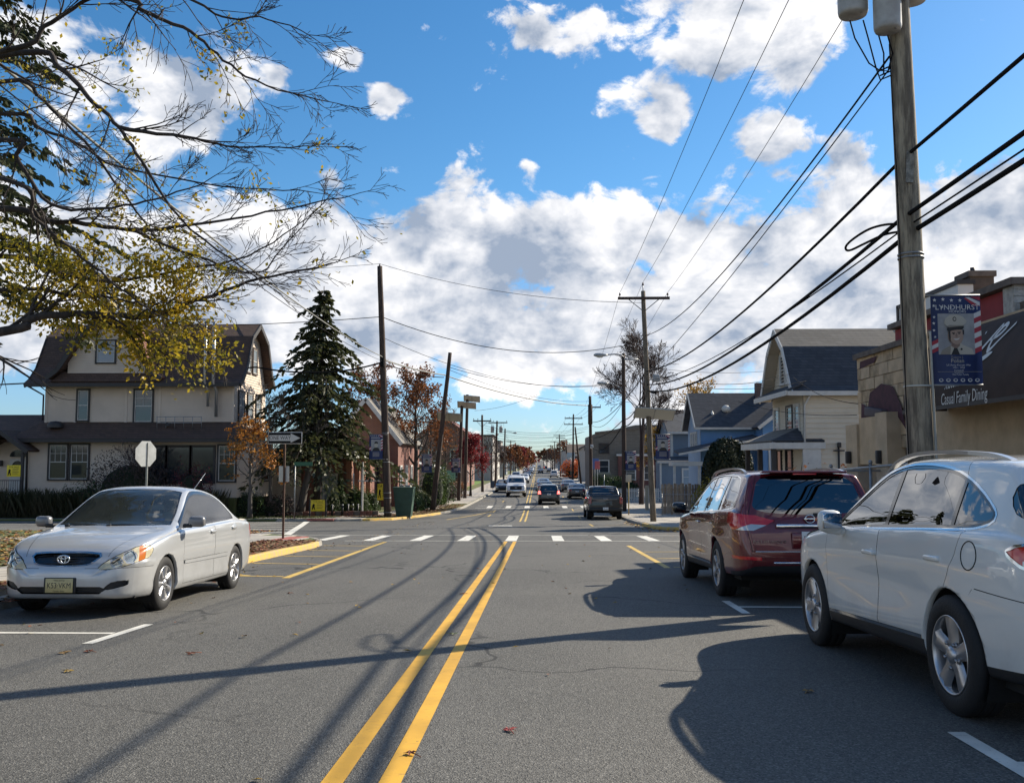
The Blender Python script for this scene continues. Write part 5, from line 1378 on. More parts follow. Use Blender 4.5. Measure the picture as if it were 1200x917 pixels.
P_BLK, P_GRY, P_WHT, P_SIL, P_RED, P_BLU = PT('paint_black', (.012, .013, .015)), PT('paint_grey', (.10, .105, .11), .4), PT('paint_white', (.68, .68, .67), 0), PT('paint_light_silver', (.42, .43, .44), .5), PT('paint_red', (.30, .02, .02)), PT('paint_navy', (.02, .03, .075), .3)
s1 = place(make_suv('black suv driving away with its brake lamps glowing, nearest in our lane', P_BLK, True, GT), .93, 79.5)
d1 = place(make_sed('dark sedan parked at the right kerb just beyond the black pickup', P_BLK, False, GP), 3.75, 91.5)
# white work truck coming towards us
def make_truck():
 P = P_of(-2.9, 2.9, .42,
  top=[(-2.9, .9), (-2.88, 2.05), (-2.8, 2.1), (-.2, 2.1), (.0, 2.06), (.25, 1.98), (.95, 1.42), (1.1, 1.36), (2.5, 1.26), (2.8, 1.16), (2.88, 1.0), (2.9, .8)],
  bot=[(-2.9, .6), (-2, .5), (2.4, .42), (2.8, .44), (2.9, .52)],
  belt=[(-2.9, .85), (-2.85, 1.35), (.8, 1.34), (1.2, 1.27), (2.5, 1.12), (2.8, 1.0), (2.9, .75)],
  W=[(-2.9, .95), (-2.8, 1.0), (2.4, 1.0), (2.75, .93), (2.9, .84)], crown=[(-2.9, .03), (.2, .08), (1, .08), (2.9, .03)], tum=.16)
 def fr(c):
  yield ('windscreen', [(-.82, 1.40), (.82, 1.40), (.74, 1.88), (-.74, 1.88)], G_priv, 0)
  yield ('grille', [(-.58, .72), (.58, .72), (.60, 1.10), (-.60, 1.10)], M_blackp, 2)
  for i, sg in enumerate((-1, 1)): yield ('headlight%d' % i, [(sg*.64, .84), (sg*.88, .84), (sg*.88, 1.10), (sg*.64, 1.10)], M_clrl, 2)
 r, made, c = simple_car('work_truck', 'white truck with black grille coming towards us in the left lane', 'truck', P_WHT, P, (1.9, -1.9), .47, (.41, .25, .26, 'six', M_rimd), smooth_poly([(.75, 1.38), (-.6, 1.40), (-.6, 1.88), (.2, 1.88)], 1), ((-.6, .75),), None, GT, half=.985, front=fr)
 mb = MB(); mb.bbox((0, 2.93, .62), (1.9, .14, .2), .04); mb.build('bumper', M_chrome, r)
 mb = MB(); mb.sphere((0, 2.905, .93), (.13, .02, .055), 14, 6); mb.build('emblem', M_rim, r)
 for sg in (-1, 1):
  mb = MB(); mb.bbox((sg*1.2, .95, 1.5), (.22, .12, .34), .04); mb.bbox((sg*1.05, .95, 1.4), (.2, .05, .05), .02); mb.build('mirror', M_blackp, r)
 mb = MB(); mb.box(-.8, .8, -2.6, 2.4, .44, .6); mb.build('underbody', M_dark, r)
 return r
place(make_truck(), -2.2, 97.0, math.pi)
s2 = make_suv('silver suv following close behind the white truck', P_SIL, False, GT); place(s2, -2.6, 108, math.pi)
n_ = dup(d1, None, 'dark blue car parked at the left kerb beside the white truck', GP); place(n_, -4.1, 111, math.pi)
n_ = dup(d1, None, 'grey sedan ahead of the black suv in our lane', GT); place(n_, .8, 103)
d2 = make_sed('grey sedan parked beyond the dark sedan at the right kerb', P_GRY, False, GP); place(d2, 3.6, 112)
def far(src, label, grp, x, y, h=0): place(dup(src, None, label, grp), x, y, h)
d3 = make_sed('white sedan far up our lane', P_WHT, False, GT); place(d3, .7, 120)
s3 = make_suv('white suv parked at the right kerb by the orange bush, far off', P_WHT, False, GP); place(s3, 3.7, 214)
far(d3, 'white sedan coming downhill in the left lane behind the silver suv', GT, -2.4, 168, math.pi)
far(d1, 'small dark car in the left lane where the street starts to rise', GT, -2.3, 205, math.pi)
far(d3, 'pale car parked at the left kerb before the red bushes', GP, -4.0, 150, math.pi)
far(s2, 'silver suv parked at the left kerb far off', GP, -4.1, 178, math.pi)
far(d1, 'dark car tiny on the hill in our lane', GT, .9, 300)
far(d2, 'red car tiny on the hill in the left lane', GT, -2.3, 290, math.pi)
far(s3, 'white suv tiny on the hill in the left lane', GT, -2.4, 370, math.pi)
far(d1, 'dark car parked on the right of the hill, lower one', GP, 4.0, 330)
far(s1, 'dark car parked on the right near the top of the hill', GP, 4.0, 470)
far(s2, 'silver car on the crown of the hill', GT, .9, 520)
far(d3, 'white car coming over the crown of the hill', GT, -2.4, 560, math.pi)
far(s3, 'white suv parked on the left of the hill', GP, -4.1, 320, math.pi)
# ================================================================== POLES, CABLES, SIGNS
M_pole = bark_mat('pole_wood_grey', (0.21, 0.17, 0.125), (0.095, 0.078, 0.058), 16)
M_polen = bark_mat('pole_wood_near', (0.37, 0.315, 0.23), (0.12, 0.10, 0.075), 11)
M_poled = bark_mat('pole_wood_brown', (0.085, 0.055, 0.040), (0.035, 0.024, 0.019), 16)
M_cable = mat('cable_black', (0.012, 0.012, 0.013), 0.95, spec=.1)
M_cableg = mat('cable_grey', (0.20, 0.20, 0.18), 0.6)
M_steel = mat('galvanised', (0.33, 0.34, 0.35), 0.5, 0.6, noise=(5, .25))
M_can = mat('transformer_grey', (0.42, 0.42, 0.41), 0.5, 0.1, noise=(4, .3))
M_ins = mat('insulator', (0.12, 0.075, 0.055), 0.25)
M_cast = mat('lamp_head_grey', (0.30, 0.32, 0.33), 0.45, .3)
M_solar = mat('solar_cells', (0.045, 0.05, 0.075), 0.15, 0, .5, .6)
M_solback = mat('solar_backing', (0.46, 0.45, 0.40), 0.6)
def cable(label, pts, r, sag=0.0, m=None, n=16, group='overhead cables along the street', name='overhead_cable', sags=None):
 """cable through fixed points, each span hanging by sag"""
 out, rr = [], []
 pts = [V(p) for p in pts]
 for i, (a, b) in enumerate(zip(pts, pts[1:])):
  sg = sags[i] if sags else sag
  for k in range(n + (1 if i == len(pts)-2 else 0)):
   t = k/n; p = a.lerp(b, t); p.z -= 4*sg*t*(1-t); out.append(p)
 o = MB().tube(out, r, 5, True).build(name, m or M_cable)
 return tag(o, label, 'cable', group)
def pole(name, label, base, top, r0, r1, m, group='wooden utility poles'):
 base = V(base); base.z = zg(base.y) - 0.1 if abs(base.y) < 900 else base.z
 t = thing(name, label, 'utility pole', base, group)
 n = 14; pts = [base.lerp(V(top), i/n) for i in range(n+1)]
 pts = [p+V((R.uniform(-.008, .008), R.uniform(-.008, .008), 0)) for p in pts]
 MB().tube(pts, [r0+(r1-r0)*i/n for i in range(n+1)], 16).build('shaft', m, t)
 return t
def crossarm(t, c, ln, yaw=0.0, braces=True, pins=(-1, -.0, 1), m=None, sec=.10):
 c = V(c); ca, sa = math.cos(yaw), math.sin(yaw); d = V((ca, sa, 0))
 M_ = Matrix.Rotation(yaw, 3, 'Z')
 arm = MB().cbox(c, (ln, sec, sec*1.2), M_).build('crossarm', m or M_poled, t)
 if braces:
  for s_ in (-1, 1): MB().tube([c+d*s_*ln*.30-V((0, 0, .04)), c+V((0, 0, -.62))+d*s_*.08], .022, 6).build('brace', M_steel, t)
 for p in pins:
  q = c+d*(p*ln*.47)+V((0, 0, sec*.6))
  MB().lathe([(.018, 0), (.018, .08), (.05, .09), (.055, .13), (.035, .15), (.045, .18), (.02, .21), (0, .22)], 10, 'Z', q).build('insulator', M_ins, arm)
 return arm
def can(t, c, r, h):
 b = MB().lathe([(0, 0), (r*.9, .0), (r*.97, .03), (r, .06), (r, h-.04), (r*1.04, h-.03), (r*1.04, h), (r*.8, h+.06), (0, h+.09)], 24, 'Z', c)
 o = b.build('transformer', M_can, t); c = V(c)
 MB().cbox(c+V((r*.95, 0, h*.6)), (.08, .2, .25)).build('hanger', M_steel, o)
 for dx in (-.1, .1): MB().lathe([(.03, 0), (.045, .05), (.03, .08), (.045, .13), (.03, .16), (.015, .24)], 8, 'Z', c+V((dx, 0, h+.06))).build('bushing', M_ins, o)
 MB().lathe([(.012, 0), (.02, -.012), (0, -.013)], 8, 'Z', c+V((r*.4, -r*.5, .0))).build('drain_plug', M_steel, o)
 return o
def hoop(parent, c, r, m, h=.03, name='band'):
 return MB().lathe([(r, -h/2), (r+.006, -h/2), (r+.006, h/2), (r, h/2)], 18, 'Z', c).build(name, m, parent)
# --- flag banner hung on a pole --------------------------------------------------------
M_bnavy = mat('banner_navy', (0.020, 0.035, 0.115), 0.65, noise=(3, .15))
M_bred = mat('banner_red', (0.34, 0.030, 0.045), 0.65)
M_bwht = mat('banner_white', (0.58, 0.57, 0.55), 0.65)
M_bgrey = mat('portrait_grey', (0.34, 0.335, 0.33), 0.7, noise=(4, .35, (.24, .24, .25)))
M_skin = mat('portrait_skin', (0.36, 0.25, 0.19), 0.7); M_skind = mat('portrait_skin_shade', (0.235, 0.155, 0.12), 0.7); M_khaki = mat('portrait_khaki', (0.44, 0.40, 0.33), .7); M_khakid = mat('portrait_khaki_shade', (.25, .22, .18), .7)
M_hair = mat('portrait_dark', (0.020, 0.018, 0.017), .6)
def banner(label, x0, y, ztop, wd, ht, pole_x, big=True, faces='man', group='navy portrait banners on the street poles', tilt=0.0):
 """printed cloth facing -y; x0 is its left edge"""
 t = thing('pole_banner', label, 'banner', (x0, y, ztop-ht), group)
 L = {}
 def P(a, b, k): return (x0+a*wd, y-0.003-0.0022*k, ztop-ht+b*ht)
 def poly(pts, k, m, key):
  # strips keep the print on the gently waving cloth
  L.setdefault(key, (MB(), m))[0].face([P(a, b, k) for a, b in pts])
 n = 14 if big else 4; mb = MB()
 vs = []; fs = []
 for i in range(n+1):
  for a in (0, 1): vs.append(P(a, i/n, 0))
  for a in (0, 1): q = P(a, i/n, 0); vs.append((q[0], q[1]+.004, q[2]))
 for i in range(n): 
  a = 4*i; fs += [(a, a+1, a+5, a+4), (a+3, a+2, a+6, a+7), (a, a+4, a+6, a+2), (a+1, a+3, a+7, a+5)]
 cl = mb.add(vs, fs, True).build('cloth', M_bnavy, t)
 # stripes right and lower left
 def stripes(xa, xb, za, zb, k, slope, nn):
  h = (zb-za)/nn
  for i in range(nn):
   poly([(xa, za+i*h), (xb, za+i*h+slope), (xb, za+(i+1)*h+slope), (xa, za+(i+1)*h)], k, M_bwht if i % 2 else M_bred, 'stripes_white' if i % 2 else 'stripes_red')
 stripes(.86, 1.0, .345, .80, 1, .035, 8)
 stripes(.0, .13, .345, .48, 1, .035, 3)
 poly([(.70, .985), (.78, .985), (.99, .93), (.99, .885)], 1, M_bwht, 'stripes_white'); poly([(.80, .99), (1.0, .99), (1.0, .945)], 1, M_bred, 'stripes_red'); poly([(.68, .97), (.70, .985), (.99, .885), (.86, .885)], 1, M_bred, 'stripes_red')
 # portrait panel
 x1, x2, z1, z2 = .13, .86, .335, .80
 poly([(x1, z1), (x2, z1), (x2, z2), (x1, z2)], 2, M_bgrey, 'portrait_ground')
 def el(cx, cz, rx, rz, k, m, key, a0=0, a1=360, n_=18): poly([(cx+rx*math.cos(rad(a0+(a1-a0)*i/n_)), cz+rz*math.sin(rad(a0+(a1-a0)*i/n_))) for i in range(n_ + (0 if a1-a0 == 360 else 1))], k, m, key)
 if faces == 'man':
  poly([(.16, .335), (.84, .335), (.80, .40), (.62, .445), (.56, .475), (.42, .465), (.34, .43), (.20, .385)], 3, M_khaki, 'uniform')
  poly([(.16, .335), (.36, .335), (.38, .44), (.34, .43), (.20, .385)], 4, M_khakid, 'uniform_shade')
  poly([(.38, .335), (.55, .335), (.50, .405), (.44, .41)], 5, M_hair, 'tie')
  poly([(.36, .42), (.44, .41), (.40, .36)], 5, M_khaki, 'collar'); poly([(.50, .405), (.60, .455), (.60, .38)], 5, M_khaki, 'collar')
  poly([(.38, .45), (.56, .48), (.56, .42), (.47, .40), (.39, .43)], 4, M_skind, 'neck')
  el(.475, .545, .155, .105, 6, M_skind, 'face_shade'); el(.49, .545, .135, .098, 7, M_skin, 'face')
  poly([(.335, .60), (.365, .60), (.375, .52), (.36, .47), (.335, .52)], 8, M_hair, 'hair'); poly([(.615, .62), (.645, .61), (.64, .56), (.615, .56)], 8, M_hair, 'hair')
  poly([(.40, .582), (.46, .586), (.46, .577), (.40, .572)], 8, M_hair, 'brows'); poly([(.51, .590), (.58, .590), (.58, .582), (.51, .58)], 8, M_hair, 'brows')
  el(.435, .566, .022, .006, 8, M_hair, 'eyes'); el(.545, .572, .022, .006, 8, M_hair, 'eyes')
  poly([(.475, .575), (.495, .575), (.515, .535), (.485, .528), (.465, .535)], 8, M_skind, 'nose')
  poly([(.42, .512), (.47, .498), (.52, .502), (.56, .522), (.50, .512)], 8, M_bwht, 'smile')
  poly([(.30, .615), (.335, .59), (.40, .605), (.50, .615), (.60, .615), (.64, .635), (.64, .68), (.33, .67)], 9, M_hair, 'cap_visor')
  poly([(.245, .685), (.27, .74), (.36, .782), (.50, .788), (.62, .765), (.70, .715), (.68, .685), (.63, .665), (.50, .665), (.36, .668), (.30, .655)], 10, M_khaki, 'cap'); poly([(.30, .655), (.36, .668), (.50, .665), (.63, .665), (.64, .655), (.50, .650), (.33, .640)], 11, M_khakid, 'cap_band')
  el(.455, .735, .038, .026, 11, M_hair, 'cap_badge'); el(.455, .735, .024, .016, 12, M_khaki, 'cap_badge_centre'); el(.585, .395, .022, .012, 6, M_hair, 'button')
 else:
  poly([(.22, .335), (.80, .335), (.70, .45), (.56, .48), (.42, .47), (.28, .42)], 3, M_hair, 'uniform'); el(.5, .57, .13, .10, 4, M_skin if faces == 'plain' else M_khaki, 'face')
  poly([(.36, .62), (.40, .70), (.52, .725), (.64, .69), (.65, .60), (.60, .64), (.42, .635)], 5, M_hair, 'hair')
 if big:
  for (a, b, r_) in ((.08, .955, .042), (.25, .962, .042), (.42, .952, .042), (.59, .95, .042), (.06, .89, .036), (.23, .875, .03), (.40, .872, .03), (.06, .76, .034), (.05, .69, .034), (.05, .61, .034), (.07, .535, .03)):
   poly([(a+(r_ if k % 2 == 0 else r_*.42)*math.sin(k*math.pi/5), b+(r_ if k % 2 == 0 else r_*.42)*math.cos(k*math.pi/5)*wd/ht) for k in range(10)], 2, M_bwht, 'stars')
  def tx(s, size, a, b, m=M_bwht, xs=1.0, key='lettering'):
   o = text_mb(s, size*ht, lambda x, yy, z: P(a+x/wd, b+yy/ht, 3), xs=xs).build(key, m, t); o['kind'] = 'stuff'
  tx('LYNDHURST', .080, .53, .868, xs=1.08); tx('HONORS', .042, .53, .822, xs=1.1)
  tx('Eugene J.', .038, .50, .305, M_khakid); tx('Polian', .062, .50, .262, M_khaki)
  tx('US Army Korean War', .030, .52, .215); tx('1951 - 1953', .028, .52, .185); tx('Corporal', .028, .52, .155); tx('Sponsored by', .018, .52, .130); tx('The Polian Family', .026, .55, .108)
  poly([(.10, .1385), (.98, .1385), (.98, .141), (.10, .141)], 2, M_khaki, 'rule')
  for k in range(6): el(.16+k*.145, .045, .045, .02, 2, M_bwht, 'seals', n_=12)
  for k in range(6): el(.16+k*.145, .047, .028, .012, 3, M_bnavy, 'seal_centres', n_=12)
 else:
  for k in range(5): el(.12+k*.14, .955, .04, .02, 2, M_bwht, 'stars', n_=5)
  poly([(.12, .86), (.80, .86), (.80, .885), (.12, .885)], 2, M_bwht, 'heading')
  for k in range(4): poly([(.25, .26-.05*k), (.75, .26-.05*k), (.75, .275-.05*k), (.25, .275-.05*k)], 2, M_khaki, 'lines')
 for key, (mb, m) in L.items():
  o = mb.build(key, m, t)
  if len(mb.f) > 1: o['kind'] = 'stuff'
 for zz in (ztop+.01, ztop-ht-.01): MB().tube([(pole_x, y, zz), (x0+wd if x0 > pole_x else x0, y, zz)], .012, 6).build('rod', M_steel, t)
 return t
def lamp_arm(t, p, tip, r=.03, headm=None, hs=1.0):
 p, tip = V(p), V(tip); d = (tip-p)
 mid = p+d*.5+V((0, 0, .22*abs(d.x)*.5))
 a = MB().tube([p, p+d*.2+V((0, 0, .12)), mid, tip-d*.1+V((0, 0, .05)), tip], r, 8).build('lamp_arm', M_steel, t)
 s_ = -1 if d.x < 0 else 1
 h = MB()
 prof = [(-.05, .05, .05), (.1, .10, .08), (.35, .16, .12), (.6, .15, .11), (.72, .07, .05)]
 vs, fs = [], []
 for (x, wv, hv) in prof:
  for k in range(10):
   an = 2*math.pi*k/10; vs.append((tip.x+s_*x*hs, tip.y+wv*hs*math.cos(an), tip.z+hv*hs*math.sin(an)*(1 if math.sin(an) > 0 else .75)))
 for i in range(len(prof)-1):
  for k in range(10): fs.append((i*10+k, i*10+(k+1) % 10, i*10+10+(k+1) % 10, i*10+10+k))
 fs += [tuple(range(10)), tuple(range(len(vs)-1, len(vs)-11, -1))]
 hd = fixnormals(h.add(vs, fs, True).build('lamp_head', headm or M_cast, a))
 MB().sphere((tip.x+s_*.38*hs, tip.y, tip.z-.075*hs), (.2*hs, .13*hs, .07*hs), 10, 5).build('lamp_lens', mat('lamp_lens_clear', (.55, .55, .5), .2), a)
 return a
def solar(t, c, wx, wy, tiltx, tilty, label=None):
 M_ = Matrix.Rotation(tilty, 3, 'Y') @ Matrix.Rotation(tiltx, 3, 'X'); c = V(c)
 fr = MB().cbox(c, (wx, wy, .05), M_).build('solar_panel', M_solback, t)
 nx = 2
 for i in range(nx):
  MB().cbox(c+M_ @ V(((i-.5)*wx/2, 0, .029)), (wx/2-.04, wy-.06, .008), M_).build('cell_field', M_solar, fr)
  MB().cbox(c+M_ @ V(((i-.5)*wx/2, 0, -.028)), (wx/2-.05, wy-.07, .006), M_).build('backing_sheet', M_solback, fr)
 for s_ in (-.5, 0, .5): MB().cbox(c+M_ @ V((s_*wx*.98, 0, -.03)), (.04, wy, .035), M_).build('rail', M_steel, fr)
 return fr
# near pole on the right ------------------------------------------------------------------
NP = V((5.11, 12.5, 0)); 
near = pole('utility_pole', 'weathered grey utility pole with transformers standing behind the white crossover', NP, (4.90, 12.5, 11.2), .172, .128, M_polen)
def np_at(z): f = (z-zg(12.5))/(11.2-zg(12.5)); return V((5.11-.21*f, 12.5, z))
crossarm(near, (5.06, 12.38, 10.55), 2.6, 0.0, True, (-.78, -.05, .98), sec=.11)
can(near, np_at(7.46)+V((-.60, .05, 0)), .20, .85); can(near, np_at(7.10)+V((-.25, -.24, 0)), .18, .85)
can(near, np_at(7.75)+V((.30, .25, 0)), .20, .85)
MB().tube([np_at(z)+V((.150 if z > 4 else .172, -.07, 0)) for z in (-.3, 1.5, 3.0, 3.05)], .018, 6).build('conduit', mat('conduit_pale', (.42, .42, .38), .6), near)
MB().tube([np_at(7.0)+V((-.165, -.05, 0)), np_at(5.2)+V((-.16, -.07, 0)), np_at(3.0)+V((-.178, -.07, 0)), np_at(.5)+V((-.19, -.06, 0))], .008, 5).build('ground_wire', M_cable, near)
for z, m in ((2.32, mat('band_pale', (.5, .5, .45), .5)), (4.05, M_steel), (4.1, M_steel)): hoop(near, np_at(z), (.174-.0034*(z+.5))+.004, m, .022)
MB().cbox(np_at(1.0)+V((-.03, -.185, 0)), (.12, .01, .08)).build('tag_plate', mat('tag_yellow', (.6, .42, .03), .5), near)
MB().cbox(np_at(5.25)+V((-.02, -.172, 0)), (.10, .006, .42), Matrix.Rotation(.06, 3, 'Y')).build('torn_notice', mat('old_paper', (.30, .29, .26), .9, noise=(12, .6)), near)
for k, (dx, dz, dz2) in enumerate(((-.70, 7.32, 6.85), (-.52, 7.32, 6.72), (-.32, 7.1, 6.78), (-.2, 7.1, 6.85))):
 a = np_at(dz)+V((dx, -.1, 0)); b = np_at(dz2-.15)+V((-.16, -.03, 0))
 MB().tube([a, a+V((.06, 0, -.25)), (a+b)/2+V((-.02, 0, -.28)), b+V((-.14, 0, -.06)), b], .011, 6).build('drop_loop', M_cable, near)
# banner on it
bx = at(1090, 347, 12.46)
banner('large banner of a smiling soldier in a white cap on the nearest pole', bx.x, 12.46, bx.z, .655, 1.18, np_at(2.9).x)
# second pole on the right, with crossarm
TP = V((sxy(765, 47.0), 47.0, 0)); tp_top = at(753.5, 341, 47.0)
tpole = pole('utility_pole', 'tall grey utility pole with crossarm and solar panel beyond the red suv', TP, tp_top, .155, .11, M_pole)
def tp_at(z): f = (z-zg(47))/(tp_top.z-zg(47)); q = TP.lerp(tp_top, f); return V((q.x, 47.0, z))
arm_z = at(753, 350, 47).z
crossarm(tpole, (tp_at(arm_z).x, 46.82, arm_z), 2.62, 0, True, (-.98, .98), sec=.11)
MB().tube([tp_top-V((0, 0, .1)), tp_top+V((0, 0, .32))], .025, 6).build('top_pin', M_steel, tpole); MB().lathe([(.05, 0), (.06, .05), (.03, .08), (.05, .12), (0, .16)], 10, 'Z', tp_top+V((0, 0, .3))).build('insulator', M_ins, tpole)
solar(tpole, at(764, 484.5, 46.7)+V((.12, 0, 0)), 2.0, .95, rad(-30), rad(4))
b2 = at(768, 509, 46.9); banner('banner with a dark haired man on the corner pole by the grey blue house', b2.x, 46.85, b2.z, .72, 1.22, tp_at(1.5).x, False, 'x')
MB().bbox(at(769, 443, 46.8), (.36, .3, .36), .04).build('junction_box', M_can, tpole)
lamp_arm(tpole, tp_at(at(0, 441, 47).z), at(757, 441, 47.0)+V((-.3, -.4, 0)), .02, None, .01) if False else None
# slim dark street lamp pole behind it
LP = V((sxy(731, 64), 64, 0)); lp_top = at(730.5, 414, 64)
lpole = pole('utility_pole', 'dark utility pole carrying two cobra street lamps behind the black pickup', LP, lp_top, .17, .12, M_poled)
lamp_arm(lpole, at(731, 418, 63.8), at(711, 416, 63.8), .045, None, 1.25); MB().tube([at(731, 421, 63.8), at(748, 421, 63.8)], .05, 6).build('stay_arm', M_steel, lpole)
q1 = at(722, 451, 63.9); lamp_arm(lpole, at(730, 457, 63.9), at(712, 449, 63.9), .035, None, 1.0)
banner('navy banner in shade on the dark lamp pole', sxy(733, 63.7), 63.7, at(0, 529, 63.7).z, .72, 1.25, LP.x, False, 'x')
# third pole and farther ones on the right
def simple_pole(label, u_base, u_top, v_top, Y, arms=(), m=None, r=(.17, .11), cans=(), lamp=None, lean_y=0):
 b = V((sxy(u_base, Y), Y, 0)); tp = at(u_top, v_top, Y+lean_y); tp.y = Y+lean_y
 t = pole('utility_pole', label, b, tp, r[0], r[1], m or M_poled)
 for (v, du, ln) in arms: c = at(u_top+du, v, Y-.14); crossarm(t, c, ln, 0, ln > 1.5 and Y < 120, (-.98, -.5, .98) if Y < 200 else (), sec=.12)
 for (u, v) in cans: can(t, at(u, v, Y-.25), .22, .8)
 if lamp: lamp_arm(t, at(lamp[0], lamp[1], Y-.1), at(lamp[2], lamp[3], Y-.1), .04)
 return t
p3 = simple_pole('dark pole with a cable box and small arm left of the stone building', 692.5, 691.5, 464, 100, ((477, 5.5, 1.3),), r=(.2, .15))
MB().tube([at(691.7, 474, 99.8), at(691.7, 497, 99.8)], .24, 10).build('cable_case', M_poled, p3)
MB().bbox(at(693.5, 523, 99.7), (.30, .2, .42), .03).build('meter_box', M_bwht, p3)
simple_pole('pole with two crossarms and street signs, second beyond the dark lamp pole', 671, 672, 485, 147, ((490, 0, 2.8), (497, 0, 3.0)))
simple_pole('leaning pole crossing behind the double crossarm pole', 681, 674, 500, 140, ())
simple_pole('crossarm pole near the orange bush far off on the right', 657, 655.5, 509, 215, ((510, 0, 2.6), (513, 1.5, 2.2)))
simple_pole('slender pole next beyond the orange bush', 650, 650, 517, 270, ((518, 0, 2.6),))
for k, (u, v, Y) in enumerate(((645.5, 521, 330), (641, 526, 400), (647, 530, 300), (637, 530, 520))): simple_pole(('faint pole beyond the orange bush, tallest of four', 'faint pole half way up the hill on the right', 'short faint pole in front of the hillside poles', 'faint pole nearest the crown of the hill')[k], u, u, v, Y, ((v+1, 0, 2.4),))
# left side poles
lp1 = V((sxy(455.5, 54), 54, 0)); lt1 = at(445, 312, 54)
left1 = pole('utility_pole', 'tall dark brown utility pole at the far left corner beside the green cabinet', lp1, lt1, .235, .15, M_poled)
def l1_at(v): 
 z = at(450, v, 54).z; f = (z-zg(54))/(lt1.z-zg(54)); return lp1.lerp(lt1, f)*1.0 if False else V((lp1.x+(lt1.x-lp1.x)*f, 54, z))
MB().lathe([(.05, 0), (.06, .05), (.03, .08), (.05, .12), (0, .16)], 10, 'Z', lt1).build('insulator', M_ins, left1)
for v in (507, 541, 577, 583, 600): hoop(left1, l1_at(v), .235-.09*(l1_at(v).z+2)/14+.004, M_steel, .03)
MB().bbox(l1_at(425)+V((.0, -.25, 0)), (.22, .2, .5), .03).build('splice_box', M_cable, left1)
b3 = at(433, 509, 53.8); banner('banner with a dark emblem on white on the tall left corner pole', b3.x, 53.8, b3.z, .78, 1.42, lp1.x, False, 'x')
lean = pole('utility_pole', 'dark pole leaning hard to the right beyond the green cabinet', (sxy(507, 65), 65, 0), at(527.5, 413, 65), .20, .13, M_poled)
solar(lean, at(525, 488, 65.2)+V((.05, .3, 0)), 1.7, 1.0, rad(-32), rad(5))
b4 = at(494, 532, 64.8); banner('faded banner on the leaning left pole', b4.x, 64.8, b4.z, .72, 1.25, b4.x+.75, False, 'plain')
pa = simple_pole('brown pole with a tilted solar panel on top, left one of a close pair', 537.5, 541.5, 470, 82, (), r=(.17, .13)); solar(pa, at(547, 474.5, 81.8), 1.65, .95, rad(-32), rad(5))
pb = simple_pole('brown pole with a tilted solar panel on top, right one of a close pair', 544.8, 547.8, 462, 88, (), r=(.17, .13)); solar(pb, at(553, 467, 87.8), 1.55, .95, rad(-32), rad(5))
b5 = at(529, 537, 81.7); banner('banner with a dark cap on white on the left solar pole', b5.x, 81.7, b5.z, .78, 1.2, b5.x+.8, False, 'x')
simple_pole('pole with a plain crossarm just right of the red maple', 565.5, 565, 486, 106, ((493, 0, 2.1),))
p7 = simple_pole('pole with crossarm and transformers near the white truck', 580.5, 582.5, 493, 127, ((495, 1, 2.6),), cans=((577, 507), (587, 507)))
simple_pole('pole with a thin street lamp arm beyond the white truck', 590, 592, 502, 160, (), lamp=(592, 506, 601, 507))
for k, (u, v, Y) in enumerate(((598, 516, 230), (604, 520, 300))): simple_pole(('faint pole by the reddish far trees on the left', 'faintest pole on the left towards the hill')[k], u, u+.5, v, Y, ((v+1, 0, 2.4),))
# --- cables --------------------------------------------------------------------------------
GC = 'overhead cables along the right side'
arm_n = [V((5.06+x, 12.38, 10.83)) for x in (-.953, -.061, 1.20)]
arm_t = [V((tp_at(arm_z).x-1.207, 46.82, arm_z+.28)), tp_top+V((0, 0, .45)), V((tp_at(arm_z).x+1.207, 46.82, arm_z+.28))]
nx3 = [V((sxy(686, 100), 100, at(0, 477, 100).z)), V((sxy(691, 100), 100, at(0, 466, 100).z)), V((sxy(698, 100), 100, at(0, 477, 100).z))]
for k, lab in enumerate(('thin primary wire rising from the left end of the corner pole crossarm', 'thin primary wire rising from the top pin of the corner pole', 'thin primary wire rising from the right end of the corner pole crossarm')):
 a = arm_n[k]; cable(lab, [a+V((.35, -34, 1.6)), a, arm_t[k], nx3[k]], .0085, .35, None, 18, GC)
B = lambda v, Y=47.0: tp_at(at(0, v, Y).z)
cable('black service cable from the transformers of the near pole to the corner pole', [np_at(6.85)+V((-.15, 0, 0)), B(396)], .016, .75, None, 22, GC)
cable('thick black cable passing behind the near pole at mid height', [V((5.45, -22, 7.6)), np_at(5.45)+V((0, .17, 0)), B(437), V((sxy(692, 100), 100, at(0, 495, 100).z))], .026, .5, None, 20, GC, sags=(.4, .6, .8))
cable('thick bundled cable nearest below, left of a pair', [V((5.5, -22, 6.6)), np_at(4.62)+V((-.05, .17, 0)), B(452), V((sxy(731, 64), 64, at(0, 492, 64).z)), V((sxy(692, 100), 100, at(0, 512, 100).z))], .030, .5, None, 20, GC, sags=(.3, .62, .5, .5))
cable('thick bundled cable hanging lowest on the right', [V((5.6, -22, 6.2)), np_at(4.42)+V((.05, .17, 0)), B(459), V((sxy(731, 64), 64, at(0, 500, 64).z))], .034, .5, None, 20, GC, sags=(.3, .70, .5))
cable('thin lashed cable above the lowest bundle', [V((5.5, -22, 6.45)), np_at(4.50)+V((0, .19, 0)), B(447)], .012, .5, None, 20, GC, sags=(.35, .5))
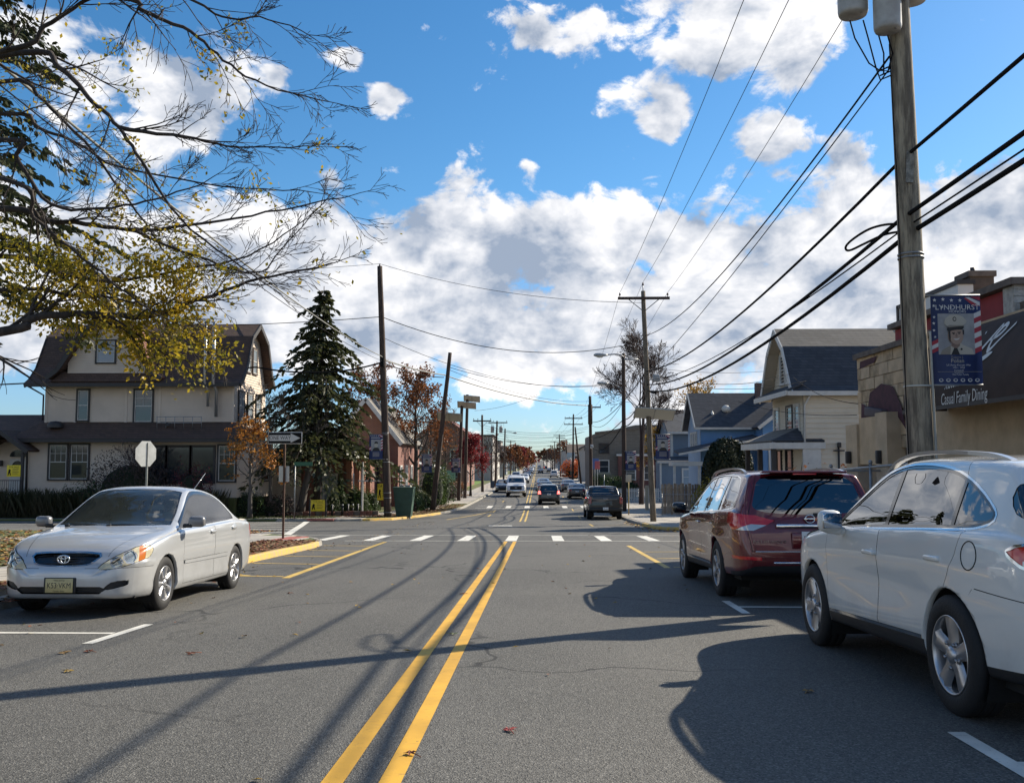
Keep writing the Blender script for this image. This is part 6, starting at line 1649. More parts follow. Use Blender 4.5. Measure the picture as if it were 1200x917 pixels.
# splice loop by the near pole
sl = np_at(4.55)+V((-.25, .2, 0))
cable('coiled splice loop on the bundled cable left of the near pole', [V(q) for q in catmull([tuple(sl+V(d)) for d in ((.25, -.1, -.02), (.05, .0, .02), (-.10, .3, .03), (-.20, .7, -.02), (-.24, .9, -.09), (-.20, .85, -.15), (-.10, .5, -.13), (.05, .15, -.09), (.25, .0, -.08))], 5)], .018, 0, None, 1, GC)
_a, _b = np_at(4.42)+V((.05, .17, 0)), B(459)
def bun(t): p = _a.lerp(_b, t); p.z -= 4*.70*t*(1-t); return p
cable('splice closure hanging on the bundled cable near the corner pole', [bun(.90)-V((0, 0, .05)), bun(.925)-V((0, 0, .06)), bun(.95)-V((0, 0, .05))], .06, 0.0, None, 4, GC, 'splice_closure')
# house drops on the right
for lab, a, b in (('service drop from the bundled cable to the cream gambrel house front', bun(.62), at(945, 446, 42)), ('second service drop to the cream gambrel house roof edge', bun(.55), at(925, 438, 42.5)),
      ('service drop past the cream house wall to the tan block building', at(930, 442, 40), at(1006, 473, 23.6)), ('drop wire across the cream house upper wall', at(865, 470, 44), at(1004, 486, 30)),
      ('thin wire running right from the corner pole over the blue house', B(432), at(905, 434, 60)), ('wire slanting up from the corner pole towards the near pole top', B(441), np_at(6.75)+V((-.1, 0, 0))),
      ('drop wire from the corner pole down behind the yellow tree', bun(.9), at(752, 478, 62)), ('second drop wire behind the corner pole', bun(.96), at(738, 484, 63.9))):
 cable(lab, [a, b], .011, .22, None, 12, GC)
# cables on the left pole
GL = 'overhead cables crossing from the left poles'
cable('thin top wire from the tall left pole over the road to the corner pole', [at(-80, 330, 66), lt1+V((0, 0, .15)), tp_at(at(0, 358, 47).z)], .013, .4, None, 20, GL, sags=(.3, .55))
cable('twisted cable from the tall left pole over the road to the lamp pole', [at(-60, 372, 64), l1_at(371), at(728, 405, 63.8), at(757, 410, 70)], .024, .4, None, 22, GL, sags=(.6, 1.15, .3))
cable('thin cable sagging from the left pole to the far lamp arm', [l1_at(395), at(715, 451, 70)], .015, 1.1, None, 20, GL)
cable('pale thick cable slung from the left pole down to the third pole on the right', [l1_at(421), at(520, 439, 72), at(690, 475, 100)], .05, .3, M_cableg, 18, GL, sags=(.12, .55))
cable('dark cable lashed below the pale cable at the left pole', [l1_at(425), at(520, 442, 72)], .035, .2, None, 12, GL)
cable('pale thick cable coming towards us from the tall left pole over the silver sedan', [l1_at(418), V((-5.9, -20, 8.3))], .024, 1.25, M_cableg, 40, GL)
cable('second cable beside the pale one coming towards us from the left pole', [l1_at(423), V((-5.7, -20, 8.0))], .011, 1.35, None, 40, GL)
cable('dark cable bundle running left from the tall left pole through the spruce', [l1_at(424), at(380, 436, 54), at(300, 430, 55), at(-40, 452, 64)], .05, .12, None, 10, GL)
cable('thin twisted cable from the leaning pole over to the far lamp', [at(526, 430, 65), at(703, 451, 72)], .02, .55, None, 18, GL)
cable('thin cable from the leaning pole to the right side', [at(526, 433, 65), at(690, 470, 100)], .016, .7, None, 18, GL)
cable('thin cable leaving the left solar poles towards the road', [at(556, 481, 90), at(630, 462, 90)], .014, .3, None, 12, GL)
GF = 'far cables strung across the street'
for k in range(9):
 Y = 108+k*11; v0 = 498+k*3.2; e = R.uniform(-3, 3)
 cable('faint cable sagging across the far street, %s of nine' % ('uppermost', 'second highest', 'third highest', 'fourth highest', 'middle one', 'fourth lowest', 'third lowest', 'second lowest', 'lowest')[k], [at(566-k*.5+k*2.2, v0, Y), at(692-k*3.2, v0+e+1, Y+6)], .016+.001*k, .9, None, 14, GF)
cable('bundle from the lamp pole to the third pole on the right', [at(731, 495, 64), at(692, 522, 100)], .035, 1.1, None, 14, GC)
cable('thin cable from the lamp pole to the third pole on the right', [at(731, 470, 64), at(692, 497, 100)], .018, .9, None, 14, GC)
for k in range(3): cable(('upper line of the left crossarm poles', 'middle line of the left crossarm poles', 'lower line of the left crossarm poles')[k], [at(556+k*9, 492, 106), at(574+k*8, 495, 127), at(592, 506+k*3, 160), at(598, 517+k, 230)], .012, .3, None, 10, GL)
for k in range(3): cable(('left wire between the right crossarm poles far off', 'middle wire between the right crossarm poles far off', 'right wire between the right crossarm poles far off')[k], [at(686+k*6, 478, 100), at(664+k*8, 489, 147), at(649+k*6, 509, 215), at(646+k*4, 517, 270)], .014, .35, None, 10, GC)
# --- signs -----------------------------------------------------------------------------------
M_signpost = mat('sign_post_rusty', (0.10, 0.055, 0.035), .8, noise=(9, .5)); M_postsil = mat('sign_post_steel', (.36, .37, .36), .45, .6, noise=(8, .3))
M_swht = mat('sign_white', (0.58, 0.58, 0.57), .45); M_sblk = mat('sign_black', (0.010, 0.010, 0.011), .8, spec=.2); M_sback = mat('sign_aluminium', (0.50, 0.51, 0.50), .4, .5, noise=(4, .2))
Yw = 26.9; pb_ = V((sxy(333, Yw), Yw, zg(Yw)+KH))
ow = thing('one_way_sign', 'black and white one way arrow sign on a rusty post at the left corner', 'sign', pb_)
ctr = at(334, 513, Yw)
MB().cbox((pb_.x, pb_.y+.03, (pb_.z+ctr.z+.15)/2), (.055, .05, ctr.z+.15-pb_.z)).build('post', M_signpost, ow)
pn = MB().bbox((ctr.x, ctr.y, ctr.z), (1.0, .012, .345), .004).build('panel', M_swht, ow)
MB().cbox((ctr.x, ctr.y-.0085, ctr.z), (.965, .003, .31)).build('black_field', M_sblk, pn)
ar = [(-.455, -.085), (.17, -.085), (.17, -.135), (.45, 0), (.17, .135), (.17, .085), (-.455, .085)]
MB().prism([(ctr.x+a, ctr.y-.0115, ctr.z+b) for a, b in ar], (0, .003, 0)).build('arrow', M_swht, pn)
text_mb('ONE WAY', .155, lambda x, y, z: (ctr.x-.14+x, ctr.y-.0135, ctr.z+y), xs=.86, space=1.0).build('lettering', M_sblk, pn)
# back of another small plate low on the same post
MB().cbox((ctr.x-.03, ctr.y+.075, at(0, 555, Yw).z), (.30, .006, .46)).build('lower_plate', M_sback, ow)
Ys = 27.6; sb = V((sxy(172, Ys), Ys, zg(Ys)+KH)); so = at(171.5, 531.5, Ys)
ss = thing('stop_sign', 'octagonal stop sign seen from behind on a slim steel post behind the silver sedan', 'sign', sb)
MB().cbox((sb.x, sb.y+.02, (sb.z+so.z+.3)/2), (.05, .04, so.z+.36-sb.z)).build('post', M_postsil, ss)
az = rad(64); dx_, dy_ = math.cos(az), math.sin(az)
oc = [(.41*math.cos(rad(22.5+45*k)), .41*math.sin(rad(22.5+45*k))) for k in range(8)]
oo = MB().prism([(so.x+a*dx_, so.y-.03+a*dy_, so.z+b) for a, b in oc], (-.006*dy_, .006*dx_, 0)).build('plate', M_sback, ss)
MB().prism([(so.x+a*.97*dx_-.0075*dy_, so.y-.03+a*.97*dy_+.0075*dx_, so.z+b*.97) for a, b in oc], (-.002*dy_, .002*dx_, 0)).build('red_face', mat('sign_red', (.45, .02, .03), .4), oo)
text_mb('STOP', .25, lambda x, y, z: (so.x-x*dx_-.0105*dy_, so.y-.03-x*dy_+.0105*dx_, so.z+y)).build('lettering', M_swht, oo)
# street name blade
Yn = 50.6; nb = V((sxy(346, Yn), Yn, zg(Yn)+KH)); nz = at(0, 545, Yn).z
sn = thing('street_name_sign', 'green street name blade on a slim pole before the spruce', 'sign', nb)
MB().tube([nb, (nb.x, nb.y, nz)], .035, 8).build('post', M_postsil, sn)
MB().cbox((nb.x+.45, nb.y, nz+.08), (1.0, .02, .22)).build('blade', mat('sign_green', (.02, .10, .05), .5), sn)
M_ys = mat('sign_yellow', (0.72, 0.55, 0.02), .5)
def yellow_sign(label, u, v, Y, wd, ht, posts=True):
 c = at(u, v, Y); b = V((c.x, Y, zg(Y)+KH))
 t = thing('yard_sign', label, 'sign', b, 'yellow lettered yard signs')
 pn = MB().bbox((c.x, Y, c.z), (wd, .02, ht), .004).build('panel', M_ys, t)
 if posts:
  for s_ in (-1, 1): MB().cbox((c.x+s_*(wd/2+.06), Y+.01, (b.z+c.z+ht/2)/2), (.08, .08, c.z+ht/2+.1-b.z)).build('post', mat('post_dark', (.02, .02, .02), .7), t)
 text_mb('FOR SALE', ht*.20, lambda x, y, z: (c.x+x+wd*.02, Y-.0125, c.z+y+ht*.34)).build('lettering', M_sblk, pn)
 # small walking figure and text rows
 MB().face([(c.x+a*wd, Y-.0125, c.z+b*ht) for a, b in ((-.42, -.38), (-.36, -.38), (-.30, -.16), (-.24, -.38), (-.18, -.38), (-.24, -.02), (-.19, .04), (-.27, .16), (-.35, .12), (-.38, -.05))]).build('figure', M_sblk, pn)
 o = MB()
 for k in range(4): o.face([(c.x+a*wd, Y-.0125, c.z+b*ht) for a, b in ((-.08, .16-.14*k), (.38-.06*(k % 2), .16-.14*k), (.38-.06*(k % 2), .21-.14*k), (-.08, .21-.14*k))])
 o.build('text_rows', mat('sign_olive', (.22, .16, .02), .6), pn, 'stuff')
 return t
yellow_sign('yellow sign on two dark posts before the little evergreens', 372.5, 592, 53.4, .82, .64)
yellow_sign('yellow sign hung on the porch railing of the tan house', 16, 551.5, 49.6, .75, .62, False)
yellow_sign('amber sign hanging from the white post beside the tall left pole', 449, 576, 57.0, .70, 1.0, False)
# white hanging post for it
wp = V((sxy(425, 57.2), 57.2, zg(57.2)+KH)); t = thing('sign_post', 'white cross shaped sign post beside the tall left pole', 'sign post', wp)
MB().cbox((wp.x, 57.2, (wp.z+at(0, 541, 57).z)/2), (.10, .10, at(0, 541, 57).z-wp.z)).build('post', M_swht, t); MB().cbox((at(437, 563, 57.2).x, 57.2, at(0, 563, 57).z), (1.8, .08, .08)).build('arm', M_swht, t)
# green utility cabinet
gb = V((sxy(474, 55.2), 55.2, zg(55.2)+KH)); t = thing('utility_cabinet', 'dark green tapered utility cabinet beside the tall left pole', 'cabinet', gb)
M_grn = mat('cabinet_green', (0.035, 0.085, 0.060), .55, noise=(3, .3))
w0, w1, h_ = .42, .60, 1.66
vs = [(gb.x-w0, gb.y-.3, gb.z), (gb.x+w0, gb.y-.3, gb.z), (gb.x+w0, gb.y+.5, gb.z), (gb.x-w0, gb.y+.5, gb.z), (gb.x-w1, gb.y-.42, gb.z+h_), (gb.x+w1, gb.y-.42, gb.z+h_), (gb.x+w1, gb.y+.55, gb.z+h_), (gb.x-w1, gb.y+.55, gb.z+h_)]
MB().add(vs, [(0, 3, 2, 1), (4, 5, 6, 7), (0, 1, 5, 4), (1, 2, 6, 5), (2, 3, 7, 6), (3, 0, 4, 7)]).build('housing', M_grn, t)
MB().box(gb.x-.64, gb.x+.64, gb.y-.46, gb.y+.58, gb.z+h_, gb.z+h_+.06).build('lid', M_grn, t); MB().box(gb.x-.40, gb.x+.40, gb.y-.38, gb.y-.365, gb.z+.15, gb.z+h_-.2) if False else None
for s_ in (-.35, .35): MB().box(gb.x+s_-.04, gb.x+s_+.04, gb.y-.1, gb.y+.1, gb.z-.16, gb.z).build('foot', M_steel, t)
# black bollards in front of the evergreens
for k, (u, vt, vb) in enumerate(((390, 593, 607), (402, 591, 602), (408.5, 592, 603), (414, 591.5, 602), (420, 592, 600))):
 Y = 55.6+.25*k; x = sxy(u, Y); z0 = zg(Y)+KH
 t = thing('bollard', ('short black garden post nearest the yellow sign', 'black garden post second from the yellow sign', 'black garden post third from the yellow sign', 'black garden post fourth from the yellow sign', 'black garden post nearest the white sign post')[k], 'bollard', (x, Y, z0), 'black garden posts before the evergreens')
 MB().tube([(x, Y, z0), (x, Y, z0+.62)], .06, 10).build('shaft', M_blackp, t); MB().lathe([(.07, 0), (.075, .03), (.05, .06), (0, .07)], 10, 'Z', (x, Y, z0+.62)).build('cap', M_steel, t)
def small_sign(label, u, vt, vb, Y, wd, ht, m, name='street_sign', group='small signs farther along the pavements', post=None):
 c = at(u, vt, Y); z0 = zg(Y)+KH; t = thing(name, label, 'sign', (c.x, Y, z0), group)
 MB().tube([(c.x, Y+.04, z0), (c.x, Y+.04, c.z)], .035, 6).build('post', post or M_postsil, t); MB().bbox((c.x, Y, c.z-ht/2), (wd, .03, ht), .006).build('panel', m, t); return t
small_sign('grey and white real estate sign by the dark round shrubs on the left', 476, 568, 0, 62, .85, 1.0, mat('sign_grey', (.30, .31, .32), .5))
small_sign('blue and white round sign at the left park edge', 517.5, 553, 0, 92, .5, .9, mat('sign_pale_blue', (.30, .38, .48), .5))
small_sign('tall pale green sign panel by the park lawn', 528.5, 551, 0, 95, .9, 1.25, mat('sign_pale_green', (.16, .33, .24), .5))
small_sign('red and white sign board on a post left of the third right pole', 700, 540, 0, 104, .55, .9, mat('sign_red_white', (.42, .10, .11), .5))
small_sign('blue and white shop sign hanging on the right beyond the black pickup', 697, 537, 0, 104.5, .9, 1.2, mat('sign_blue', (.07, .14, .33), .5))
small_sign('pale blue square sign high on a post far right', 669, 530, 0, 160, 1.3, .9, mat('sign_sky', (.30, .38, .42), .5))
small_sign('small green street sign beside the black pickup', 708, 553, 0, 80, 1.1, .2, mat('sign_dull_green', (.16, .18, .15), .5))
small_sign('small tan sign behind the pickup on a thin yellow post', 736.5, 556, 0, 58, .35, .45, mat('sign_tan', (.42, .38, .30), .5), post=mat('post_ochre', (.42, .32, .12), .6))
t = small_sign('dark blue litter bin post at the far left kerb', 577, 563, 0, 116, .5, .9, mat('bin_blue', (.02, .035, .06), .5))
# ================================================================== BUILDINGS
M_pane = mat('window_pane', (0.030, 0.036, 0.042), 0.06, 0, .8)
M_panel_l = mat('window_pane_painted_light', (0.22, 0.26, 0.30), 0.08, 0, .8)  # paler copy of the pane, light put into its base colour
M_trimw = mat('trim_white', (0.56, 0.55, 0.52), 0.6, noise=(3, .15)); M_trimd = mat('trim_dark', (0.030, 0.026, 0.026), .6); M_trimb = mat('trim_brown', (.055, .036, .028), .6)
def frame2(d):
 """outward normal d (plan) -> (along, out)"""
 o = V((d[0], d[1], 0)).normalized(); return V((-o.y, o.x, 0)), o
def window(par, c, wd, ht, d, mfr, msash=None, rows=2, cols=1, pane=None, case=.10, name='window', sill=True):
 """framed window at centre c facing plan direction d: window > pane, muntins"""
 al, o = frame2(d); c = V(c); msash = msash or mfr
 M_ = Matrix((al, o, V((0, 0, 1)))).transposed()
 mb = MB()
 for s_ in (-1, 1): mb.cbox(c+al*s_*(wd/2+case/2)+o*.03, (case, .09, ht+2*case), M_)
 mb.cbox(c+V((0, 0, ht/2+case/2))+o*.032, (wd, .09, case), M_); mb.cbox(c-V((0, 0, ht/2+case/2))+o*.036, (wd+(.18 if sill else 0), .12, case*.8), M_)
 f = mb.build(name, mfr, par)
 MB().cbox(c+o*.008, (wd, .02, ht), M_).build('pane', pane or M_pane, f)
 mb = MB(); t = .045
 for s_ in (-1, 1): mb.cbox(c+al*s_*(wd/2-t/2)+o*.035, (t, .03, ht), M_)
 for z in (-1, 1): mb.cbox(c+V((0, 0, z*(ht/2-t/2)))+o*.036, (wd-2*t, .03, t), M_)
 for k in range(1, rows): mb.cbox(c+V((0, 0, -ht/2+ht*k/rows))+o*.037, (wd-2*t, .03, t), M_)
 for k in range(1, cols):
  mb.cbox(c+al*(-wd/2+wd*k/cols)+V((0, 0, ht*.25))+o*.036, (.025, .025, ht/2-t), M_)
 if cols > 1: mb.cbox(c+V((0, 0, ht*.25))+o*.035, (wd-2*t, .024, .025), M_)
 mb.build('sash', msash, f, 'stuff')
 return f
def siding(par, p0, p1, z0, z1, d, m, course=.16, name='wall', top=None):
 """lapped boards between plan points p0 and p1; top(s) limits the height along the wall for gables"""
 al, o = frame2(d); p0, p1 = V((p0[0], p0[1], 0)), V((p1[0], p1[1], 0)); L = (p1-p0).length; e = (p1-p0).normalized()
 mb = MB(); z = z0
 while z < z1-1e-3:
  zt = min(z+course, z1); a, b = 0.0, L
  if top:
   n = 80; ss = [L*i/n for i in range(n+1) if top(L*i/n) >= (z+zt)/2]
   if not ss: z = zt; continue
   a, b = ss[0], ss[-1]
  A, B = p0+e*a, p0+e*b
  mb.add([A+o*.034+V((0, 0, z)), B+o*.034+V((0, 0, z)), B+o*.004+V((0, 0, zt)), A+o*.004+V((0, 0, zt))], [(0, 1, 2, 3)])
  mb.add([A+o*.034+V((0, 0, z)), B+o*.034+V((0, 0, z)), B+V((0, 0, z)), A+V((0, 0, z))], [(3, 2, 1, 0)])
  z = zt
 ob = mb.build(name, m, par)
 return ob
def plan_box(par, x0, x1, y0, y1, z0, z1, m, name='wall'): return MB().box(x0, x1, y0, y1, z0, z1).build(name, m, par)
def slabpoly(par, pts, th, m, name='roof'):
 """roof plane with thickness, upper face given"""
 pts = [V(p) for p in pts]; n = (pts[1]-pts[0]).cross(pts[2]-pts[0]).normalized()
 if n.z < 0: n = -n
 return fixnormals(MB().prism(pts, -n*th).build(name, m, par))
def strip_trim(par, a, b, sec, m, name='fascia'):
 a, b = V(a), V(b); d = (b-a); L = d.length; d.normalize()
 up = V((0, 0, 1)) if abs(d.z) < .95 else V((0, 1, 0)); s_ = d.cross(up).normalized(); u2 = s_.cross(d)
 M_ = Matrix((d, s_, u2)).transposed()
 return MB().cbox((a+b)/2, (L, sec[0], sec[1]), M_).build(name, m, par)
def pipe(par, pts, r, m, name='downpipe'): return MB().tube(pts, r, 8).build(name, m, par)
# ---------------------------------------------------------------- tan block restaurant on the right
M_tan = mat('block_tan', (0.56, 0.415, 0.265), 0.85, noise=(2.2, .22), bump=(22, .35)); M_tan2 = mat('block_tan_worn', (0.45, 0.335, 0.215), .9, noise=(5, .35), bump=(25, .5))
M_maroon = mat('maroon_old_paint', (0.075, 0.022, 0.035), .8, noise=(6, .4)); M_awn = mat('awning_canvas', (0.052, 0.030, 0.021), 0.85, noise=(2, .35), bump=(70, .2))
M_coping = mat('coping_stone', (0.17, 0.14, 0.12), .9, noise=(4, .4)); M_redp = mat('parapet_red', (0.28, 0.022, 0.030), .75, noise=(1.5, .3)); M_bw = mat('brick_painted_white', (.48, .47, .44), .85, noise=(9, .35), bump=(20, .8))
RX = 8.0; rb = thing('restaurant_building', 'tan painted block restaurant with a long black awning and maroon patches behind the near pole', 'building', (RX, 18, -1.2))
Y0, Y1 = 6.0, 23.4; ztop = 3.86
plan_box(rb, RX+.14, RX+14, Y0, Y1, -1.6, ztop-.02, M_tan)
# courses of painted blocks on the street front; each block an own piece
mats_b = [M_tan, M_tan2, mat('block_tan_light', (.54, .41, .275), .85, noise=(2.5, .2), bump=(22, .35))]
bh = .285; data = {}
cols_n = 0
for r_ in range(8):
 z = 1.62+r_*bh; yy = Y1; off = (.0 if r_ % 2 else .29); k = 0
 while yy > 19.3:
  L = .58 if k or not off else off
  a = max(yy-L, 19.25); ln = yy-a
  if ln < .1: break
  proud = R.uniform(0, .030); g_ = .012 if R.random() < .8 else .03
  key = (round(ln, 2),)
  if key not in data: data[key] = MB().box(-.07, .07, -ln/2+.009, ln/2-.009, -bh/2+.008, bh/2-.008).mesh('block', None)
  ob = bpy.data.objects.new('block', data[key].copy() if False else data[key]); COL.objects.link(ob); ob.parent = rb
  ob.location = V((RX+.085-proud, (yy+a)/2, z+bh/2))-rb.location
  ob.rotation_euler = (0, R.uniform(-.012, .012), R.uniform(-.008, .008))
  if not ob.material_slots or ob.data.materials[0] is None:
   ob.data.materials.clear(); ob.data.materials.append(M_tan)
  ob.material_slots[0].link = 'OBJECT'; ob.material_slots[0].material = R.choice([M_tan, M_tan, mats_b[1], mats_b[2]])
  yy = a; k += 1
# lower smooth wall strip, pilasters and recess with lanterns
MB().box(RX+.0, RX+.15, Y0, 19.25, -1.6, ztop-.03).build('render', M_tan, rb)
def pil(y0, y1, z1, x=RX-.28): return MB().box(x, RX+.10, y0, y1, -1.7, z1).build('pilaster', mats_b[2], rb)
pil(22.75, 23.55, 2.22); pil(20.75, 21.45, 2.42, RX-.30)
MB().box(RX-.22, RX+.02, 21.4501, 22.7499, 1.25, 2.36).build('lintel', M_tan, rb)
MB().box(RX+.0, RX+.06, 21.45, 22.75, -1.6, 1.25).build('recess', mat('recess_painted_shade', (.33, .24, .15), .9), rb)  # wall tan darkened, the shade of the recess put into its colour
MB().box(RX-.02, RX+.005, 21.55, 22.3, -1.5, .95).build('door', mat('door_brown', (.10, .07, .05), .7), rb)
for yy in (23.2, 21.15):
 MB().bbox((RX-.35, yy, 1.42), (.12, .12, .30), .02).build('lantern', M_trimd, rb)
# old maroon paint and the broken sign base
MB().add([(RX-.045, y_, z_) for y_, z_ in ((23.1, 2.25), (23.05, 2.75), (22.6, 2.62), (22.45, 2.95), (21.7, 3.12), (21.0, 3.0), (20.55, 2.55), (20.3, 2.0), (20.75, 2.3), (22.7, 2.22))], [tuple(range(10))]).build('paint_patch', M_maroon, rb)
MB().bbox((RX-.12, 21.9, 2.45), (.16, 1.1, .22), .03, Matrix.Rotation(.12, 3, 'X')).build('broken_bracket', mat('bracket_dark', (.09, .07, .075), .8), rb)
MB().add([(RX-.012, y_, z_) for y_, z_ in ((23.15, 3.78), (23.2, 3.6), (22.2, 3.66), (22.0, 3.80))], [(0, 1, 2, 3)]).build('paint_patch', M_maroon, rb)
yy = Y1+.1
while yy > 19.0: MB().box(RX-.08, RX+.32, yy-.92, yy, ztop, ztop+.12+R.uniform(-.01, .01)).build('coping', M_coping, rb); yy -= .93
# awning: curved canvas over ribs from the north end towards us
ya0, ya1 = 18.35, 6.0
prof = [(RX-.02, 3.78), (RX-.10, 3.74), (RX-.28, 3.62), (RX-.52, 3.25), (RX-.72, 2.90), (RX-.84, 2.62), (RX-.86, 2.30)]
mb = MB(); vs, fs = [], []
nY = 28
for i in range(nY+1):
 y_ = ya0+(ya1-ya0)*i/nY
 for j, (x_, z_) in enumerate(prof): vs.append((x_+(.018*math.sin(i*2.1+j) if 0 < j < 5 else 0), y_, z_-.02*(y_-18)/10))
m_ = len(prof)
for i in range(nY):
 for j in range(m_-1): fs.append((i*m_+j, i*m_+j+1, (i+1)*m_+j+1, (i+1)*m_+j))
mb.add(vs, fs, True)
aw = mb.build('awning', M_awn, rb)
MB().add([(x_, ya0, z_) for x_, z_ in prof]+[(RX-.01, ya0, 2.30)], [tuple(range(m_+1))]).build('end_panel', M_awn, aw)
MB().box(RX-.88, RX-.84, ya1, ya0, 2.24, 2.31).build('valance_rail', mat('rail_dark', (.03, .025, .025), .6), aw)
M_let = mat('lettering_white', (0.62, 0.61, 0.58), .6)
def aw_map(y0_, zc):
 """canvas point: s runs from left (north) to right (south) along the street, h up the slope"""
 def f(s, h):
  z_ = zc+h
  for (xa, za), (xb, zb_) in zip(prof, prof[1:]):
   if zb_ <= z_ <= za: t_ = (za-z_)/(za-zb_); x_ = xa+(xb-xa)*t_; break
  else: x_ = prof[0][0] if z_ > prof[0][1] else prof[-1][0]
  return (x_-.022, y0_-s, z_)
 return f
fm = aw_map(16.6, 2.40); text_mb('Casual Family Dining', .29, lambda x, y, z: fm(x, y), align='LEFT', xs=.70).build('lettering', M_let, aw, 'stuff')
fm2 = aw_map(16.5, 2.68); text_mb('Ristorante', .34, lambda x, y, z: fm2(x, y+.04*x), align='LEFT', shear=.45, xs=.62).build('lettering', M_let, aw, 'stuff')
# big brush script on the slope ("ive" as far as the banner lets it be seen)
_fs = aw_map(16.0, 3.27)
def fs_(a, b): return _fs(a*.62, b*.95)
def brush(pts, ws, name='brush_stroke'):
 P_ = catmull([(a, b, w) for (a, b), w in zip(pts, ws)], 6); vs, fc = [], []
 for i, (a, b, w) in enumerate(P_):
  q = P_[min(i+1, len(P_)-1)]; p = P_[max(i-1, 0)]; t_ = V((q[0]-p[0], q[1]-p[1])).normalized()
  vs += [fs_(a-t_.y*w, b+t_.x*w), fs_(a+t_.y*w, b-t_.x*w)]
 for i in range(len(P_)-1): fc.append((2*i, 2*i+1, 2*i+3, 2*i+2))
 MB().add(vs, fc, True).build(name, M_let, aw)
u2 = 1.0
brush([(-1.5, -.25), (-1.0, .28), (-.75, .2), (-1.0, -.1), (-.55, -.2)], [.03, .05, .05, .04, .02])
brush([(.05, .10), (-.03, -.10), (-.02, -.28)], [.02, .055, .02]); brush([(.13, .235), (.17, .26)], [.03, .02])
brush([(.20, .10), (.28, -.20), (.55, -.05), (.92, .30), (1.0, .27)], [.025, .05, .05, .03, .02])
brush([(.75, .06), (1.1, .12), (1.3, .25), (1.12, .30), (.88, .08), (1.0, -.14), (1.35, .05), (1.72, .28)], [.02, .035, .045, .04, .05, .045, .03, .03])
brush([(-.6, -.47), (.35, -.40), (1.05, -.24), (1.3, -.19)], [.02, .05, .055, .015]); 
# red parapet with white brick end and the rooftop sign
MB().box(RX+.16, RX+.62, 16.25, 21.3, ztop-.6, 4.30).build('parapet', M_redp, rb)
wp_ = MB().box(RX+.10, RX+.68, 15.9, 16.25, ztop-.6, 4.31).build('brick_pier', M_bw, rb)
for r_ in range(7):
 for c_ in range(2): MB().box(RX+.10+c_*.29+.006, RX+.10+(c_+1)*.29-.006, 15.885-R.uniform(0, .012), 15.91, 3.55+r_*.115+.005, 3.55+(r_+1)*.115-.005).build('brick', M_bw, wp_)
MB().box(RX+.02, RX+.76, 15.8, 21.4, 4.32, 4.44).build('parapet_coping', M_coping, rb)
MB().box(RX+.2, RX+14, 6, 15.9, ztop, ztop+.16).build('parapet', M_coping, rb)
rs = thing('rooftop_sign', 'white rooftop sign box with black frame above the tan restaurant roof', 'sign', (RX+.9, 20.5, ztop))
sx = RX+.75
MB().box(sx, sx+.32, 19.4, 22.6, 4.10, 5.03).build('cabinet', M_swht, rs)
for (a, b, c_, d_) in ((19.36, 22.64, 4.04, 4.12), (19.36, 22.64, 5.0, 5.09), (22.56, 22.66, 4.04, 5.09)): MB().box(sx-.03, sx+.35, a, b, c_, d_).build('frame_bar', M_trimd, rs)
for yy in (19.6, 20.9, 22.4): MB().box(sx+.12, sx+.2, yy-.04, yy+.04, ztop, 4.05).build('leg', M_trimd, rs)
MB().add([(sx-.012, y_, z_) for y_, z_ in ((22.35, 4.85), (22.2, 4.85), (21.8, 4.25), (21.65, 4.6), (21.55, 4.6), (21.8, 4.15))], [tuple(range(6))]).build('script_stroke', M_sblk, rs)
ch = thing('chimney_stack', 'brown square chimney stack behind the rooftop sign of the restaurant', 'chimney', (RX+1.45, 18.4, ztop))
MB().box(RX+1.1, RX+1.6, 19.6, 20.2, ztop, 5.2).build('shaft', mat('stucco_brown', (.115, .09, .075), .9, noise=(3, .4)), ch); MB().box(RX+1.06, RX+1.64, 19.56, 20.24, 5.201, 5.32).build('cap', M_coping, ch); MB().tube([(RX+1.3, 19.9, 5.3), (RX+1.3, 19.9, 5.45)], .05, 8).build('pot', M_trimd, ch)
# ---------------------------------------------------------------- cream gambrel house
M_cream = mat('siding_cream', (0.62, 0.55, 0.44), .75, noise=(.8, .12)); M_shdk = shingle_mat('shingle_blue_black', (.040, .046, .058), (.066, .072, .086)); M_shgr = shingle_mat('shingle_grey_brown', (.15, .135, .115), (.20, .18, .155))
M_soff = mat('soffit_cream', (.40, .345, .27), .8)
gx0, gy0, gy1 = 12.0, 42.3, 47.7; g0 = zg(44)+KH; ze = 4.5
gh_ = thing('gambrel_house', 'cream house with a dark barn roof and window air conditioner right of the blue house', 'house', (gx0+4, 45, g0))
def gtop(y):  # gambrel outline of the front gable
 m_ = (gy0+gy1)/2; h2 = (gy1-gy0)/2; t_ = abs(y-m_)/h2
 return 7.55-(t_/.52)*0.95 if t_ < .52 else 6.60-((t_-.52)/.48)*2.15
plan_box(gh_, gx0+.04, gx0+13, gy0+.04, gy1-.04, g0-.3, ze, M_cream, 'core')
siding(gh_, (gx0, gy1), (gx0, gy0), g0, 7.6, (-1, 0), M_cream, .17, 'wall', lambda s: gtop(gy1-s)-.02)
siding(gh_, (gx0, gy0), (gx0+13, gy0), g0, ze, (0, -1), M_cream, .23)
siding(gh_, (gx0+13, gy1), (gx0, gy1), g0, ze, (0, 1), M_cream, .23)
m_ = (gy0+gy1)/2; h2 = (gy1-gy0)/2; xf = gx0-.55; xb = gx0+13.2
prof_g = [(gy0-.38, ze-.02), (gy0-.05, ze+.22), (m_-.52*h2, 6.68), (m_, 7.70), (m_+.52*h2, 6.68), (gy1+.05, ze+.22), (gy1+.38, ze-.02)]
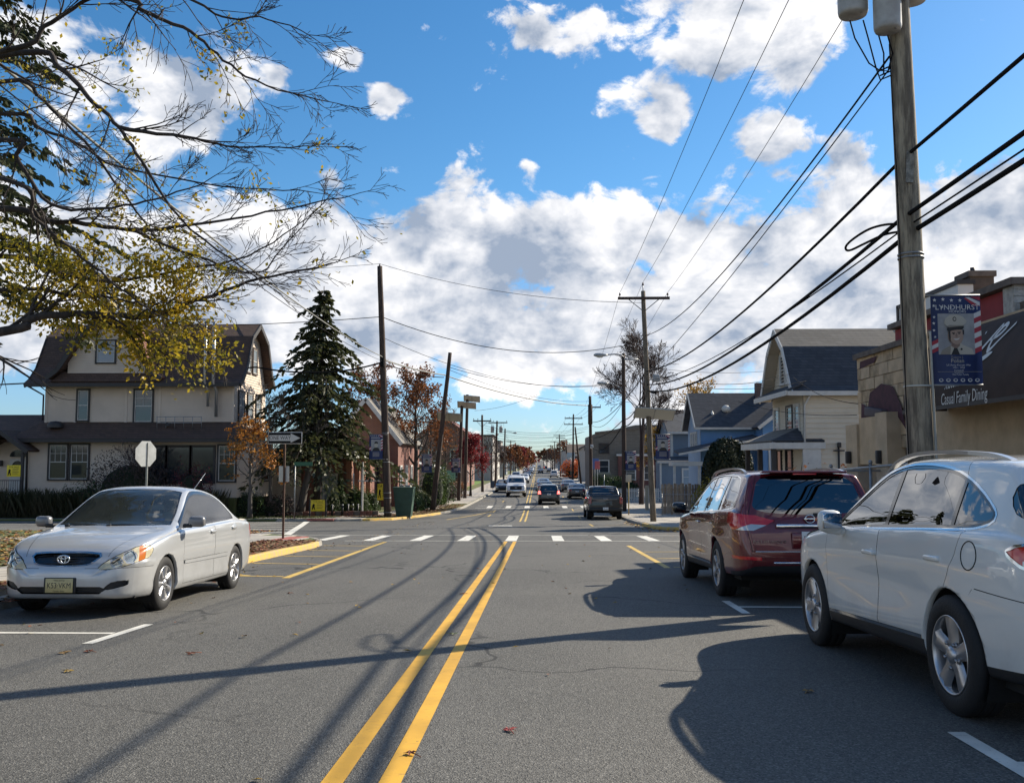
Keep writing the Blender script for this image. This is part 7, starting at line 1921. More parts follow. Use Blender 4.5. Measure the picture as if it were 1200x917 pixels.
for (a, b), mm, nm_ in ((((0, 1)), M_shdk, 'roof_eave'), ((1, 2), M_shdk, 'lower_roof'), ((2, 3), M_shgr, 'upper_roof'), ((3, 4), M_shgr, 'upper_roof'), ((4, 5), M_shdk, 'lower_roof'), ((5, 6), M_shdk, 'roof_eave')):
 p, q = prof_g[a], prof_g[b]; slabpoly(gh_, [(xf, p[0], p[1]), (xb, p[0], p[1]), (xb, q[0], q[1]), (xf, q[0], q[1])], .14, mm, nm_)
for a in range(6):
 p, q = prof_g[a], prof_g[a+1]; o_ = V((0, q[1]-p[1], p[0]-q[0])).normalized(); o_ *= (.15 if o_.z < 0 else -.15); slabpoly(gh_, [V((x_, e[0], e[1]))+o_ for x_, e in ((xf+.02, p), (gx0-.03, p), (gx0-.03, q), (xf+.02, q))], .03, M_soff, 'soffit')
# rake boards along the gambrel front and the deep soffit
for a in range(6):
 p, q = prof_g[a], prof_g[a+1]; strip_trim(gh_, (xf-.03, p[0], p[1]-.13), (xf-.03, q[0], q[1]-.13), (.06, .24), M_trimw, 'rake_board')
# skirt roof across the gable front above the bay
slabpoly(gh_, [(gx0-.02, gy0-.3, ze+.42), (gx0-.02, gy1+.3, ze+.42), (gx0-.82, gy1+.38, ze+.02), (gx0-.82, gy0-.38, ze+.02)], .10, M_shdk, 'skirt_roof')
strip_trim(gh_, (gx0-.84, gy0-.40, ze-.12), (gx0-.84, gy1+.40, ze-.12), (.08, .22), M_trimw); strip_trim(gh_, (gx0-.80, gy0-.40, ze-.14), (xb, gy0-.40, ze-.14), (.10, .20), M_trimw, 'gutter')
pipe(gh_, [(gx0+.25, gy0-.30, ze-.2), (gx0+.05, gy0-.05, ze-.65), (gx0-.02, gy0-.06, g0+1.9)], .05, M_trimw)
for dy in (-.55, .55): window(gh_, (gx0-.01, m_+dy, 5.75), .72, 1.35, (-1, 0), M_trimw, M_trimw, 2, 1, M_pane)
window(gh_, (gx0-.01, gy1-.85, 3.0), .85, 1.75, (-1, 0), M_trimw, M_trimw, 2, 1, M_panel_l); window(gh_, (gx0-.01, m_-.5, 3.0), .95, 1.75, (-1, 0), M_trimd, M_trimw, 2, 1, M_pane)
window(gh_, (gx0-.01, gy0+.95, 3.0), .75, 1.75, (-1, 0), M_trimw, M_trimw, 2, 1, M_panel_l)
ac = MB().bbox((gx0-.30, m_-.5, 2.35), (.62, .85, .52), .03).build('air_conditioner', M_trimw, gh_)
for k in range(6): MB().box(gx0-.615, gx0-.605, m_-.85, m_-.15, 2.14+k*.07, 2.17+k*.07).build('grille_slat', M_trimd, ac)
MB().box(gx0-.35, gx0+.3, gy0-.20, gy0-.195, 0, 0.01) if False else None
# porch
px0, pz = 10.5, 2.10
slabpoly(gh_, [(px0, gy0-.1, pz+.16), (px0, gy1+.2, pz+.16), (gx0, gy1-.2, pz+.78), (gx0, gy0+.7, pz+.78)], .1, M_shgr, 'porch_roof')
slabpoly(gh_, [(px0, gy0-.1, pz+.16), (gx0+.9, gy0-.1, pz+.16), (gx0, gy0+.7, pz+.78)], .1, M_shdk, 'porch_roof')
MB().box(px0-.1, gx0+.9, gy0-.2, gy1+.3, pz-.22, pz+.06).build('porch_fascia', M_trimw, gh_)
for yy in (gy0+.1, m_, gy1-.1): MB().box(px0+.05, px0+.25, yy-.1, yy+.1, g0+.5, pz-.22).build('porch_post', M_trimd, gh_)
MB().box(px0, gx0, gy0, gy1, g0-.2, g0+.5).build('porch_floor', M_coping, gh_)
MB().box(gx0-.1, gx0+.7, gy0-.16, gy0-.02, g0, pz-.22).build('corner_board', M_trimw, gh_)
window(gh_, (gx0-.02, m_-.3, 1.0), 1.0, 1.7, (-1, 0), M_trimd, M_trimd, 2, 1); window(gh_, (gx0-.02, m_+1.6, .8), .9, 2.1, (-1, 0), M_trimd, M_trimd, 1, 1)
pipe(gh_, [(gx0+1.5, gy0-.10, g0), (gx0+1.5, gy0-.10, 2.15)], .045, M_trimd, 'service_mast'); MB().bbox((gx0+1.5, gy0-.14, 1.8), (.5, .1, .06), .02).build('mast_arm', M_trimd, gh_); MB().bbox((gx0+1.5, gy0-.2, 2.05), (.16, .16, .22), .03).build('mast_head', M_trimd, gh_)
MB().sphere((gx0+5.0, m_-1.0, 7.48), (.22, .3, .16), 10, 6).build('roof_vent', M_trimw, gh_)
MB().box(gx0+8.9, gx0+9.9, m_-.4, m_+.5, 7.2, 8.25).build('chimney', mat('chimney_dark_brick', (.05, .035, .033), .9, noise=(8, .4)), gh_)
# ---------------------------------------------------------------- blue house
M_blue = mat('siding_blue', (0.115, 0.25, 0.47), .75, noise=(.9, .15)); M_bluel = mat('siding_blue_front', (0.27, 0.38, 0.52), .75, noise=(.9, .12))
bx0, by0, by1 = 11.5, 66.0, 71.4; b0 = zg(68)+KH; be = 3.75
bh_ = thing('blue_house', 'blue sided house with black roof and white trim behind the dark round bush', 'house', (bx0+4, 68, b0))
bm_ = (by0+by1)/2; hb = (by1-by0)/2
btop = lambda y: 6.15-(abs(y-bm_)/hb)*2.4
plan_box(bh_, bx0+.05, bx0+9, by0+.05, by1-.05, b0-.3, be, M_blue, 'core')
siding(bh_, (bx0, by1), (bx0, by0), b0, 6.2, (-1, 0), M_bluel, .17, 'wall', lambda s: btop(by1-s)-.02)
siding(bh_, (bx0, by0), (bx0+9, by0), b0, be, (0, -1), M_blue, .20)
for (ya, yb) in ((by0, bm_), (by1, bm_)):
 sg = -1 if ya < yb else 1
 slabpoly(bh_, [(bx0-.45, ya+sg*.35, be-.05), (bx0+9.3, ya+sg*.35, be-.05), (bx0+9.3, yb, 6.32), (bx0-.45, yb, 6.32)], .13, M_shdk)
 strip_trim(bh_, (bx0-.47, ya+sg*.35, be-.14), (bx0-.47, yb, 6.22), (.06, .22), M_trimw, 'rake_board')
strip_trim(bh_, (bx0-.45, by0-.38, be-.14), (bx0+5.0, by0-.38, be-.14), (.10, .16), M_trimw, 'gutter')
for k in range(3): window(bh_, (bx0-.01, bm_-1.0+k*1.0, 2.7), .55, 1.3, (-1, 0), M_trimw, M_trimw, 2, 1, M_panel_l)
# wing on the right with its gable towards us
wx0, wx1, wy = 15.3, 21.5, 63.8
plan_box(bh_, wx0+.05, wx1, wy+.05, 70, b0-.3, be+.1, M_blue, 'core'); wm = (wx0+wx1)/2
siding(bh_, (wx0, wy), (wx1, wy), b0, 6.1, (0, -1), M_blue, .20, 'wall', lambda s: 6.05-abs(wx0+s-wm)/(wx1-wx0)*2*2.3)
siding(bh_, (wx0, 66), (wx0, wy), b0, be, (-1, 0), M_blue, .20)
for sg in (-1, 1):
 xe = wx0-.35 if sg < 0 else wx1+.35
 slabpoly(bh_, [(xe, wy-.35, be-.1), (wm, wy-.35, 6.3), (wm, 70, 6.3), (xe, 70, be-.1)], .13, M_shdk); strip_trim(bh_, (xe, wy-.38, be-.2), (wm, wy-.38, 6.2), (.06, .22), M_trimw, 'rake_board')
pipe(bh_, [(wx0-.1, by0-.42, be-.1), (wx0+.35, by0-.55, be-.6), (wx0+.42, wy-.06, be-.9), (wx0+.42, wy-.06, b0+1.8)], .07, M_trimw)
MB().box(bx0+4.4, bx0+5.1, bm_-.9, bm_-.2, 5.2, 7.0).build('chimney', brick_mat('chimney_brick', (.13, .07, .055), (.10, .055, .045), (.2, .18, .16)), bh_)
MB().sphere((bx0+2.0, by0+1.0, 5.05), (.32, .32, .28), 12, 6).build('roof_vent', M_trimw, bh_); MB().lathe([(.18, 0), (.02, .3)], 8, 'Z', (bx0+1.0, by0+.9, 4.62)).build('vent_pipe', M_trimw, bh_)
slabpoly(bh_, [(bx0-1.9, by0-2.2, 1.9), (bx0+3.6, by0-2.2, 2.95), (bx0+3.6, by0, 3.2), (bx0-1.9, by0, 2.1)], .15, M_shdk, 'porch_roof'); strip_trim(bh_, (bx0-1.9, by0-2.25, 1.78), (bx0+3.6, by0-2.25, 2.82), (.06, .14), M_trimw, 'porch_fascia')
MB().box(bx0-2.3, bx0-.2, by0-1.8, by0-.2, 1.0, 1.3).build('porch_hood', M_trimw, bh_)
for xx in (bx0-2.1, bx0-.4): MB().box(xx-.08, xx+.08, by0-1.6, by0-1.44, b0, 1.0).build('porch_post', M_trimw, bh_)
# ---------------------------------------------------------------- grey blue house beyond
M_slate = mat('siding_slate', (0.15, 0.20, 0.26), .75, noise=(.9, .12)); sx0, sy0, sy1 = 12.0, 84.0, 92.0; s0 = zg(86)+KH
sh_ = thing('slate_house', 'grey blue house with a dark roof and white window left of the blue house', 'house', (sx0+3, 88, s0))
siding(sh_, (sx0, sy0), (sx0+9, sy0), 1.5, 4.0, (0, -1), M_slate, .2); plan_box(sh_, sx0+.05, sx0+9, sy0+.05, sy1, s0-.3, 4.0, M_slate, 'core'); siding(sh_, (sx0, sy1), (sx0, sy0), s0, 4.0, (-1, 0), M_slate, .2)
slabpoly(sh_, [(sx0-.4, sy0-.4, 3.95), (sx0+9, sy0-.4, 3.95), (sx0+9, sy0+4, 6.1), (sx0-.4, sy0+4, 6.1)], .15, M_shdk); slabpoly(sh_, [(sx0-.4, sy1+.4, 3.95), (sx0+9, sy1+.4, 3.95), (sx0+9, sy0+4, 6.1), (sx0-.4, sy0+4, 6.1)], .15, M_shdk)
MB().add([(sx0, sy0, 4.0), (sx0, sy1, 4.0), (sx0, sy0+4, 6.0)], [(0, 1, 2)]).build('gable', M_slate, sh_)
strip_trim(sh_, (sx0-.4, sy0-.45, 3.85), (sx0+9, sy0-.45, 3.85), (.1, .2), M_trimw); MB().box(sx0-.06, sx0+.14, sy0-.06, sy0+.06, 1.5, 3.9).build('corner_board', M_trimw, sh_)
ex0 = 10.6
plan_box(sh_, ex0+.05, sx0+3, 81.05, sy0, s0-.3, 1.3, M_slate, 'core'); siding(sh_, (ex0, 81), (sx0+3.5, 81), s0, 1.3, (0, -1), M_slate, .2); siding(sh_, (ex0, 84), (ex0, 81), s0, 1.3, (-1, 0), M_slate, .2)
slabpoly(sh_, [(ex0-.3, 80.7, 1.32), (sx0+4, 80.7, 1.32), (sx0+4, sy0, 1.75), (ex0-.3, sy0, 1.75)], .1, M_shdk, 'porch_roof'); strip_trim(sh_, (ex0-.3, 80.68, 1.22), (sx0+4, 80.68, 1.22), (.06, .14), M_trimw)
window(sh_, (sx0+.95, 80.98, -.05), .85, 1.35, (0, -1), M_trimw, M_trimw, 2, 1, M_panel_l); MB().box(ex0-.05, ex0+.1, 80.95, 81.05, s0, 1.2).build('corner_board', M_trimw, sh_)
# ---------------------------------------------------------------- stone grey hall with brick base
M_stone = brick_mat('stone_grey', (.155, .138, .115), (.20, .178, .15), (.09, .08, .07), .6, .22); M_brk = brick_mat('brick_dark_red', (.16, .045, .035), (.115, .035, .03), (.2, .16, .14))
hx0 = 7.0; h0 = zg(125)
hl = thing('stone_hall', 'wide stone grey hall with a dark red brick front beyond the black pickup', 'building', (hx0+4, 125, h0))
MB().prism([(hx0, 124, h0-.3), (hx0+12, 124, h0-.3), (hx0+12, 124, 6.2), (hx0+6.0, 124, 6.1), (hx0+.7, 124, 5.0), (hx0, 124, 4.7)], (0, 14, 0)).build('wall', M_stone, hl)
MB().box(hx0-.1, hx0+12, 123.9, 138, 6.201, 6.4).build('roof', M_coping, hl) if False else strip_trim(hl, (hx0+.6, 123.9, 5.08), (hx0+12, 123.9, 6.25), (.2, .22), M_coping, 'coping')
MB().box(hx0+3.6, hx0+12, 123.0, 124, h0, 2.0).build('brick_front', M_brk, hl); MB().box(hx0+3.4, hx0+12, 122.9, 124, 2.0, 2.25).build('ledge', M_trimw, hl)
window(hl, (hx0+5.2, 122.99, -.2), 1.2, 1.8, (0, -1), M_trimw); window(hl, (hx0+7.6, 122.99, -.2), 1.2, 1.8, (0, -1), M_trimw); window(hl, (hx0+1.8, 123.99, .6), 1.2, 1.6, (0, -1), M_trimw); window(hl, (hx0+1.8, 123.99, 3.0), 1.2, 1.2, (0, -1), M_trimd)
# ---------------------------------------------------------------- simple far houses both sides
def far_house(label, x0, x1, y0, y1, h, roof, mw, mr, front=-1, group='houses far along the street', gable_x=True, nwin=2):
 z0 = zg(y0); t = thing('house', label, 'house', ((x0+x1)/2, (y0+y1)/2, z0), group)
 plan_box(t, x0, x1, y0, y1, z0-.4, z0+h, mw); zt = z0+h
 if roof > .3:
  if gable_x:
   ym = (y0+y1)/2
   for a in (y0, y1):
    sg = -1 if a == y0 else 1
    slabpoly(t, [(x0-.4, a+sg*.4, zt-.1), (x1+.4, a+sg*.4, zt-.1), (x1+.4, ym, zt+roof), (x0-.4, ym, zt+roof)], .2, mr)
   for xx in (x0, x1): MB().add([(xx, y0, zt), (xx, y1, zt), (xx, ym, zt+roof-.15)], [(0, 1, 2)]).build('gable', mw, t)
  else:
   xm = (x0+x1)/2
   for a in (x0, x1):
    sg = -1 if a == x0 else 1
    slabpoly(t, [(a+sg*.4, y0-.4, zt-.1), (a+sg*.4, y1+.4, zt-.1), (xm, y1+.4, zt+roof), (xm, y0-.4, zt+roof)], .2, mr)
   for yy in (y0, y1): MB().add([(x0, yy, zt), (x1, yy, zt), (xm, yy, zt+roof-.15)], [(0, 1, 2)]).build('gable', mw, t)
 else: MB().box(x0-.2, x1+.2, y0-.2, y1+.2, zt, zt+.3).build('parapet', mr, t)
 xr = x1 if front > 0 else x0
 for fl in range(int(h//2.8)):
  for k in range(nwin):
   window(t, (x0+(x1-x0)*(k+.5)/nwin, y0-.01, z0+1.6+fl*2.8), 1.0, 1.4, (0, -1), M_trimw, sill=False)
   window(t, (xr+front*.01, y0+(y1-y0)*(k+.5)/nwin, z0+1.6+fl*2.8), 1.0, 1.4, (front, 0), M_trimw, sill=False)
 return t
MW = [mat('far_wall_%d' % i, c, .8) for i, c in enumerate(((.42, .40, .36), (.20, .10, .08), (.34, .32, .30), (.25, .28, .32), (.48, .46, .42)))]
MRF = [mat('far_roof_dark', (.05, .048, .05), .9), mat('far_roof_brown', (.10, .075, .06), .9), mat('far_roof_red', (.13, .05, .045), .9)]
fh = [('white walled house low behind the third right pole', 8, 15, 142, 152, 5.6, 1.8, 0, 0, -1), ('grey house behind the double crossarm pole', 7.6, 15, 165, 176, 6, 2, 2, 0, -1), ('brick house by the orange bush', 9, 16, 196, 206, 5.6, 2, 1, 0, -1), ('pale house beyond the orange bush', 8, 16, 240, 252, 6, 2.2, 4, 1, -1),
   ('long grey block on the right below the hill', 8, 20, 290, 320, 7, .2, 2, 0, -1), ('dark flat block on the right of the hill', 9, 24, 380, 420, 8, .2, 3, 0, -1), ('pale block near the hill top on the right', 9, 20, 500, 530, 7, 2, 4, 1, -1),
   ('dark red brick hall behind the red maple', -15.2, -9.5, 122, 140, 7.3, 2.2, 1, 2, 1), ('long dark flat building left beyond the transformer pole', -24, -8.2, 170, 182, 8.2, .2, 2, 0, 1), ('white gabled house left by the orange flag colours', -15, -8, 186, 196, 5.6, 2.0, 4, 0, 1), ('second white gabled house farther left', -15, -8, 215, 226, 5.6, 2.2, 0, 1, 1), ('grey house left beside the reddish trees', -16, -8.5, 252, 262, 6, 2, 3, 0, 1),
   ('long dark block on the left skyline', -60, -12, 300, 320, 10.2, .2, 2, 0, 1), ('tan house left of the hill', -18, -9, 390, 402, 6, 2, 4, 1, 1), ('pale house on the left near the hill top', -18, -9, 470, 485, 6, 2, 0, 0, 1)]
for (lab, x0, x1, y0, y1, h, rf, wi, ri, fr) in fh: far_house(lab, x0, x1, y0, y1, h, rf, MW[wi], MRF[ri], fr, gable_x=(y0 % 2 == 0) and wi != 1)
# ---------------------------------------------------------------- tan house on the left
M_tans = mat('siding_tan', (0.62, 0.52, 0.43), .8, noise=(.8, .12)); M_shbr = shingle_mat('shingle_brown', (.080, .047, .034), (.115, .068, .050)); M_shbr_sunlit = shingle_mat('shingle_brown_sunlit', (.22, .09, .06), (.17, .075, .05))  # sunlight on the right-facing slopes is put into the redder, lighter shingle colour
hx0, hx1, hy0, hy1, gz = -29.0, -17.8, 54.0, 60.2, -0.75
th = thing('tan_house', 'large tan sided house with dark brown barn roof on the far left corner', 'house', ((hx0+hx1)/2, 58, gz))
tag(MB().box(-62, -17.2, 52.6, 75, -2.4, gz).build('terrace', M_lawn), kind='structure')
plan_box(th, hx0+.05, hx1-.05, hy0+.05, hy1, gz-.3, 6.0, M_tans, 'core')
plan_box(th, hx0-.25, hx1+.35, 53.05, hy0+.04, gz-.3, 2.7, M_tans, 'core')
siding(th, (hx0, hy0), (hx1, hy0), 2.9, 6.0, (0, -1), M_tans, .15); siding(th, (hx1, hy0), (hx1, hy1), gz, 6.0, (1, 0), M_tans, .15)
siding(th, (hx0-.3, 53.0), (hx1+.4, 53.0), gz, 2.7, (0, -1), M_tans, .15); siding(th, (hx1+.4, 53.0), (hx1+.4, 54.0), gz, 2.7, (1, 0), M_tans, .15)
rm = 57.1; rz = 9.85
hp = [(hy0-.75, 5.85), (hy0-.25, 6.15), (hy0+.5, 6.9), (hy0+1.6, 8.9), (rm, rz), (rm+1.7, 8.9), (rm+2.7, 6.9), (hy1+.3, 6.1)]
xl, xr = hx0-.9, hx1+.55
for a in range(len(hp)-1):
 p, q = hp[a], hp[a+1]; slabpoly(th, [(xl, p[0], p[1]), (xr, p[0], p[1]), (xr, q[0], q[1]), (xl, q[0], q[1])], .14, M_shbr, ('eave_roof', 'lower_roof', 'lower_roof', 'upper_roof', 'upper_roof', 'lower_roof', 'lower_roof')[a])
 for xx, sg in ((xr, 1), (xl, -1)): strip_trim(th, (xx+sg*.02, p[0], p[1]-.14), (xx+sg*.02, q[0], q[1]-.14), (.07, .26), M_trimd, 'rake_board')
def gable_face(par, x, pts, m, d): 
 ys = [p[0] for p in pts]
 f = lerp_tab([(p[0], p[1]) for p in pts])
 return siding(par, (x, pts[0][0]), (x, pts[-1][0]), 5.9, rz, d, m, .15, 'gable', lambda s: f(pts[0][0]+s)-.15)
gable_face(th, hx1, [(hy0, 6.1)]+hp[2:7]+[(hy1, 6.1)], M_tans, (1, 0))
strip_trim(th, (xl, hy0-.78, 5.74), (xr, hy0-.78, 5.74), (.12, .2), M_trimd, 'gutter')
for dy in (-.6, .6): window(th, (hx1+.02, rm+dy, 7.55), .75, 1.5, (1, 0), M_trimb, M_trimw, 2, 1, M_panel_l)
for yy in (55.2, 56.9, 58.6): window(th, (hx1+.02, yy, 4.6), .95, 1.7, (1, 0), M_trimd, M_trimw, 2, 2, M_panel_l)
# front dormer with its own barn roof
dx = (-27.35, -23.05); dm = (dx[0]+dx[1])/2-.05; dy = 53.6
dp = [(dx[0]-1.25, 6.20), (dx[0]-.55, 6.75), (dx[0]+.65, 8.6), (dx[0]+1.0, 9.15), (dm, 9.75), (dx[1]-1.0, 9.15), (dx[1]-.65, 8.6), (dx[1]+.55, 6.75), (dx[1]+1.25, 6.20)]
fD = lerp_tab(dp)
siding(th, (dx[0]-.2, dy), (dx[1]+.2, dy), 6.45, 9.8, (0, -1), M_tans, .15, 'dormer_face', lambda s: fD(dx[0]-.2+s)-.12)
for a in range(len(dp)-1):
 p, q = dp[a], dp[a+1]; slabpoly(th, [(p[0], dy-.55, p[1]), (q[0], dy-.55, q[1]), (q[0], rm, q[1]), (p[0], rm, p[1])], .14, M_shbr_sunlit if a >= 5 else M_shbr, 'dormer_roof')  # right-hand slopes take the shingle with sunlight in its colour
 strip_trim(th, (p[0], dy-.57, p[1]-.13), (q[0], dy-.57, q[1]-.13), (.06, .26), M_trimd, 'rake_board')
slabpoly(th, [(dx[0]-1.0, hy0-.75, 5.95), (dx[1]+1.0, hy0-.75, 5.95), (dx[1]+.5, dy+.02, 6.55), (dx[0]-.5, dy+.02, 6.55)], .1, M_shbr, 'skirt_roof')
window(th, (-25.3, dy-.02, 7.72), 1.05, 1.25, (0, -1), M_trimd, M_trimw, 2, 2, M_panel_l)
# first floor skirt roof, hipped at the right end
slabpoly(th, [(hx0-1.2, 52.3, 2.62), (hx1+1.1, 52.3, 2.62), (hx1, hy0, 3.62), (hx0-.2, hy0, 3.62)], .14, M_shbr, 'porch_roof')
slabpoly(th, [(hx1+1.1, 52.3, 2.62), (hx1+1.1, 56.5, 2.62), (hx1, 55.8, 3.62), (hx1, hy0, 3.62)], .14, M_shbr_sunlit, 'porch_roof')  # hip end towards the sun, sunlight put into its shingle colour
strip_trim(th, (hx0-1.2, 52.27, 2.50), (hx1+1.1, 52.27, 2.50), (.1, .2), M_trimd, 'gutter')
# windows
window(th, (-26.75, hy0-.02, 4.6), .62, 1.75, (0, -1), M_trimd, M_trimw, 2, 1, M_pane); window(th, (-23.15, hy0-.02, 4.55), 1.02, 1.85, (0, -1), M_trimd, M_trimw, 2, 2, M_pane)
for xx in (-27.6, -26.35): window(th, (xx, 52.98, 1.28), 1.0, 1.95, (0, -1), M_trimd, M_trimw, 2, 3, M_pane)
for xx in (-22.0, -20.6, -19.2): window(th, (xx, 52.98, 1.15), 1.3, 2.0, (0, -1), M_trimd, M_trimd, 1, 1, M_pane)
# angled bay at the right corner
bay = MB().prism([(-18.4, 52.95, gz), (-17.2, 52.95, gz), (-16.3, 54.2, gz), (-16.3, 57, gz), (-18.4, 57, gz)], (0, 0, 3.3)).build('bay', M_tans, th)
window(th, (-17.78, 52.93, 1.2), .95, 2.0, (0, -1), M_trimd, M_trimw, 2, 3, M_pane); window(th, (-16.28, 55.4, 1.2), 1.3, 2.0, (1, 0), M_trimd, M_trimw, 2, 3, M_pane)
for xx in (hx0+.05, -27.2+.0, -24.2, -22.2, hx1-.06): MB().box(xx-.08, xx+.08, hy0-.045, hy0-.004, 3.0, 5.9).build('corner_board', M_tans, th)
for xx, r_ in ((-18.75, .10), (-19.25, .085)): pipe(th, [(xx, 53.72, 4.5 if r_ < .09 else 3.9), (xx, 53.72, 5.4), (xx, 53.1, 5.9), (xx, 53.1, 9.4)], r_, mat('flue_steel', (.42, .43, .44), .35, .8), 'flue_pipe')
MB().lathe([(.42, 0), (.44, .22), (.28, .36), (0, .4)], 14, 'Z', (-27.95, 53.2, 3.25)).build('roof_vent', M_trimd, th); MB().lathe([(.16, 0), (.18, .2), (0, .24)], 10, 'Z', (-21.4, 53.3, 3.35)).build('roof_vent', M_trimd, th)
rail = MB()
for z in (3.55, 3.9): rail.tube([(-22.0, 53.15, z-.02), (-19.4, 53.15, z-.02)], .02, 5)
for k in range(6): rail.tube([(-22.0+k*.52, 53.2, 3.2), (-22.0+k*.52, 53.15, 3.9)], .018, 5)
rail.build('roof_ladder', M_steel, th, 'stuff')
pipe(th, [(hx0-1.1, 52.35, 2.5), (hx0-.4, 52.9, 2.1), (hx0-.36, 52.92, gz)], .06, M_trimd)
pipe(th, [(hx0-.75, hy0-.7, 5.7), (hx0-.1, hy0-.1, 5.2), (hx0-.1, hy0-.1, 3.7)], .05, M_trimd)
# entrance wing with white door and little gabled canopy
siding(th, (-40, 53.6), (hx0-.3, 53.6), gz, 2.6, (0, -1), M_tans, .15); plan_box(th, -40, hx0-.3, 53.65, 60, gz-.3, 2.6, M_tans, 'core')
slabpoly(th, [(-41, 52.6, 2.55), (hx0-.1, 52.6, 2.55), (hx0-.1, 57, 4.2), (-41, 57, 4.2)], .14, M_shbr, 'wing_roof')
cx = -29.65+.0; cxl, cxr = -31.6, -29.05
cm = -30.35
slabpoly(th, [(cxl-.5, 51.7, 1.95), (cm, 51.7, 3.1), (cm, 53.8, 3.1), (cxl-.5, 53.8, 1.95)], .12, M_shbr, 'canopy_roof'); slabpoly(th, [(cxr+.35, 51.7, 1.95), (cm, 51.7, 3.1), (cm, 53.8, 3.1), (cxr+.35, 53.8, 1.95)], .12, M_shbr, 'canopy_roof')
for xa, xb in ((cxl-.5, cm), (cxr+.35, cm)): strip_trim(th, (xa, 51.66, 1.84), (xb, 51.66, 3.0), (.06, .24), M_trimd, 'rake_board')
for xx in (cxl+.1, cxr-.02): MB().box(xx-.07, xx+.07, 51.8, 51.95, gz, 1.9).build('canopy_post', M_trimd, th)
dr = MB().box(-30.75, -29.8, 53.52, 53.57, gz+.05, 1.45).build('door', M_trimw, th)
MB().add([(-30.28+.33*math.cos(rad(a)), 53.512, 1.02+.33*math.sin(rad(a))) for a in range(0, 181, 20)], [tuple(range(10))]).build('fan_light', M_pane, dr)
for (a, b, c_, d_) in ((-30.66, -30.32, .0, .8), (-30.24, -29.9, .0, .8)): MB().box(a, b, 53.508, 53.522, gz+.2+c_, gz+.2+d_).build('door_panel', M_trimw, dr)
MB().sphere((-29.9, 53.49, .35), .045, 8, 5).build('handle', M_chrome, dr)
MB().add([(-30.28+.48*math.cos(rad(a)), 53.50, 1.58+.40*math.sin(rad(a))) for a in range(0, 181, 15)], [tuple(range(13))]).build('arched_light', M_pane, th)
for xx in (-31.2, -29.35): MB().bbox((xx, 53.4, 1.2), (.18, .2, .34), .04).build('wall_lantern', M_trimd, th)
pr = MB()
for z in (gz+.18, gz+1.0): pr.tube([(-33.5, 51.6, z), (-28.9, 51.6, z)], .025, 6)
for k in range(36): pr.tube([(-33.4+k*.125, 51.6, gz+.18), (-33.4+k*.125, 51.6, gz+1.0)], .012, 4, False)
pr.build('porch_railing', M_trimd, th, 'stuff')
MB().box(-34, -28.8, 51.4, 53.5, -2.3, gz+.02).build('porch_floor', M_coping, th)
# ---------------------------------------------------------------- brick annex and shop behind the trees
M_bk = brick_mat('brick_orange', (.30, .105, .050), (.22, .07, .038), (.36, .30, .24)); M_bk2 = brick_mat('brick_red', (.20, .052, .032), (.14, .040, .028), (.32, .26, .22)); M_beige = mat('stucco_beige', (.42, .34, .26), .9, noise=(2, .2)); M_lgrey = mat('stucco_pale', (.50, .48, .45), .9, noise=(2, .2))
an = thing('brick_annex', 'low beige and orange brick annex behind the small orange tree', 'building', (-19, 66, -2))
MB().box(-24, -16.8, 65, 72, -2.4, 1.5).build('wall', M_beige, an); MB().box(-16.79, -16.5, 64.9, 72, -2.4, 1.5).build('brick_face', M_bk, an); MB().box(-17.6, -16.49, 64.85, 64.99, -2.4, 1.5).build('brick_face', M_bk, an)
MB().box(-24.3, -16.2, 64.6, 72.3, 1.501, 1.75).build('fascia', M_trimw, an); window(an, (-16.48, 67.5, .1), .9, 1.3, (1, 0), M_trimw, M_trimw, 2, 2, M_panel_l); window(an, (-17.05, 64.84, .1), .6, 1.3, (0, -1), M_trimw, M_trimw, 2, 1, M_panel_l)
MB().box(-20.6, -20.45, 64.9, 65.0, -2.2, 1.5).build('downpipe', M_trimd, an)
z0 = zg(62)
sh = thing('brick_shop', 'red brick shop with white fascia and steep gable behind the spruce and tall pole', 'building', (-14, 66, z0))
MB().box(-17.5, -12.3, 60, 71, z0-.2, 1.5).build('wall', M_bk2, sh); MB().box(-18.6, -15.3, 59.9, 60.0, z0-.2, 1.5).build('pale_panel', M_lgrey, sh)
MB().box(-18.7, -11.7, 59.3, 71.3, 1.501, 2.1).build('fascia', M_trimw, sh)
for yy in (61.3, 63.2, 65.2): window(sh, (-12.28, yy, -.55), .85, 1.9, (1, 0), M_trimw, M_trimw, 3, 2, M_panel_l)
window(sh, (-13.4, 59.98, -.5), .8, 1.9, (0, -1), M_trimw, M_trimw, 3, 2, M_panel_l)
for yy in (59.7, 62.3, 64.2, 66.4): MB().box(-12.32, -11.95, yy, yy+.38, z0-.1, 1.5).build('pillar', M_bk, sh)
gx = (-15.6, -10.7)
MB().box(gx[0], gx[1], 71.2, 84, z0-.2, 3.0).build('gable_block', M_bk2, sh); gm = (gx[0]+gx[1])/2
MB().add([(gx[0], 71.2, 3.0), (gx[1], 71.2, 3.0), (gm, 71.2, 6.0)], [(0, 1, 2)]).build('gable', M_bk, sh)
for a in gx:
 sg = -1 if a < gm else 1
 slabpoly(sh, [(a+sg*.35, 70.7, 2.7), (gm, 70.7, 6.2), (gm, 84, 6.2), (a+sg*.35, 84, 2.7)], .16, M_shgr); strip_trim(sh, (a+sg*.35, 70.66, 2.58), (gm, 70.66, 6.06), (.08, .30), M_trimw, 'rake_board')
for yy in (72.5, 75.5, 78.5): window(sh, (-10.68, yy, -.3), 1.0, 2.4, (1, 0), M_trimw, M_trimw, 2, 2, M_panel_l)
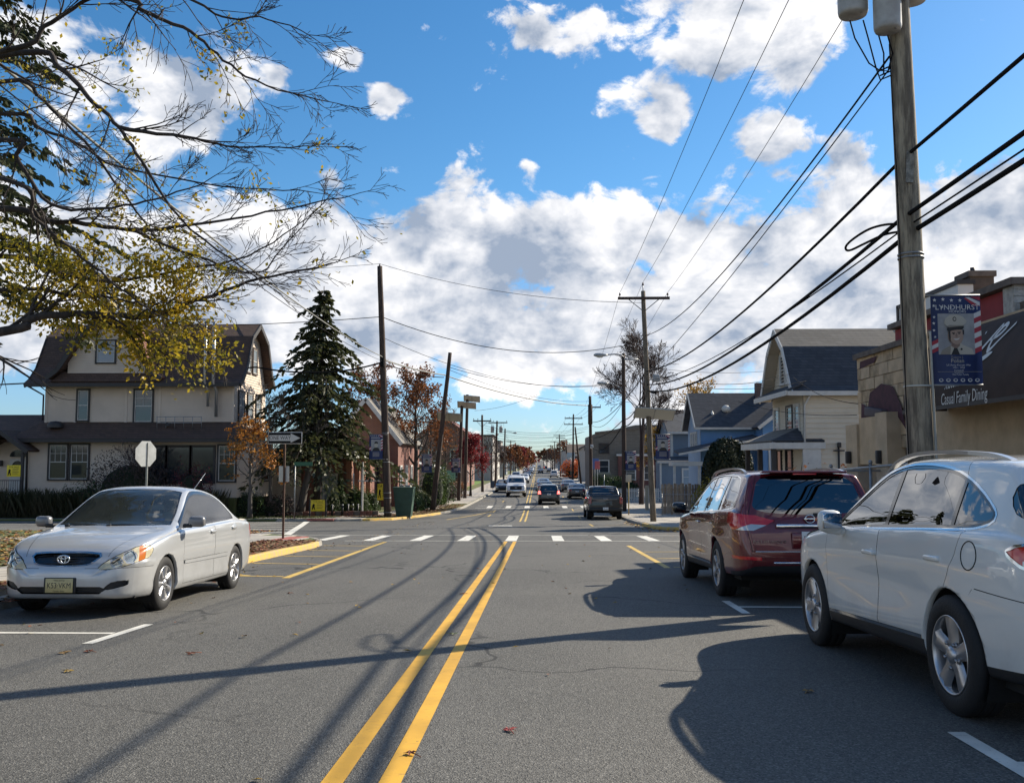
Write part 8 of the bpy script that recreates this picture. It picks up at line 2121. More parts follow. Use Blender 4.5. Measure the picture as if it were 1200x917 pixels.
for xx in (-14.4, -12.0): window(sh, (xx, 71.18, -.2), .9, 2.6, (0, -1), M_trimw, M_trimw, 2, 1, M_pane)
MB().box(-11.6, -9.6, 86, 92, z0, 1.0).build('white_porch', M_trimw, sh); slabpoly(sh, [(-12, 85.6, 1.3), (-9.2, 85.6, .75), (-9.2, 92, .75), (-12, 92, 1.3)], .15, M_trimw, 'porch_roof')
# garden wall and kerb stones
gw = thing('garden_wall', 'low brick edged garden bed wall along the left pavement before the evergreens', 'wall', (-11.5, 57, zg(56)))
for k in range(16):
 x_ = -15.4+k*.36; MB().box(x_, x_+.345, 54.9+k*.10, 55.12+k*.10, zg(55)+KH-.05, zg(55)+KH+.24+R.uniform(-.01, .01)).build('stone', M_bk2 if k % 3 else M_coping, gw)
# ---------------------------------------------------------------- fences on the right
fx, fy = (16.2, 21.2), 6.6
cf = thing('chain_link_fence', 'galvanised chain link fence between the dark red suv and the tan restaurant', 'fence', (fy, 18.5, zg(18)))
def fz(y): return zg(y)+KH
for k in range(3):
 y_ = fx[0]+k*2.5; MB().tube([(fy, y_, fz(y_)), (fy, y_, fz(y_)+1.88)], .032, 8).build('post', M_steel, cf); MB().sphere((fy, y_, fz(y_)+1.9), .045, 8, 5).build('post_cap', M_steel, cf)
MB().tube([(fy, fx[0], fz(fx[0])+1.80), (fy, fx[1], fz(fx[1])+1.80)], .024, 8).build('top_rail', M_steel, cf)
MB().tube([(fy, fx[1], fz(fx[1])+1.80), (fy+1.4, fx[1], fz(fx[1])+1.80)], .024, 8).build('top_rail', M_steel, cf)
wm_ = MB(); sp = .085; H_ = 1.76; Lf = fx[1]-fx[0]
k = -H_
while k < Lf:
 for sg in (1, -1):
  a, b = (k, 0.0), (k+H_, H_)
  if a[0] < 0: a = (0.0, -k)
  if b[0] > Lf: b = (Lf, Lf-k)
  if b[0] > a[0]:
   za, zb_ = (a[1], b[1]) if sg > 0 else (H_-a[1], H_-b[1])
   ya, yb = fx[0]+a[0], fx[0]+b[0]; wm_.tube([(fy+.003*sg, ya, fz(ya)+.03+za), (fy+.003*sg, yb, fz(yb)+.03+zb_)], .0026, 3, False)
 k += sp
wm_.build('wire_mesh', M_steel, cf, 'stuff')
wf = thing('board_fence', 'weathered grey board fence beside the corner pole on the right', 'fence', (11, 59.5, zg(59)))
M_wd = [mat('board_grey', (.36, .32, .265), .95, noise=(3, .5)), mat('board_brown', (.28, .23, .175), .95, noise=(3, .5)), mat('board_dark', (.19, .16, .13), .95, noise=(3, .5))]
bd = {m.name: MB().box(-.068, .068, -.012, .012, 0, 1.9).mesh('slat', m) for m in M_wd}
for k in range(56):
 x_ = 7.9+k*.148; o = bpy.data.objects.new('slat', bd[R.choice(M_wd).name]); COL.objects.link(o); o.parent = wf
 o.location = V((x_, 59.5+.012*math.sin(k*2.3), zg(59.5)+KH+R.uniform(-.05, .06)))-wf.location; o.rotation_euler = (R.uniform(-.02, .02), R.uniform(-.025, .025), 0)
for z in (.4, 1.5): MB().box(7.8, 16.2, 59.53, 59.59, zg(59.5)+KH+z, zg(59.5)+KH+z+.09).build('rail', M_wd[1], wf)
# link fence in front of it
lf = thing('wire_fence', 'low wire fence with thin posts in front of the weathered boards', 'fence', (11, 57.5, zg(57)))
for k in range(5): MB().tube([(7.6+k*1.9, 57.5, zg(57.5)), (7.6+k*1.9, 57.5, zg(57.5)+1.45)], .03, 6).build('post', M_steel, lf)
MB().tube([(7.6, 57.5, zg(57.5)+1.4), (15.2, 57.5, zg(57.5)+1.4)], .02, 6).build('rail', M_steel, lf)
mm = MB()
for k in range(64): mm.tube([(7.6+k*.12, 57.5, zg(57.5)+.1), (7.6+k*.12, 57.5, zg(57.5)+1.4)], .004, 3, False)
mm.build('wires', M_steel, lf, 'stuff')
gp = thing('gate_post', 'tan wooden gate post standing left of the corner pole', 'post', (sxy(757.5, 66), 66, zg(66)), None)
MB().box(sxy(757.5, 66)-.12, sxy(757.5, 66)+.12, 65.9, 66.1, zg(66), zg(66)+1.85).build('post', mat('post_tan', (.40, .34, .25), .85), gp)
pf = thing('picket_fence', 'white picket fence beyond the corner pole on the right', 'fence', (9, 83, zg(83)))
pk = MB().prism([(-.045, -.01, 0), (.045, -.01, 0), (.045, -.01, 1.1), (0, -.01, 1.2), (-.045, -.01, 1.1)], (0, .02, 0)).mesh('picket', M_trimw)
for k in range(26):
 o = bpy.data.objects.new('picket', pk); COL.objects.link(o); o.parent = pf; o.location = V((6.9+k*.135, 80+.0*k, zg(80)+KH))-pf.location
for z in (.3, .9): MB().box(6.8, 10.4, 80.02, 80.06, zg(80)+KH+z, zg(80)+KH+z+.08).build('rail', M_trimw, pf)
# ================================================================== TREES, SHRUBS
B_grey = bark_mat('bark_grey', (.115, .10, .085), (.05, .043, .038), 10); B_dark = bark_mat('bark_dark', (.060, .048, .042), (.026, .021, .019), 10); B_mar = bark_mat('bark_maroon', (.060, .038, .034), (.032, .020, .019), 10); B_red = bark_mat('bark_reddish', (.10, .066, .056), (.055, .036, .032), 10)
def rvec(): 
 while True:
  v = V((R.uniform(-1, 1), R.uniform(-1, 1), R.uniform(-1, 1)))
  if .05 < v.length < 1: return v.normalized()
def grow_branch(mb, p, d, L, r, lev, maxlev, tips, up=.15, wig=.22, kids=(3, 5), ang=(.5, .95), shrink=.62, thin=.55, start=.25, segs=5, minr=.004):
 pts, rs = [p.copy()], [r]; q = p.copy(); dd = d.copy()
 for i in range(segs):
  dd = (dd+rvec()*wig*(.5+.5*(i/segs))+V((0, 0, up))*.25).normalized(); q = q+dd*L/segs
  pts.append(q.copy()); rs.append(max(minr, r*(1-(1-thin*.6)*(i+1)/segs)))
 mb.tube(pts, rs, 8 if r > .08 else (5 if r > .02 else 3), False)
 if lev >= maxlev: tips.append((pts[-1], dd)); tips.append((pts[-2], dd)); return
 n = R.randint(*kids)
 for k in range(n):
  f = start+(1-start)*(k+R.random())/n; i = min(int(f*segs), segs-1); t_ = f*segs-i
  b = pts[i].lerp(pts[i+1], t_); base = (pts[i+1]-pts[i]).normalized()
  side = base.cross(rvec())
  if side.length < .1: continue
  a = R.uniform(*ang); nd = (base*math.cos(a)+side.normalized()*math.sin(a)+V((0, 0, up*.4))).normalized()
  grow_branch(mb, b, nd, L*shrink*R.uniform(.75, 1.15)*(1.15-.45*f), max(minr, rs[i]*thin*R.uniform(.8, 1.1)), lev+1, maxlev, tips, up, wig, kids, ang, shrink, thin, start, segs, minr)
 if lev > 0: tips.append((pts[-1], dd))
def leaves(mb, pts, n, spread, size, droop=.0):
 for _ in range(n):
  p, d = R.choice(pts); c = p+rvec()*spread*(R.random()**.6); c.z -= droop*R.random()
  a = rvec(); b = a.cross(rvec())
  if b.length < .1: continue
  b.normalize(); s = R.uniform(*size)
  mb.add([c-a*s, c+b*s*.55, c+a*s, c-b*s*.55], [(0, 1, 2, 3)])
def tree(name, label, x, y, h, spread, bark, leafm=None, nleaf=0, lsize=(.05, .09), seed=1, trunk=.16, fork=.3, maxlev=3, kids=(4, 6), group=None, up=.15, lspread=.35, cat='tree', lean=(0, 0), stems=1, base_z=None, ang=(.5, .95)):
 R.seed(seed); z0 = (zg(y)+KH-.05) if base_z is None else base_z
 t = thing(name, label, cat, (x, y, z0), group); wood = MB(); tips = []; mr = max(.004, .0002*y)
 for s in range(stems):
  off = V((R.uniform(-.3, .3), R.uniform(-.3, .3), 0)) if stems > 1 else V((0, 0, 0))
  top = V((x+lean[0]+off.x*2.5, y+lean[1]+off.y*2.5, z0+h*.82)); b = V((x, y, z0))+off
  n = 9; pts = [b.lerp(top, i/n)+V((R.uniform(-1, 1), R.uniform(-1, 1), 0))*.035*h*.25*(i/n) for i in range(n+1)]
  rs = [trunk*(1.25 if i == 0 else 1)*(1-.80*i/n) for i in range(n+1)]
  wood.tube(pts, rs, 10)
  nb = int(12/stems)+2
  for k in range(nb):
   f = fork+(1-fork)*(k+R.random()*.6)/nb; i = min(int(f*n), n-1); p = pts[i].lerp(pts[i+1], f*n-i)
   a = k*2.4+R.random(); e = R.uniform(.25, .7)+f*.5; d = V((math.cos(a)*math.cos(e), math.sin(a)*math.cos(e), math.sin(e)))
   grow_branch(wood, p, d, spread*(1.12-.55*f)*R.uniform(.8, 1.1), max(.012, rs[i]*.5), 1, maxlev, tips, up, kids=kids, ang=ang, minr=mr)
 wood.build('trunk', bark, t)
 if leafm and nleaf:
  cr = MB(); leaves(cr, tips, nleaf, lspread, lsize); cr.build('crown', leafm, t)
 return t
def clump(name, label, x, y, rx, ry, h, leafm, n, size, group=None, cat='shrub', zb=None, shape=.6, core=(.012, .018, .008), lump=.16, stemm=None):
 """dense shrub: leaf faces over an uneven body, with a dark twiggy core"""
 z0 = (zg(y)+KH-.03) if zb is None else zb
 t = thing(name, label, cat, (x, y, z0), group); mb = MB(); ph = [R.uniform(0, 6) for _ in range(6)]
 def rr(a, e): return 1+lump*(math.sin(3*a+ph[0])*math.cos(2*e+ph[1])+.6*math.sin(5*a+ph[2]+3*e)+.4*math.sin(9*a+ph[3])*math.sin(7*e+ph[4]))
 for _ in range(n):
  a = R.uniform(0, 6.283); e = math.asin(R.uniform(-.25, 1)); k = rr(a, e)*(1-.28*R.random()**2.2)
  zz = math.sin(e); zz = (abs(zz)**shape)*(1 if zz > 0 else -1)
  c = V((x+rx*k*math.cos(e)*math.cos(a), y+ry*k*math.cos(e)*math.sin(a), z0+h*.22+h*.78*k*zz if zz > 0 else z0+h*.22+h*.25*zz))
  nrm = (V((math.cos(e)*math.cos(a), math.cos(e)*math.sin(a), math.sin(e)))+rvec()*.8).normalized()
  u = nrm.orthogonal().normalized(); u = (u*math.cos(a*7)+nrm.cross(u)*math.sin(a*7)); w_ = nrm.cross(u); s = R.uniform(*size)
  mb.add([c-u*s, c+w_*s*.6, c+u*s, c-w_*s*.6], [(0, 1, 2, 3)])
 mb.build('foliage', leafm, t)
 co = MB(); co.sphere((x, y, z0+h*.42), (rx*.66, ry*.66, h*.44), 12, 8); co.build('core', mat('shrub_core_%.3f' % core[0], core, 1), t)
 st = MB(); st.tube([(x, y, z0-.1), (x, y, z0+h*.3)], .05, 6); st.build('stem', B_dark, t)
 return t
L_yg = leaf_mat('leaf_yellow_green', [(.30, .25, .022), (.42, .29, .024), (.17, .18, .028)], scale=1.2, transl=.5)
L_or = leaf_mat('leaf_orange', [(.36, .13, .022), (.42, .20, .035), (.20, .075, .02)], scale=1.5)
L_ru = leaf_mat('leaf_rust', [(.19, .065, .028), (.25, .10, .035), (.11, .055, .022)], scale=.6)
L_rd = leaf_mat('leaf_crimson', [(.20, .020, .026), (.28, .034, .034), (.11, .016, .020)], scale=.8)
L_ye = leaf_mat('leaf_golden', [(.42, .23, .030), (.46, .30, .050), (.28, .14, .03)], scale=.8)
L_sp = leaf_mat('needle_dark', [(.036, .046, .018), (.052, .058, .022), (.070, .068, .030)], transl=.4, scale=.9)
L_pi = leaf_mat('needle_pine', [(.028, .038, .018), (.040, .050, .022), (.055, .055, .028)], transl=.15, scale=.8)
L_ev = leaf_mat('leaf_evergreen', [(.024, .048, .016), (.042, .075, .020), (.060, .090, .026)], transl=.2, scale=2.5)
L_dk = leaf_mat('needle_black_green', [(.010, .016, .008), (.018, .026, .011), (.028, .034, .014)], transl=.1, scale=2)
L_gr = leaf_mat('leaf_green', [(.045, .080, .018), (.065, .095, .022), (.03, .055, .015)], transl=.3, scale=2.5)
L_br = leaf_mat('leaf_brown_purple', [(.050, .034, .032), (.075, .048, .040), (.035, .03, .028)], transl=.2, scale=2)
L_bu = leaf_mat('leaf_burgundy', [(.12, .022, .034), (.07, .020, .028), (.16, .04, .045)], scale=2)
L_hd = leaf_mat('leaf_hedge_orange', [(.22, .085, .035), (.30, .13, .055), (.06, .065, .022)], scale=2.2)
L_yb = leaf_mat('leaf_yellow_bush', [(.22, .18, .025), (.30, .22, .03), (.12, .12, .02)], scale=2)
# --- near tree on the left, its limbs reaching into the picture -------------------------------------
R.seed(5)
TX, TY = -8.0, 9.0
nt = thing('street_tree', 'near street tree whose half bare limbs with yellow green leaves hang in from the left', 'tree', (TX, TY, zg(TY)+KH))
wood = MB(); tips = []
wood.tube([(TX, TY, zg(TY)), (TX-.05, TY+.05, 1.2), (TX+.05, TY, 2.6), (TX, TY+.1, 5.0), (TX+.1, TY, 7.5)], [.30, .24, .21, .15, .08], 12)
def limb(px, Ys, r0, r1, nb=9, sub=.75, lev=3, root=None, up=.05, leafy=1.0, kids=(3, 5), side=None):
 """main limb through places seen at the given picture points; side shoots grow from it"""
 P_ = [at(u, v, a) for (u, v), a in zip(px, Ys)]
 if root is not None: P_ = [V(root)]+P_
 Q = [V(q) for q in catmull([tuple(p) for p in P_], 5)]; n = len(Q)-1
 rs = [r0+(r1-r0)*(i/n)**.7 for i in range(n+1)]
 Q = [q+rvec()*.012 for q in Q]
 wood.tube(Q, rs, 7 if r0 > .03 else 5, False)
 for k in range(nb):
  f = (k+.3+R.random()*.6)/nb*.98+.01; i = min(int(f*n), n-1); p = Q[i].lerp(Q[i+1], f*n-i); b = (Q[i+1]-Q[i]).normalized()
  s_ = b.cross(rvec())
  if s_.length < .1: continue
  a = R.uniform(.35, .8); d = (b*math.cos(a)+s_.normalized()*math.sin(a)+V((0, 0, up))).normalized()
  tl = []
  grow_branch(wood, p, d, sub*R.uniform(.6, 1.2)*(1.1-.5*f), max(.005, rs[i]*.5), 1, lev, tl, up, .20, kids, (.35, .75), .62, .6, .2, 4, .0028)
  if leafy > R.random()*1.0: tips.extend(tl)
 tl = []; grow_branch(wood, Q[-1], (Q[-1]-Q[-2]).normalized(), sub*.6, rs[-1], 1, 3, tl, up, .15, (3, 4), (.3, .7), .6, .6, .2, 4, .0028)
rt = lambda z: (TX+.03, TY, z)
limb([(21, 63), (70, 80), (105, 115), (140, 150), (165, 189), (210, 255), (280, 311)], [9, 8.9, 8.8, 8.7, 8.6, 8.6, 8.5], .040, .008, 13, .8, 3, rt(5.0), .02, .30)
limb([(130, -5), (168, 14), (224, 38), (262, 70), (310, 100), (385, 120)], [8.6, 8.6, 8.5, 8.5, 8.4, 8.4], .034, .005, 14, .62, 3, (TX+1.2, TY, 6.3), .0, .10)
limb([(200, -12), (260, 20), (315, 22), (371, 46)], [8.3, 8.3, 8.2, 8.2], .020, .004, 10, .55, 3, (TX+2.4, TY-.3, 6.8), .0, .05)
limb([(140, 150), (217, 161), (280, 172), (368, 172)], [8.7, 8.8, 8.9, 9.0], .026, .004, 12, .62, 3, None, .02, .25)
limb([(0, 133), (45, 150), (91, 168), (140, 196), (260, 217), (364, 224)], [9.3, 9.3, 9.3, 9.3, 9.2, 9.2], .030, .005, 13, .7, 3, rt(4.4), .02, .40)
limb([(0, 165), (21, 189), (60, 240), (120, 245), (182, 232), (240, 215)], [8.4, 8.4, 8.5, 8.6, 8.8, 9], .032, .006, 11, .7, 3, rt(4.0), .05, .6)
limb([(0, 388), (34, 374), (101, 367), (169, 371), (237, 350), (304, 327), (382, 311)], [8.8, 8.8, 8.9, 9.0, 9.1, 9.2, 9.2], .062, .008, 18, .75, 3, (TX+.05, TY, 2.5), .03, .8)
limb([(0, 245), (50, 258), (100, 262), (160, 270), (240, 262), (330, 245), (410, 230)], [9.0, 9, 9, 9, 9, 9, 9], .045, .005, 15, .7, 3, rt(3.7), .05, .35)
limb([(0, 300), (60, 318), (130, 330), (200, 318), (290, 300), (350, 262)], [9.4, 9.4, 9.4, 9.4, 9.4, 9.3], .04, .005, 15, .75, 3, rt(3.3), .08, .7)
limb([(0, 210), (40, 255), (95, 300), (150, 345), (190, 372)], [8.2, 8.3, 8.5, 8.6, 8.7], .03, .006, 11, .6, 3, rt(4.2), -.05, .8)
limb([(0, 60), (60, 25), (120, -10), (180, -40)], [8.8, 8.8, 8.8, 8.7], .04, .01, 10, .9, 3, rt(5.4), .0, .5)
limb([(20, 340), (80, 345), (150, 352), (205, 378), (240, 405)], [9.0, 9, 9.1, 9.1, 9.2], .028, .006, 12, .6, 3, rt(2.9), -.08, 1.0)
limb([(150, 268), (230, 300), (300, 320), (330, 290), (385, 232)], [9.0, 9.0, 9.0, 9.0, 9.0], .018, .004, 10, .6, 3, None, .12, .1)
limb([(60, 318), (110, 350), (160, 385), (205, 392)], [9.2, 9.2, 9.2, 9.2], .022, .005, 10, .5, 3, None, -.05, 1.0)
limb([(0, 95), (50, 118), (110, 180), (170, 262), (210, 318)], [9.6, 9.6, 9.5, 9.5, 9.5], .034, .006, 12, .7, 3, rt(4.8), .0, .35)
# the half of the crown away from the road
for k in range(10):
 a = R.uniform(1.7, 4.6); e = R.uniform(.1, .9); tl = []
 grow_branch(wood, V((TX, TY, 2.8+k*.4)), V((math.cos(a)*math.cos(e), math.sin(a)*math.cos(e), math.sin(e))), 2.6, .06, 1, 3, tl, .1); tips += tl[::2]
wood.build('trunk', B_dark, nt)
cr = MB()
tl1 = [t_ for t_ in tips if t_[0].z < 3.9 and (t_[0].x/max(t_[0].y, 1) < -.33 or R.random() < .10)]; tl2 = [t_ for t_ in tips if t_[0].z >= 3.9]
leaves(cr, tl1, 4000, .15, (.018, .036), .12); leaves(cr, tl2, 1300, .13, (.017, .034), .1)
pl_ = [(at(175+R.uniform(-28, 45), 385+R.uniform(-22, 30), 9.1), V((0, 0, 1))) for _ in range(26)]
pl_ += [(at(R.uniform(0, 230), R.uniform(280, 372), 9.0), V((0, 0, 1))) for _ in range(110)]
leaves(cr, pl_, 3000, .20, (.018, .038), .1)
cr.build('crown', L_yg, nt)
# small bare sapling between walk and kerb whose trunk stays out of view is not needed
# --- dark pine far left ------------------------------------------------------------------------------
def conifer(name, label, x, y, h, r, zlow, leafm, seed, n_whorl=26, droop=.35, dens=1.0, nl=.16, trunk=.22, lean=0.0, wild=.2):
 R.seed(seed); z0 = zg(y)+KH-.05; t = thing(name, label, 'tree', (x, y, z0)); wd = MB(); fo = MB()
 wd.tube([(x, y, z0), (x+lean*.3, y, z0+h*.35), (x+lean*.7, y, z0+h*.7), (x+lean, y, z0+h)], [trunk*1.15, trunk*.8, trunk*.45, .02], 10)
 for k in range(n_whorl):
  f = (k+R.random()*.6)/n_whorl; z = zlow+(z0+h-zlow)*f; rad_ = r*((1-f)**.72)*R.uniform(1-wild*1.1, 1+wild*.5)+.15
  nb = R.randint(5, 8)
  for j in range(nb):
   a = 6.283*j/nb+R.uniform(-.4, .4)+k; L = rad_*R.uniform(1-wild*1.5, 1.1+wild*.25); c = V((x+lean*f, y, z))
   pts = []; m_ = 6
   for i in range(m_+1):
    s = i/m_; pts.append(c+V((math.cos(a)*L*s, math.sin(a)*L*s, .10*L*s-droop*L*s*s*1.1)))
   wd.tube(pts, [max(.006, .030*(1-s_/m_)) for s_ in range(m_+1)], 3, False)
   for i in range(int(L*16*dens)+4):
    s = R.uniform(.12, 1.02); q = pts[0].lerp(pts[-1], s); ii = min(int(s*m_), m_-1); q = pts[ii].lerp(pts[min(ii+1, m_)], s*m_-ii)
    out = V((math.cos(a), math.sin(a), 0)); sd = V((-out.y, out.x, 0)); w_ = R.uniform(-1, 1)
    d = (out*R.uniform(.2, .9)+sd*w_*.9+V((0, 0, R.uniform(-.95, -.05)))).normalized(); l_ = nl*R.uniform(.6, 1.7)*(1.1-.3*s); b = d.cross(rvec()).normalized()*l_*.20
    q2 = q+sd*w_*.10*L
    fo.add([q2-b, q2+d*l_*.5-b*1.2, q2+d*l_, q2+d*l_*.5+b*1.2, q2+b], [(0, 1, 2, 3, 4)])
 wd.build('trunk', B_dark, t); fo.build('crown', leafm, t); return t
conifer('pine_tree', 'dark pine at the left edge behind the near bare limbs', -14.6, 20.0, 23.0, 5.0, 5.6, L_pi, 21, 36, .30, 4.5, .16, .30)
conifer('spruce_tree', 'tall dark spruce between the tan house and the tall brown pole', sxy(372, 57), 57.0, 14.2, 5.4, 1.9, L_sp, 35, 30, .50, 1.9, .27, .24, .25, wild=.45)
tree('leaning_tree', 'dark leaning trunk in front of the brick shop beside the yellow sign', sxy(352, 55.5), 55.5, 8.0, 2.2, B_grey, L_sp, 300, (.06, .1), 8, .27, .55, 3, lean=(1.1, .3))
tree('bare_tree', 'grey twiggy bare tree between the tan house and the spruce', sxy(318, 53.5), 53.6, 7.6, 2.4, B_grey, None, 0, seed=12, trunk=.12, fork=.35, maxlev=4, kids=(3, 5), lean=(-.2, 0))
tree('small_tree', 'small tree with sparse orange leaves left of the one way sign', sxy(294, 50.8), 50.8, 5.6, 1.75, B_grey, L_or, 1500, (.06, .11), 14, .15, .42, 3, (4, 5), lspread=.30)
tree('autumn_tree', 'tall autumn tree with rusty orange leaves behind the tall brown pole', sxy(487, 77), 77.0, 11.6, 3.7, B_grey, L_ru, 5200, (.08, .15), 15, .24, .26, 3, (4, 6), lspread=.5)
tree('autumn_tree', 'rusty tree half hidden between the spruce and the tall brown pole', sxy(436, 88), 88.0, 12.4, 3.8, B_red, L_ru, 6200, (.09, .16), 16, .24, .3, 3, (4, 6), lspread=.5)
tree('red_maple', 'round crimson maple between the close pair of poles and the crossarm pole', sxy(551.5, 93), 93.0, 6.3, 1.9, B_dark, L_rd, 6500, (.06, .11), 17, .13, .36, 3, (5, 6), lspread=.45)
tree('bare_tree', 'tall bare many stemmed tree behind the corner pole on the right', sxy(749, 76), 76.0, 15.0, 4.1, B_mar, None, 0, seed=23, trunk=.12, fork=.46, maxlev=4, kids=(5, 6), stems=4, up=.16, ang=(.45, 1.0))
tree('golden_tree', 'golden leaved tree behind the black roof of the blue house', sxy(822, 98), 98.0, 12.0, 4.0, B_grey, L_ye, 2600, (.09, .15), 19, .2, .35, 3, (4, 6), lspread=.5, up=.3)
tree('golden_tree', 'small yellow leaved tree beside the grey blue house', sxy(769, 92), 92.0, 7.4, 1.7, B_dark, L_ye, 1500, (.08, .14), 20, .14, .35, 3, (4, 5), lspread=.4)
for k, (u, Y, h, sp_, lm, nl, lab) in enumerate(((505, 100, 9.5, 3.4, None, 0, 'bare brown tree behind the leaning left pole'), (522, 112, 9.0, 3.6, L_ru, 500, 'thin rusty tree behind the solar poles'), (468, 104, 8.0, 3.2, L_ru, 1200, 'rust flecked tree left of the park lawn'), (576, 150, 7.5, 3.2, None, 0, 'bare tree beside the transformer pole'),
  (602, 215, 6.3, 3.6, L_ru, 2400, 'reddish tree first in the left far row'), (608, 250, 6.2, 3.8, L_rd, 2000, 'reddish tree second in the left far row'), (613, 300, 6.6, 4.5, L_ru, 2500, 'rusty tree third in the left far row'), (617, 400, 8, 5, L_rd, 2600, 'red tree near the top of the left hill'), (612, 520, 9, 7, L_ru, 2600, 'rusty tree on the left hill top'),
  (640, 620, 8, 7, L_ru, 2600, 'rusty tree on the right hill top'), (648, 430, 9, 5, None, 0, 'bare tree on the right of the hill'), (660, 330, 10, 5, L_ru, 900, 'brown tree on the right below the hill'))):
 tree('tree', lab, sxy(u, Y), Y, h, sp_, B_red, lm, nl, (.10*max(1, Y/140), .17*max(1, Y/140)), 40+k, .16*h/8, .25, 3, (4, 6), 'trees far along the street', lspread=.55*h/8, base_z=zg(Y))
# --- shrubs and hedges ---------------------------------------------------------------------------------
R.seed(77)
clump('round_bush', 'tall dark round clipped bush in front of the blue house', sxy(851, 58.6), 58.6, 1.62, 1.6, 4.75, L_dk, 9000, (.06, .12), shape=.55, lump=.05)
clump('yellow_bush', 'low yellow green bush right of the dark round bush', sxy(838, 40), 40.5, .9, .8, 1.85, L_yb, 1500, (.04, .08))
clump('orange_bush', 'orange flaming bush far off on the right kerb', sxy(672, 190), 190, 2.6, 2.2, 3.6, leaf_mat('leaf_flame', [(.50, .10, .03), (.55, .16, .04), (.3, .06, .02)], scale=1), 1500, (.14, .24))
for k, (u, Y, w_) in enumerate(((966, 27.5, .95), (992, 26.2, 1.0), (1012, 25.0, .9), (945, 29.5, .9))):
 clump('hedge', ('low hedge flecked with orange leaves behind the dark red suv roof', 'orange flecked hedge next to the tan restaurant corner', 'hedge behind the chain link fence hidden by the restaurant pilaster', 'orange flecked hedge nearest the cream house')[k], sxy(u, Y), Y, w_, .7, zg(Y)*-1+1.02-KH, L_hd, 1700, (.03, .065), 'orange flecked hedges on the right')
clump('dark_shrub', 'large dark twiggy shrub before the first floor windows of the tan house', -22.6, 51.4, 2.7, 1.0, 3.5, L_br, 6000, (.03, .07), zb=-1.9, lump=.2)
clump('dark_shrub', 'dark green low shrub left under the twiggy shrub by the tan house', -24.9, 51.2, 1.4, .8, 2.0, L_ev, 1800, (.03, .07), zb=-1.9)
clump('burgundy_shrub', 'burgundy leaved shrub at the right end of the tan house front', -19.2, 51.3, 1.15, .8, 2.9, L_bu, 1900, (.03, .07), zb=-1.9, lump=.25)
tree('bare_shrub', 'pale bare stems rising from the dark shrub by the tan house', -22.2, 51.6, 4.2, 1.7, B_red, L_br, 500, (.03, .06), 61, .05, .2, 3, (4, 6), stems=3, cat='shrub', base_z=-1.8)
clump('hedge', 'low dark hedge behind the small orange tree', sxy(283, 53.4), 53.4, 1.6, .6, 1.5, L_ev, 2200, (.03, .07), 'dark hedges on the left corner'); clump('hedge', 'low dark hedge right of the one way sign post', sxy(322, 53.8), 53.8, 1.3, .6, 1.3, L_br, 1600, (.03, .07), 'dark hedges on the left corner')
for k, (u, Y, r_, h_) in enumerate(((391, 57.0, .45, 1.7), (402, 57.6, .45, 1.5), (414, 58.3, .5, 1.9), (424, 58.2, .7, 1.75), (436, 59.0, .6, 1.5), (399, 59, .3, 2.7))):
 clump('small_evergreen', ('small dark evergreen nearest the yellow sign', 'small evergreen second from the yellow sign', 'pointed evergreen behind the garden posts', 'light green evergreen before the white sign post', 'dark evergreen under the amber sign', 'slim tall evergreen by the shop window')[k], sxy(u, Y), Y, r_, r_, h_, L_gr if k == 3 else L_ev, 1100, (.03, .07), 'small evergreens before the brick shop', shape=1.3)
for k, (u, Y, r_, h_, lm) in enumerate(((520-13, 70, 1.25, 3.3, L_gr), (517, 74, 1.1, 2.9, L_ev), (484, 64, .75, .95, L_ev), (491, 66, .9, 1.25, L_ev), (497, 72, 1.7, 1.5, L_gr), (476, 62.5, .6, 1.0, L_br), (524, 86, 1.6, 1.5, L_br), (518, 80, 1.0, 1.4, L_br), (533, 90, 1.2, 1.6, L_hd))):
 clump('garden_bush', ('big green dome shaped bush right of the tall left pole', 'dark bush behind the green dome bush', 'small round clipped shrub beside the estate sign', 'larger round clipped shrub by the estate sign', 'clipped low hedge block behind the round shrubs', 'brown shrub behind the green cabinet', 'brown hedge along the left pavement', 'brown clipped shrub behind the leaning pole', 'tan dry hedge near the pale green sign')[k], sxy(u, Y), Y, r_, r_, h_, lm, 1500, (.04, .085), 'bushes along the left pavement')
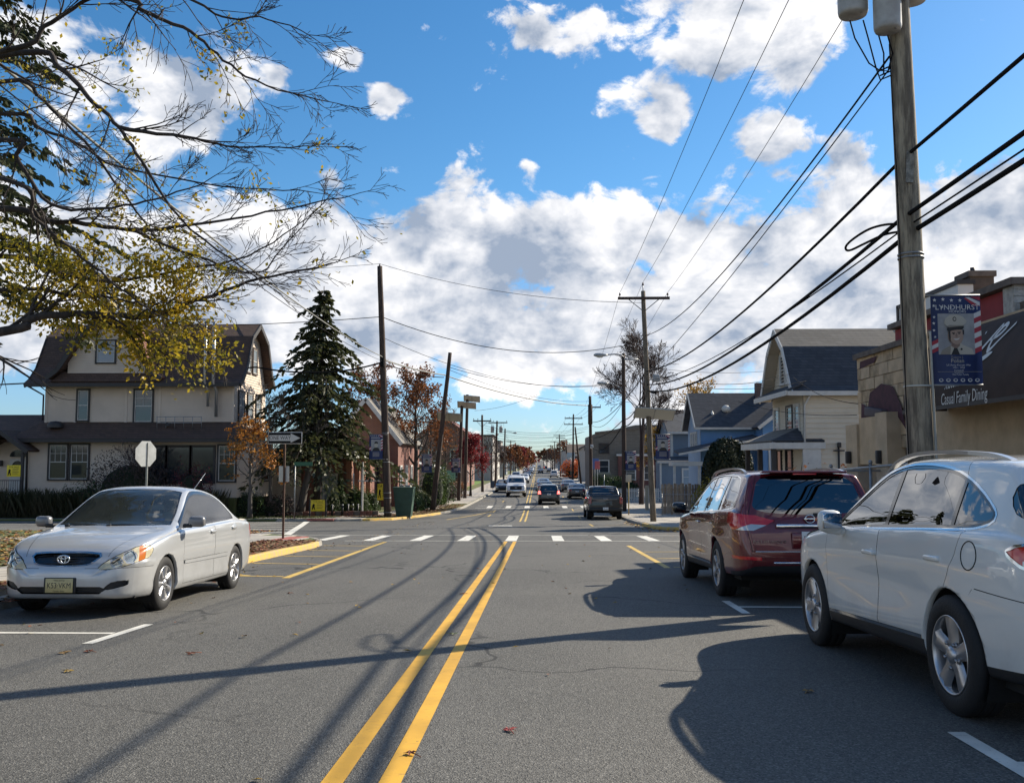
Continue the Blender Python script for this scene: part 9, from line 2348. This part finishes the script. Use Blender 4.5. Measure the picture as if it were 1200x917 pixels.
park = strip_sheet(rows(96, 165), lambda y: -30, lambda y: -9.2, KH+.03).build('park_lawn', mat('park_grass', (.14, .24, .035), .95, noise=(.7, .3)), pv_lf)
for k, (u, Y) in enumerate(((702, 108), (708, 96), (716, 90), (722, 84), (690, 118))):
 clump('dark_hedge', 'dark green hedge by the stone hall, %s of five' % ('second from left', 'middle one', 'second from right', 'rightmost', 'leftmost')[k], sxy(u, Y)+1.2, Y, 1.1, .9, 1.9, L_ev, 700, (.05, .1), 'dark hedges by the stone hall')
# ornamental grass along the house front
gr = MB(); R.seed(90)
for _ in range(7000):
 x, y = R.uniform(-36, -17.5), R.uniform(50.5, 52.2); z = zg(y)+KH; h = R.uniform(.7, 1.75); a = R.uniform(0, 6.28); b = R.uniform(.05, .4)*h; d = V((math.cos(a), math.sin(a), 0)); s = V((-d.y, d.x, 0))*.016; p = V((x, y, z))
 gr.add([p-s, p+s, p+d*b*.45+V((0, 0, h*.6))+s*.8, p+d*b*1.1+V((0, 0, h)), p+d*b*.45+V((0, 0, h*.6))-s*.8], [(0, 1, 2, 3, 4)])
tag(gr.build('grass', leaf_mat('grass_dry_dark', [(.040, .046, .020), (.075, .065, .032), (.03, .035, .016)], scale=1)), 'tall dark ornamental grass along the front of the tan house', 'grass', kind='stuff')
gr = MB()
for _ in range(9000):
 x = R.uniform(-18, -11.5); y = R.uniform(50.3, 54.5); z = zg(y)+KH-.01; h = R.uniform(.04, .10); a = R.uniform(0, 6.28); d = V((math.cos(a), math.sin(a), 0)); s = V((-d.y, d.x, 0))*.012; p = V((x, y, z))
 if 50.8 < y < 52.4 and x > -15.7: continue
 gr.add([p-s, p+s, p+d*h*.5+V((0, 0, h))], [(0, 1, 2)])
tag(gr.build('grass', leaf_mat('grass_lawn', [(.06, .095, .02), (.09, .11, .03), (.05, .07, .02)], scale=2)), 'short lawn grass at the far left corner', 'grass', kind='stuff')
R.seed(123)
tag(litter('fallen_leaves', 1500, lambda: (R.uniform(-16, -8.2), R.uniform(53.2, 58)), (.05, .10), KH, [M_lv[1], M_lv[0]], 'rust leaves in the garden bed before the brick shop'))
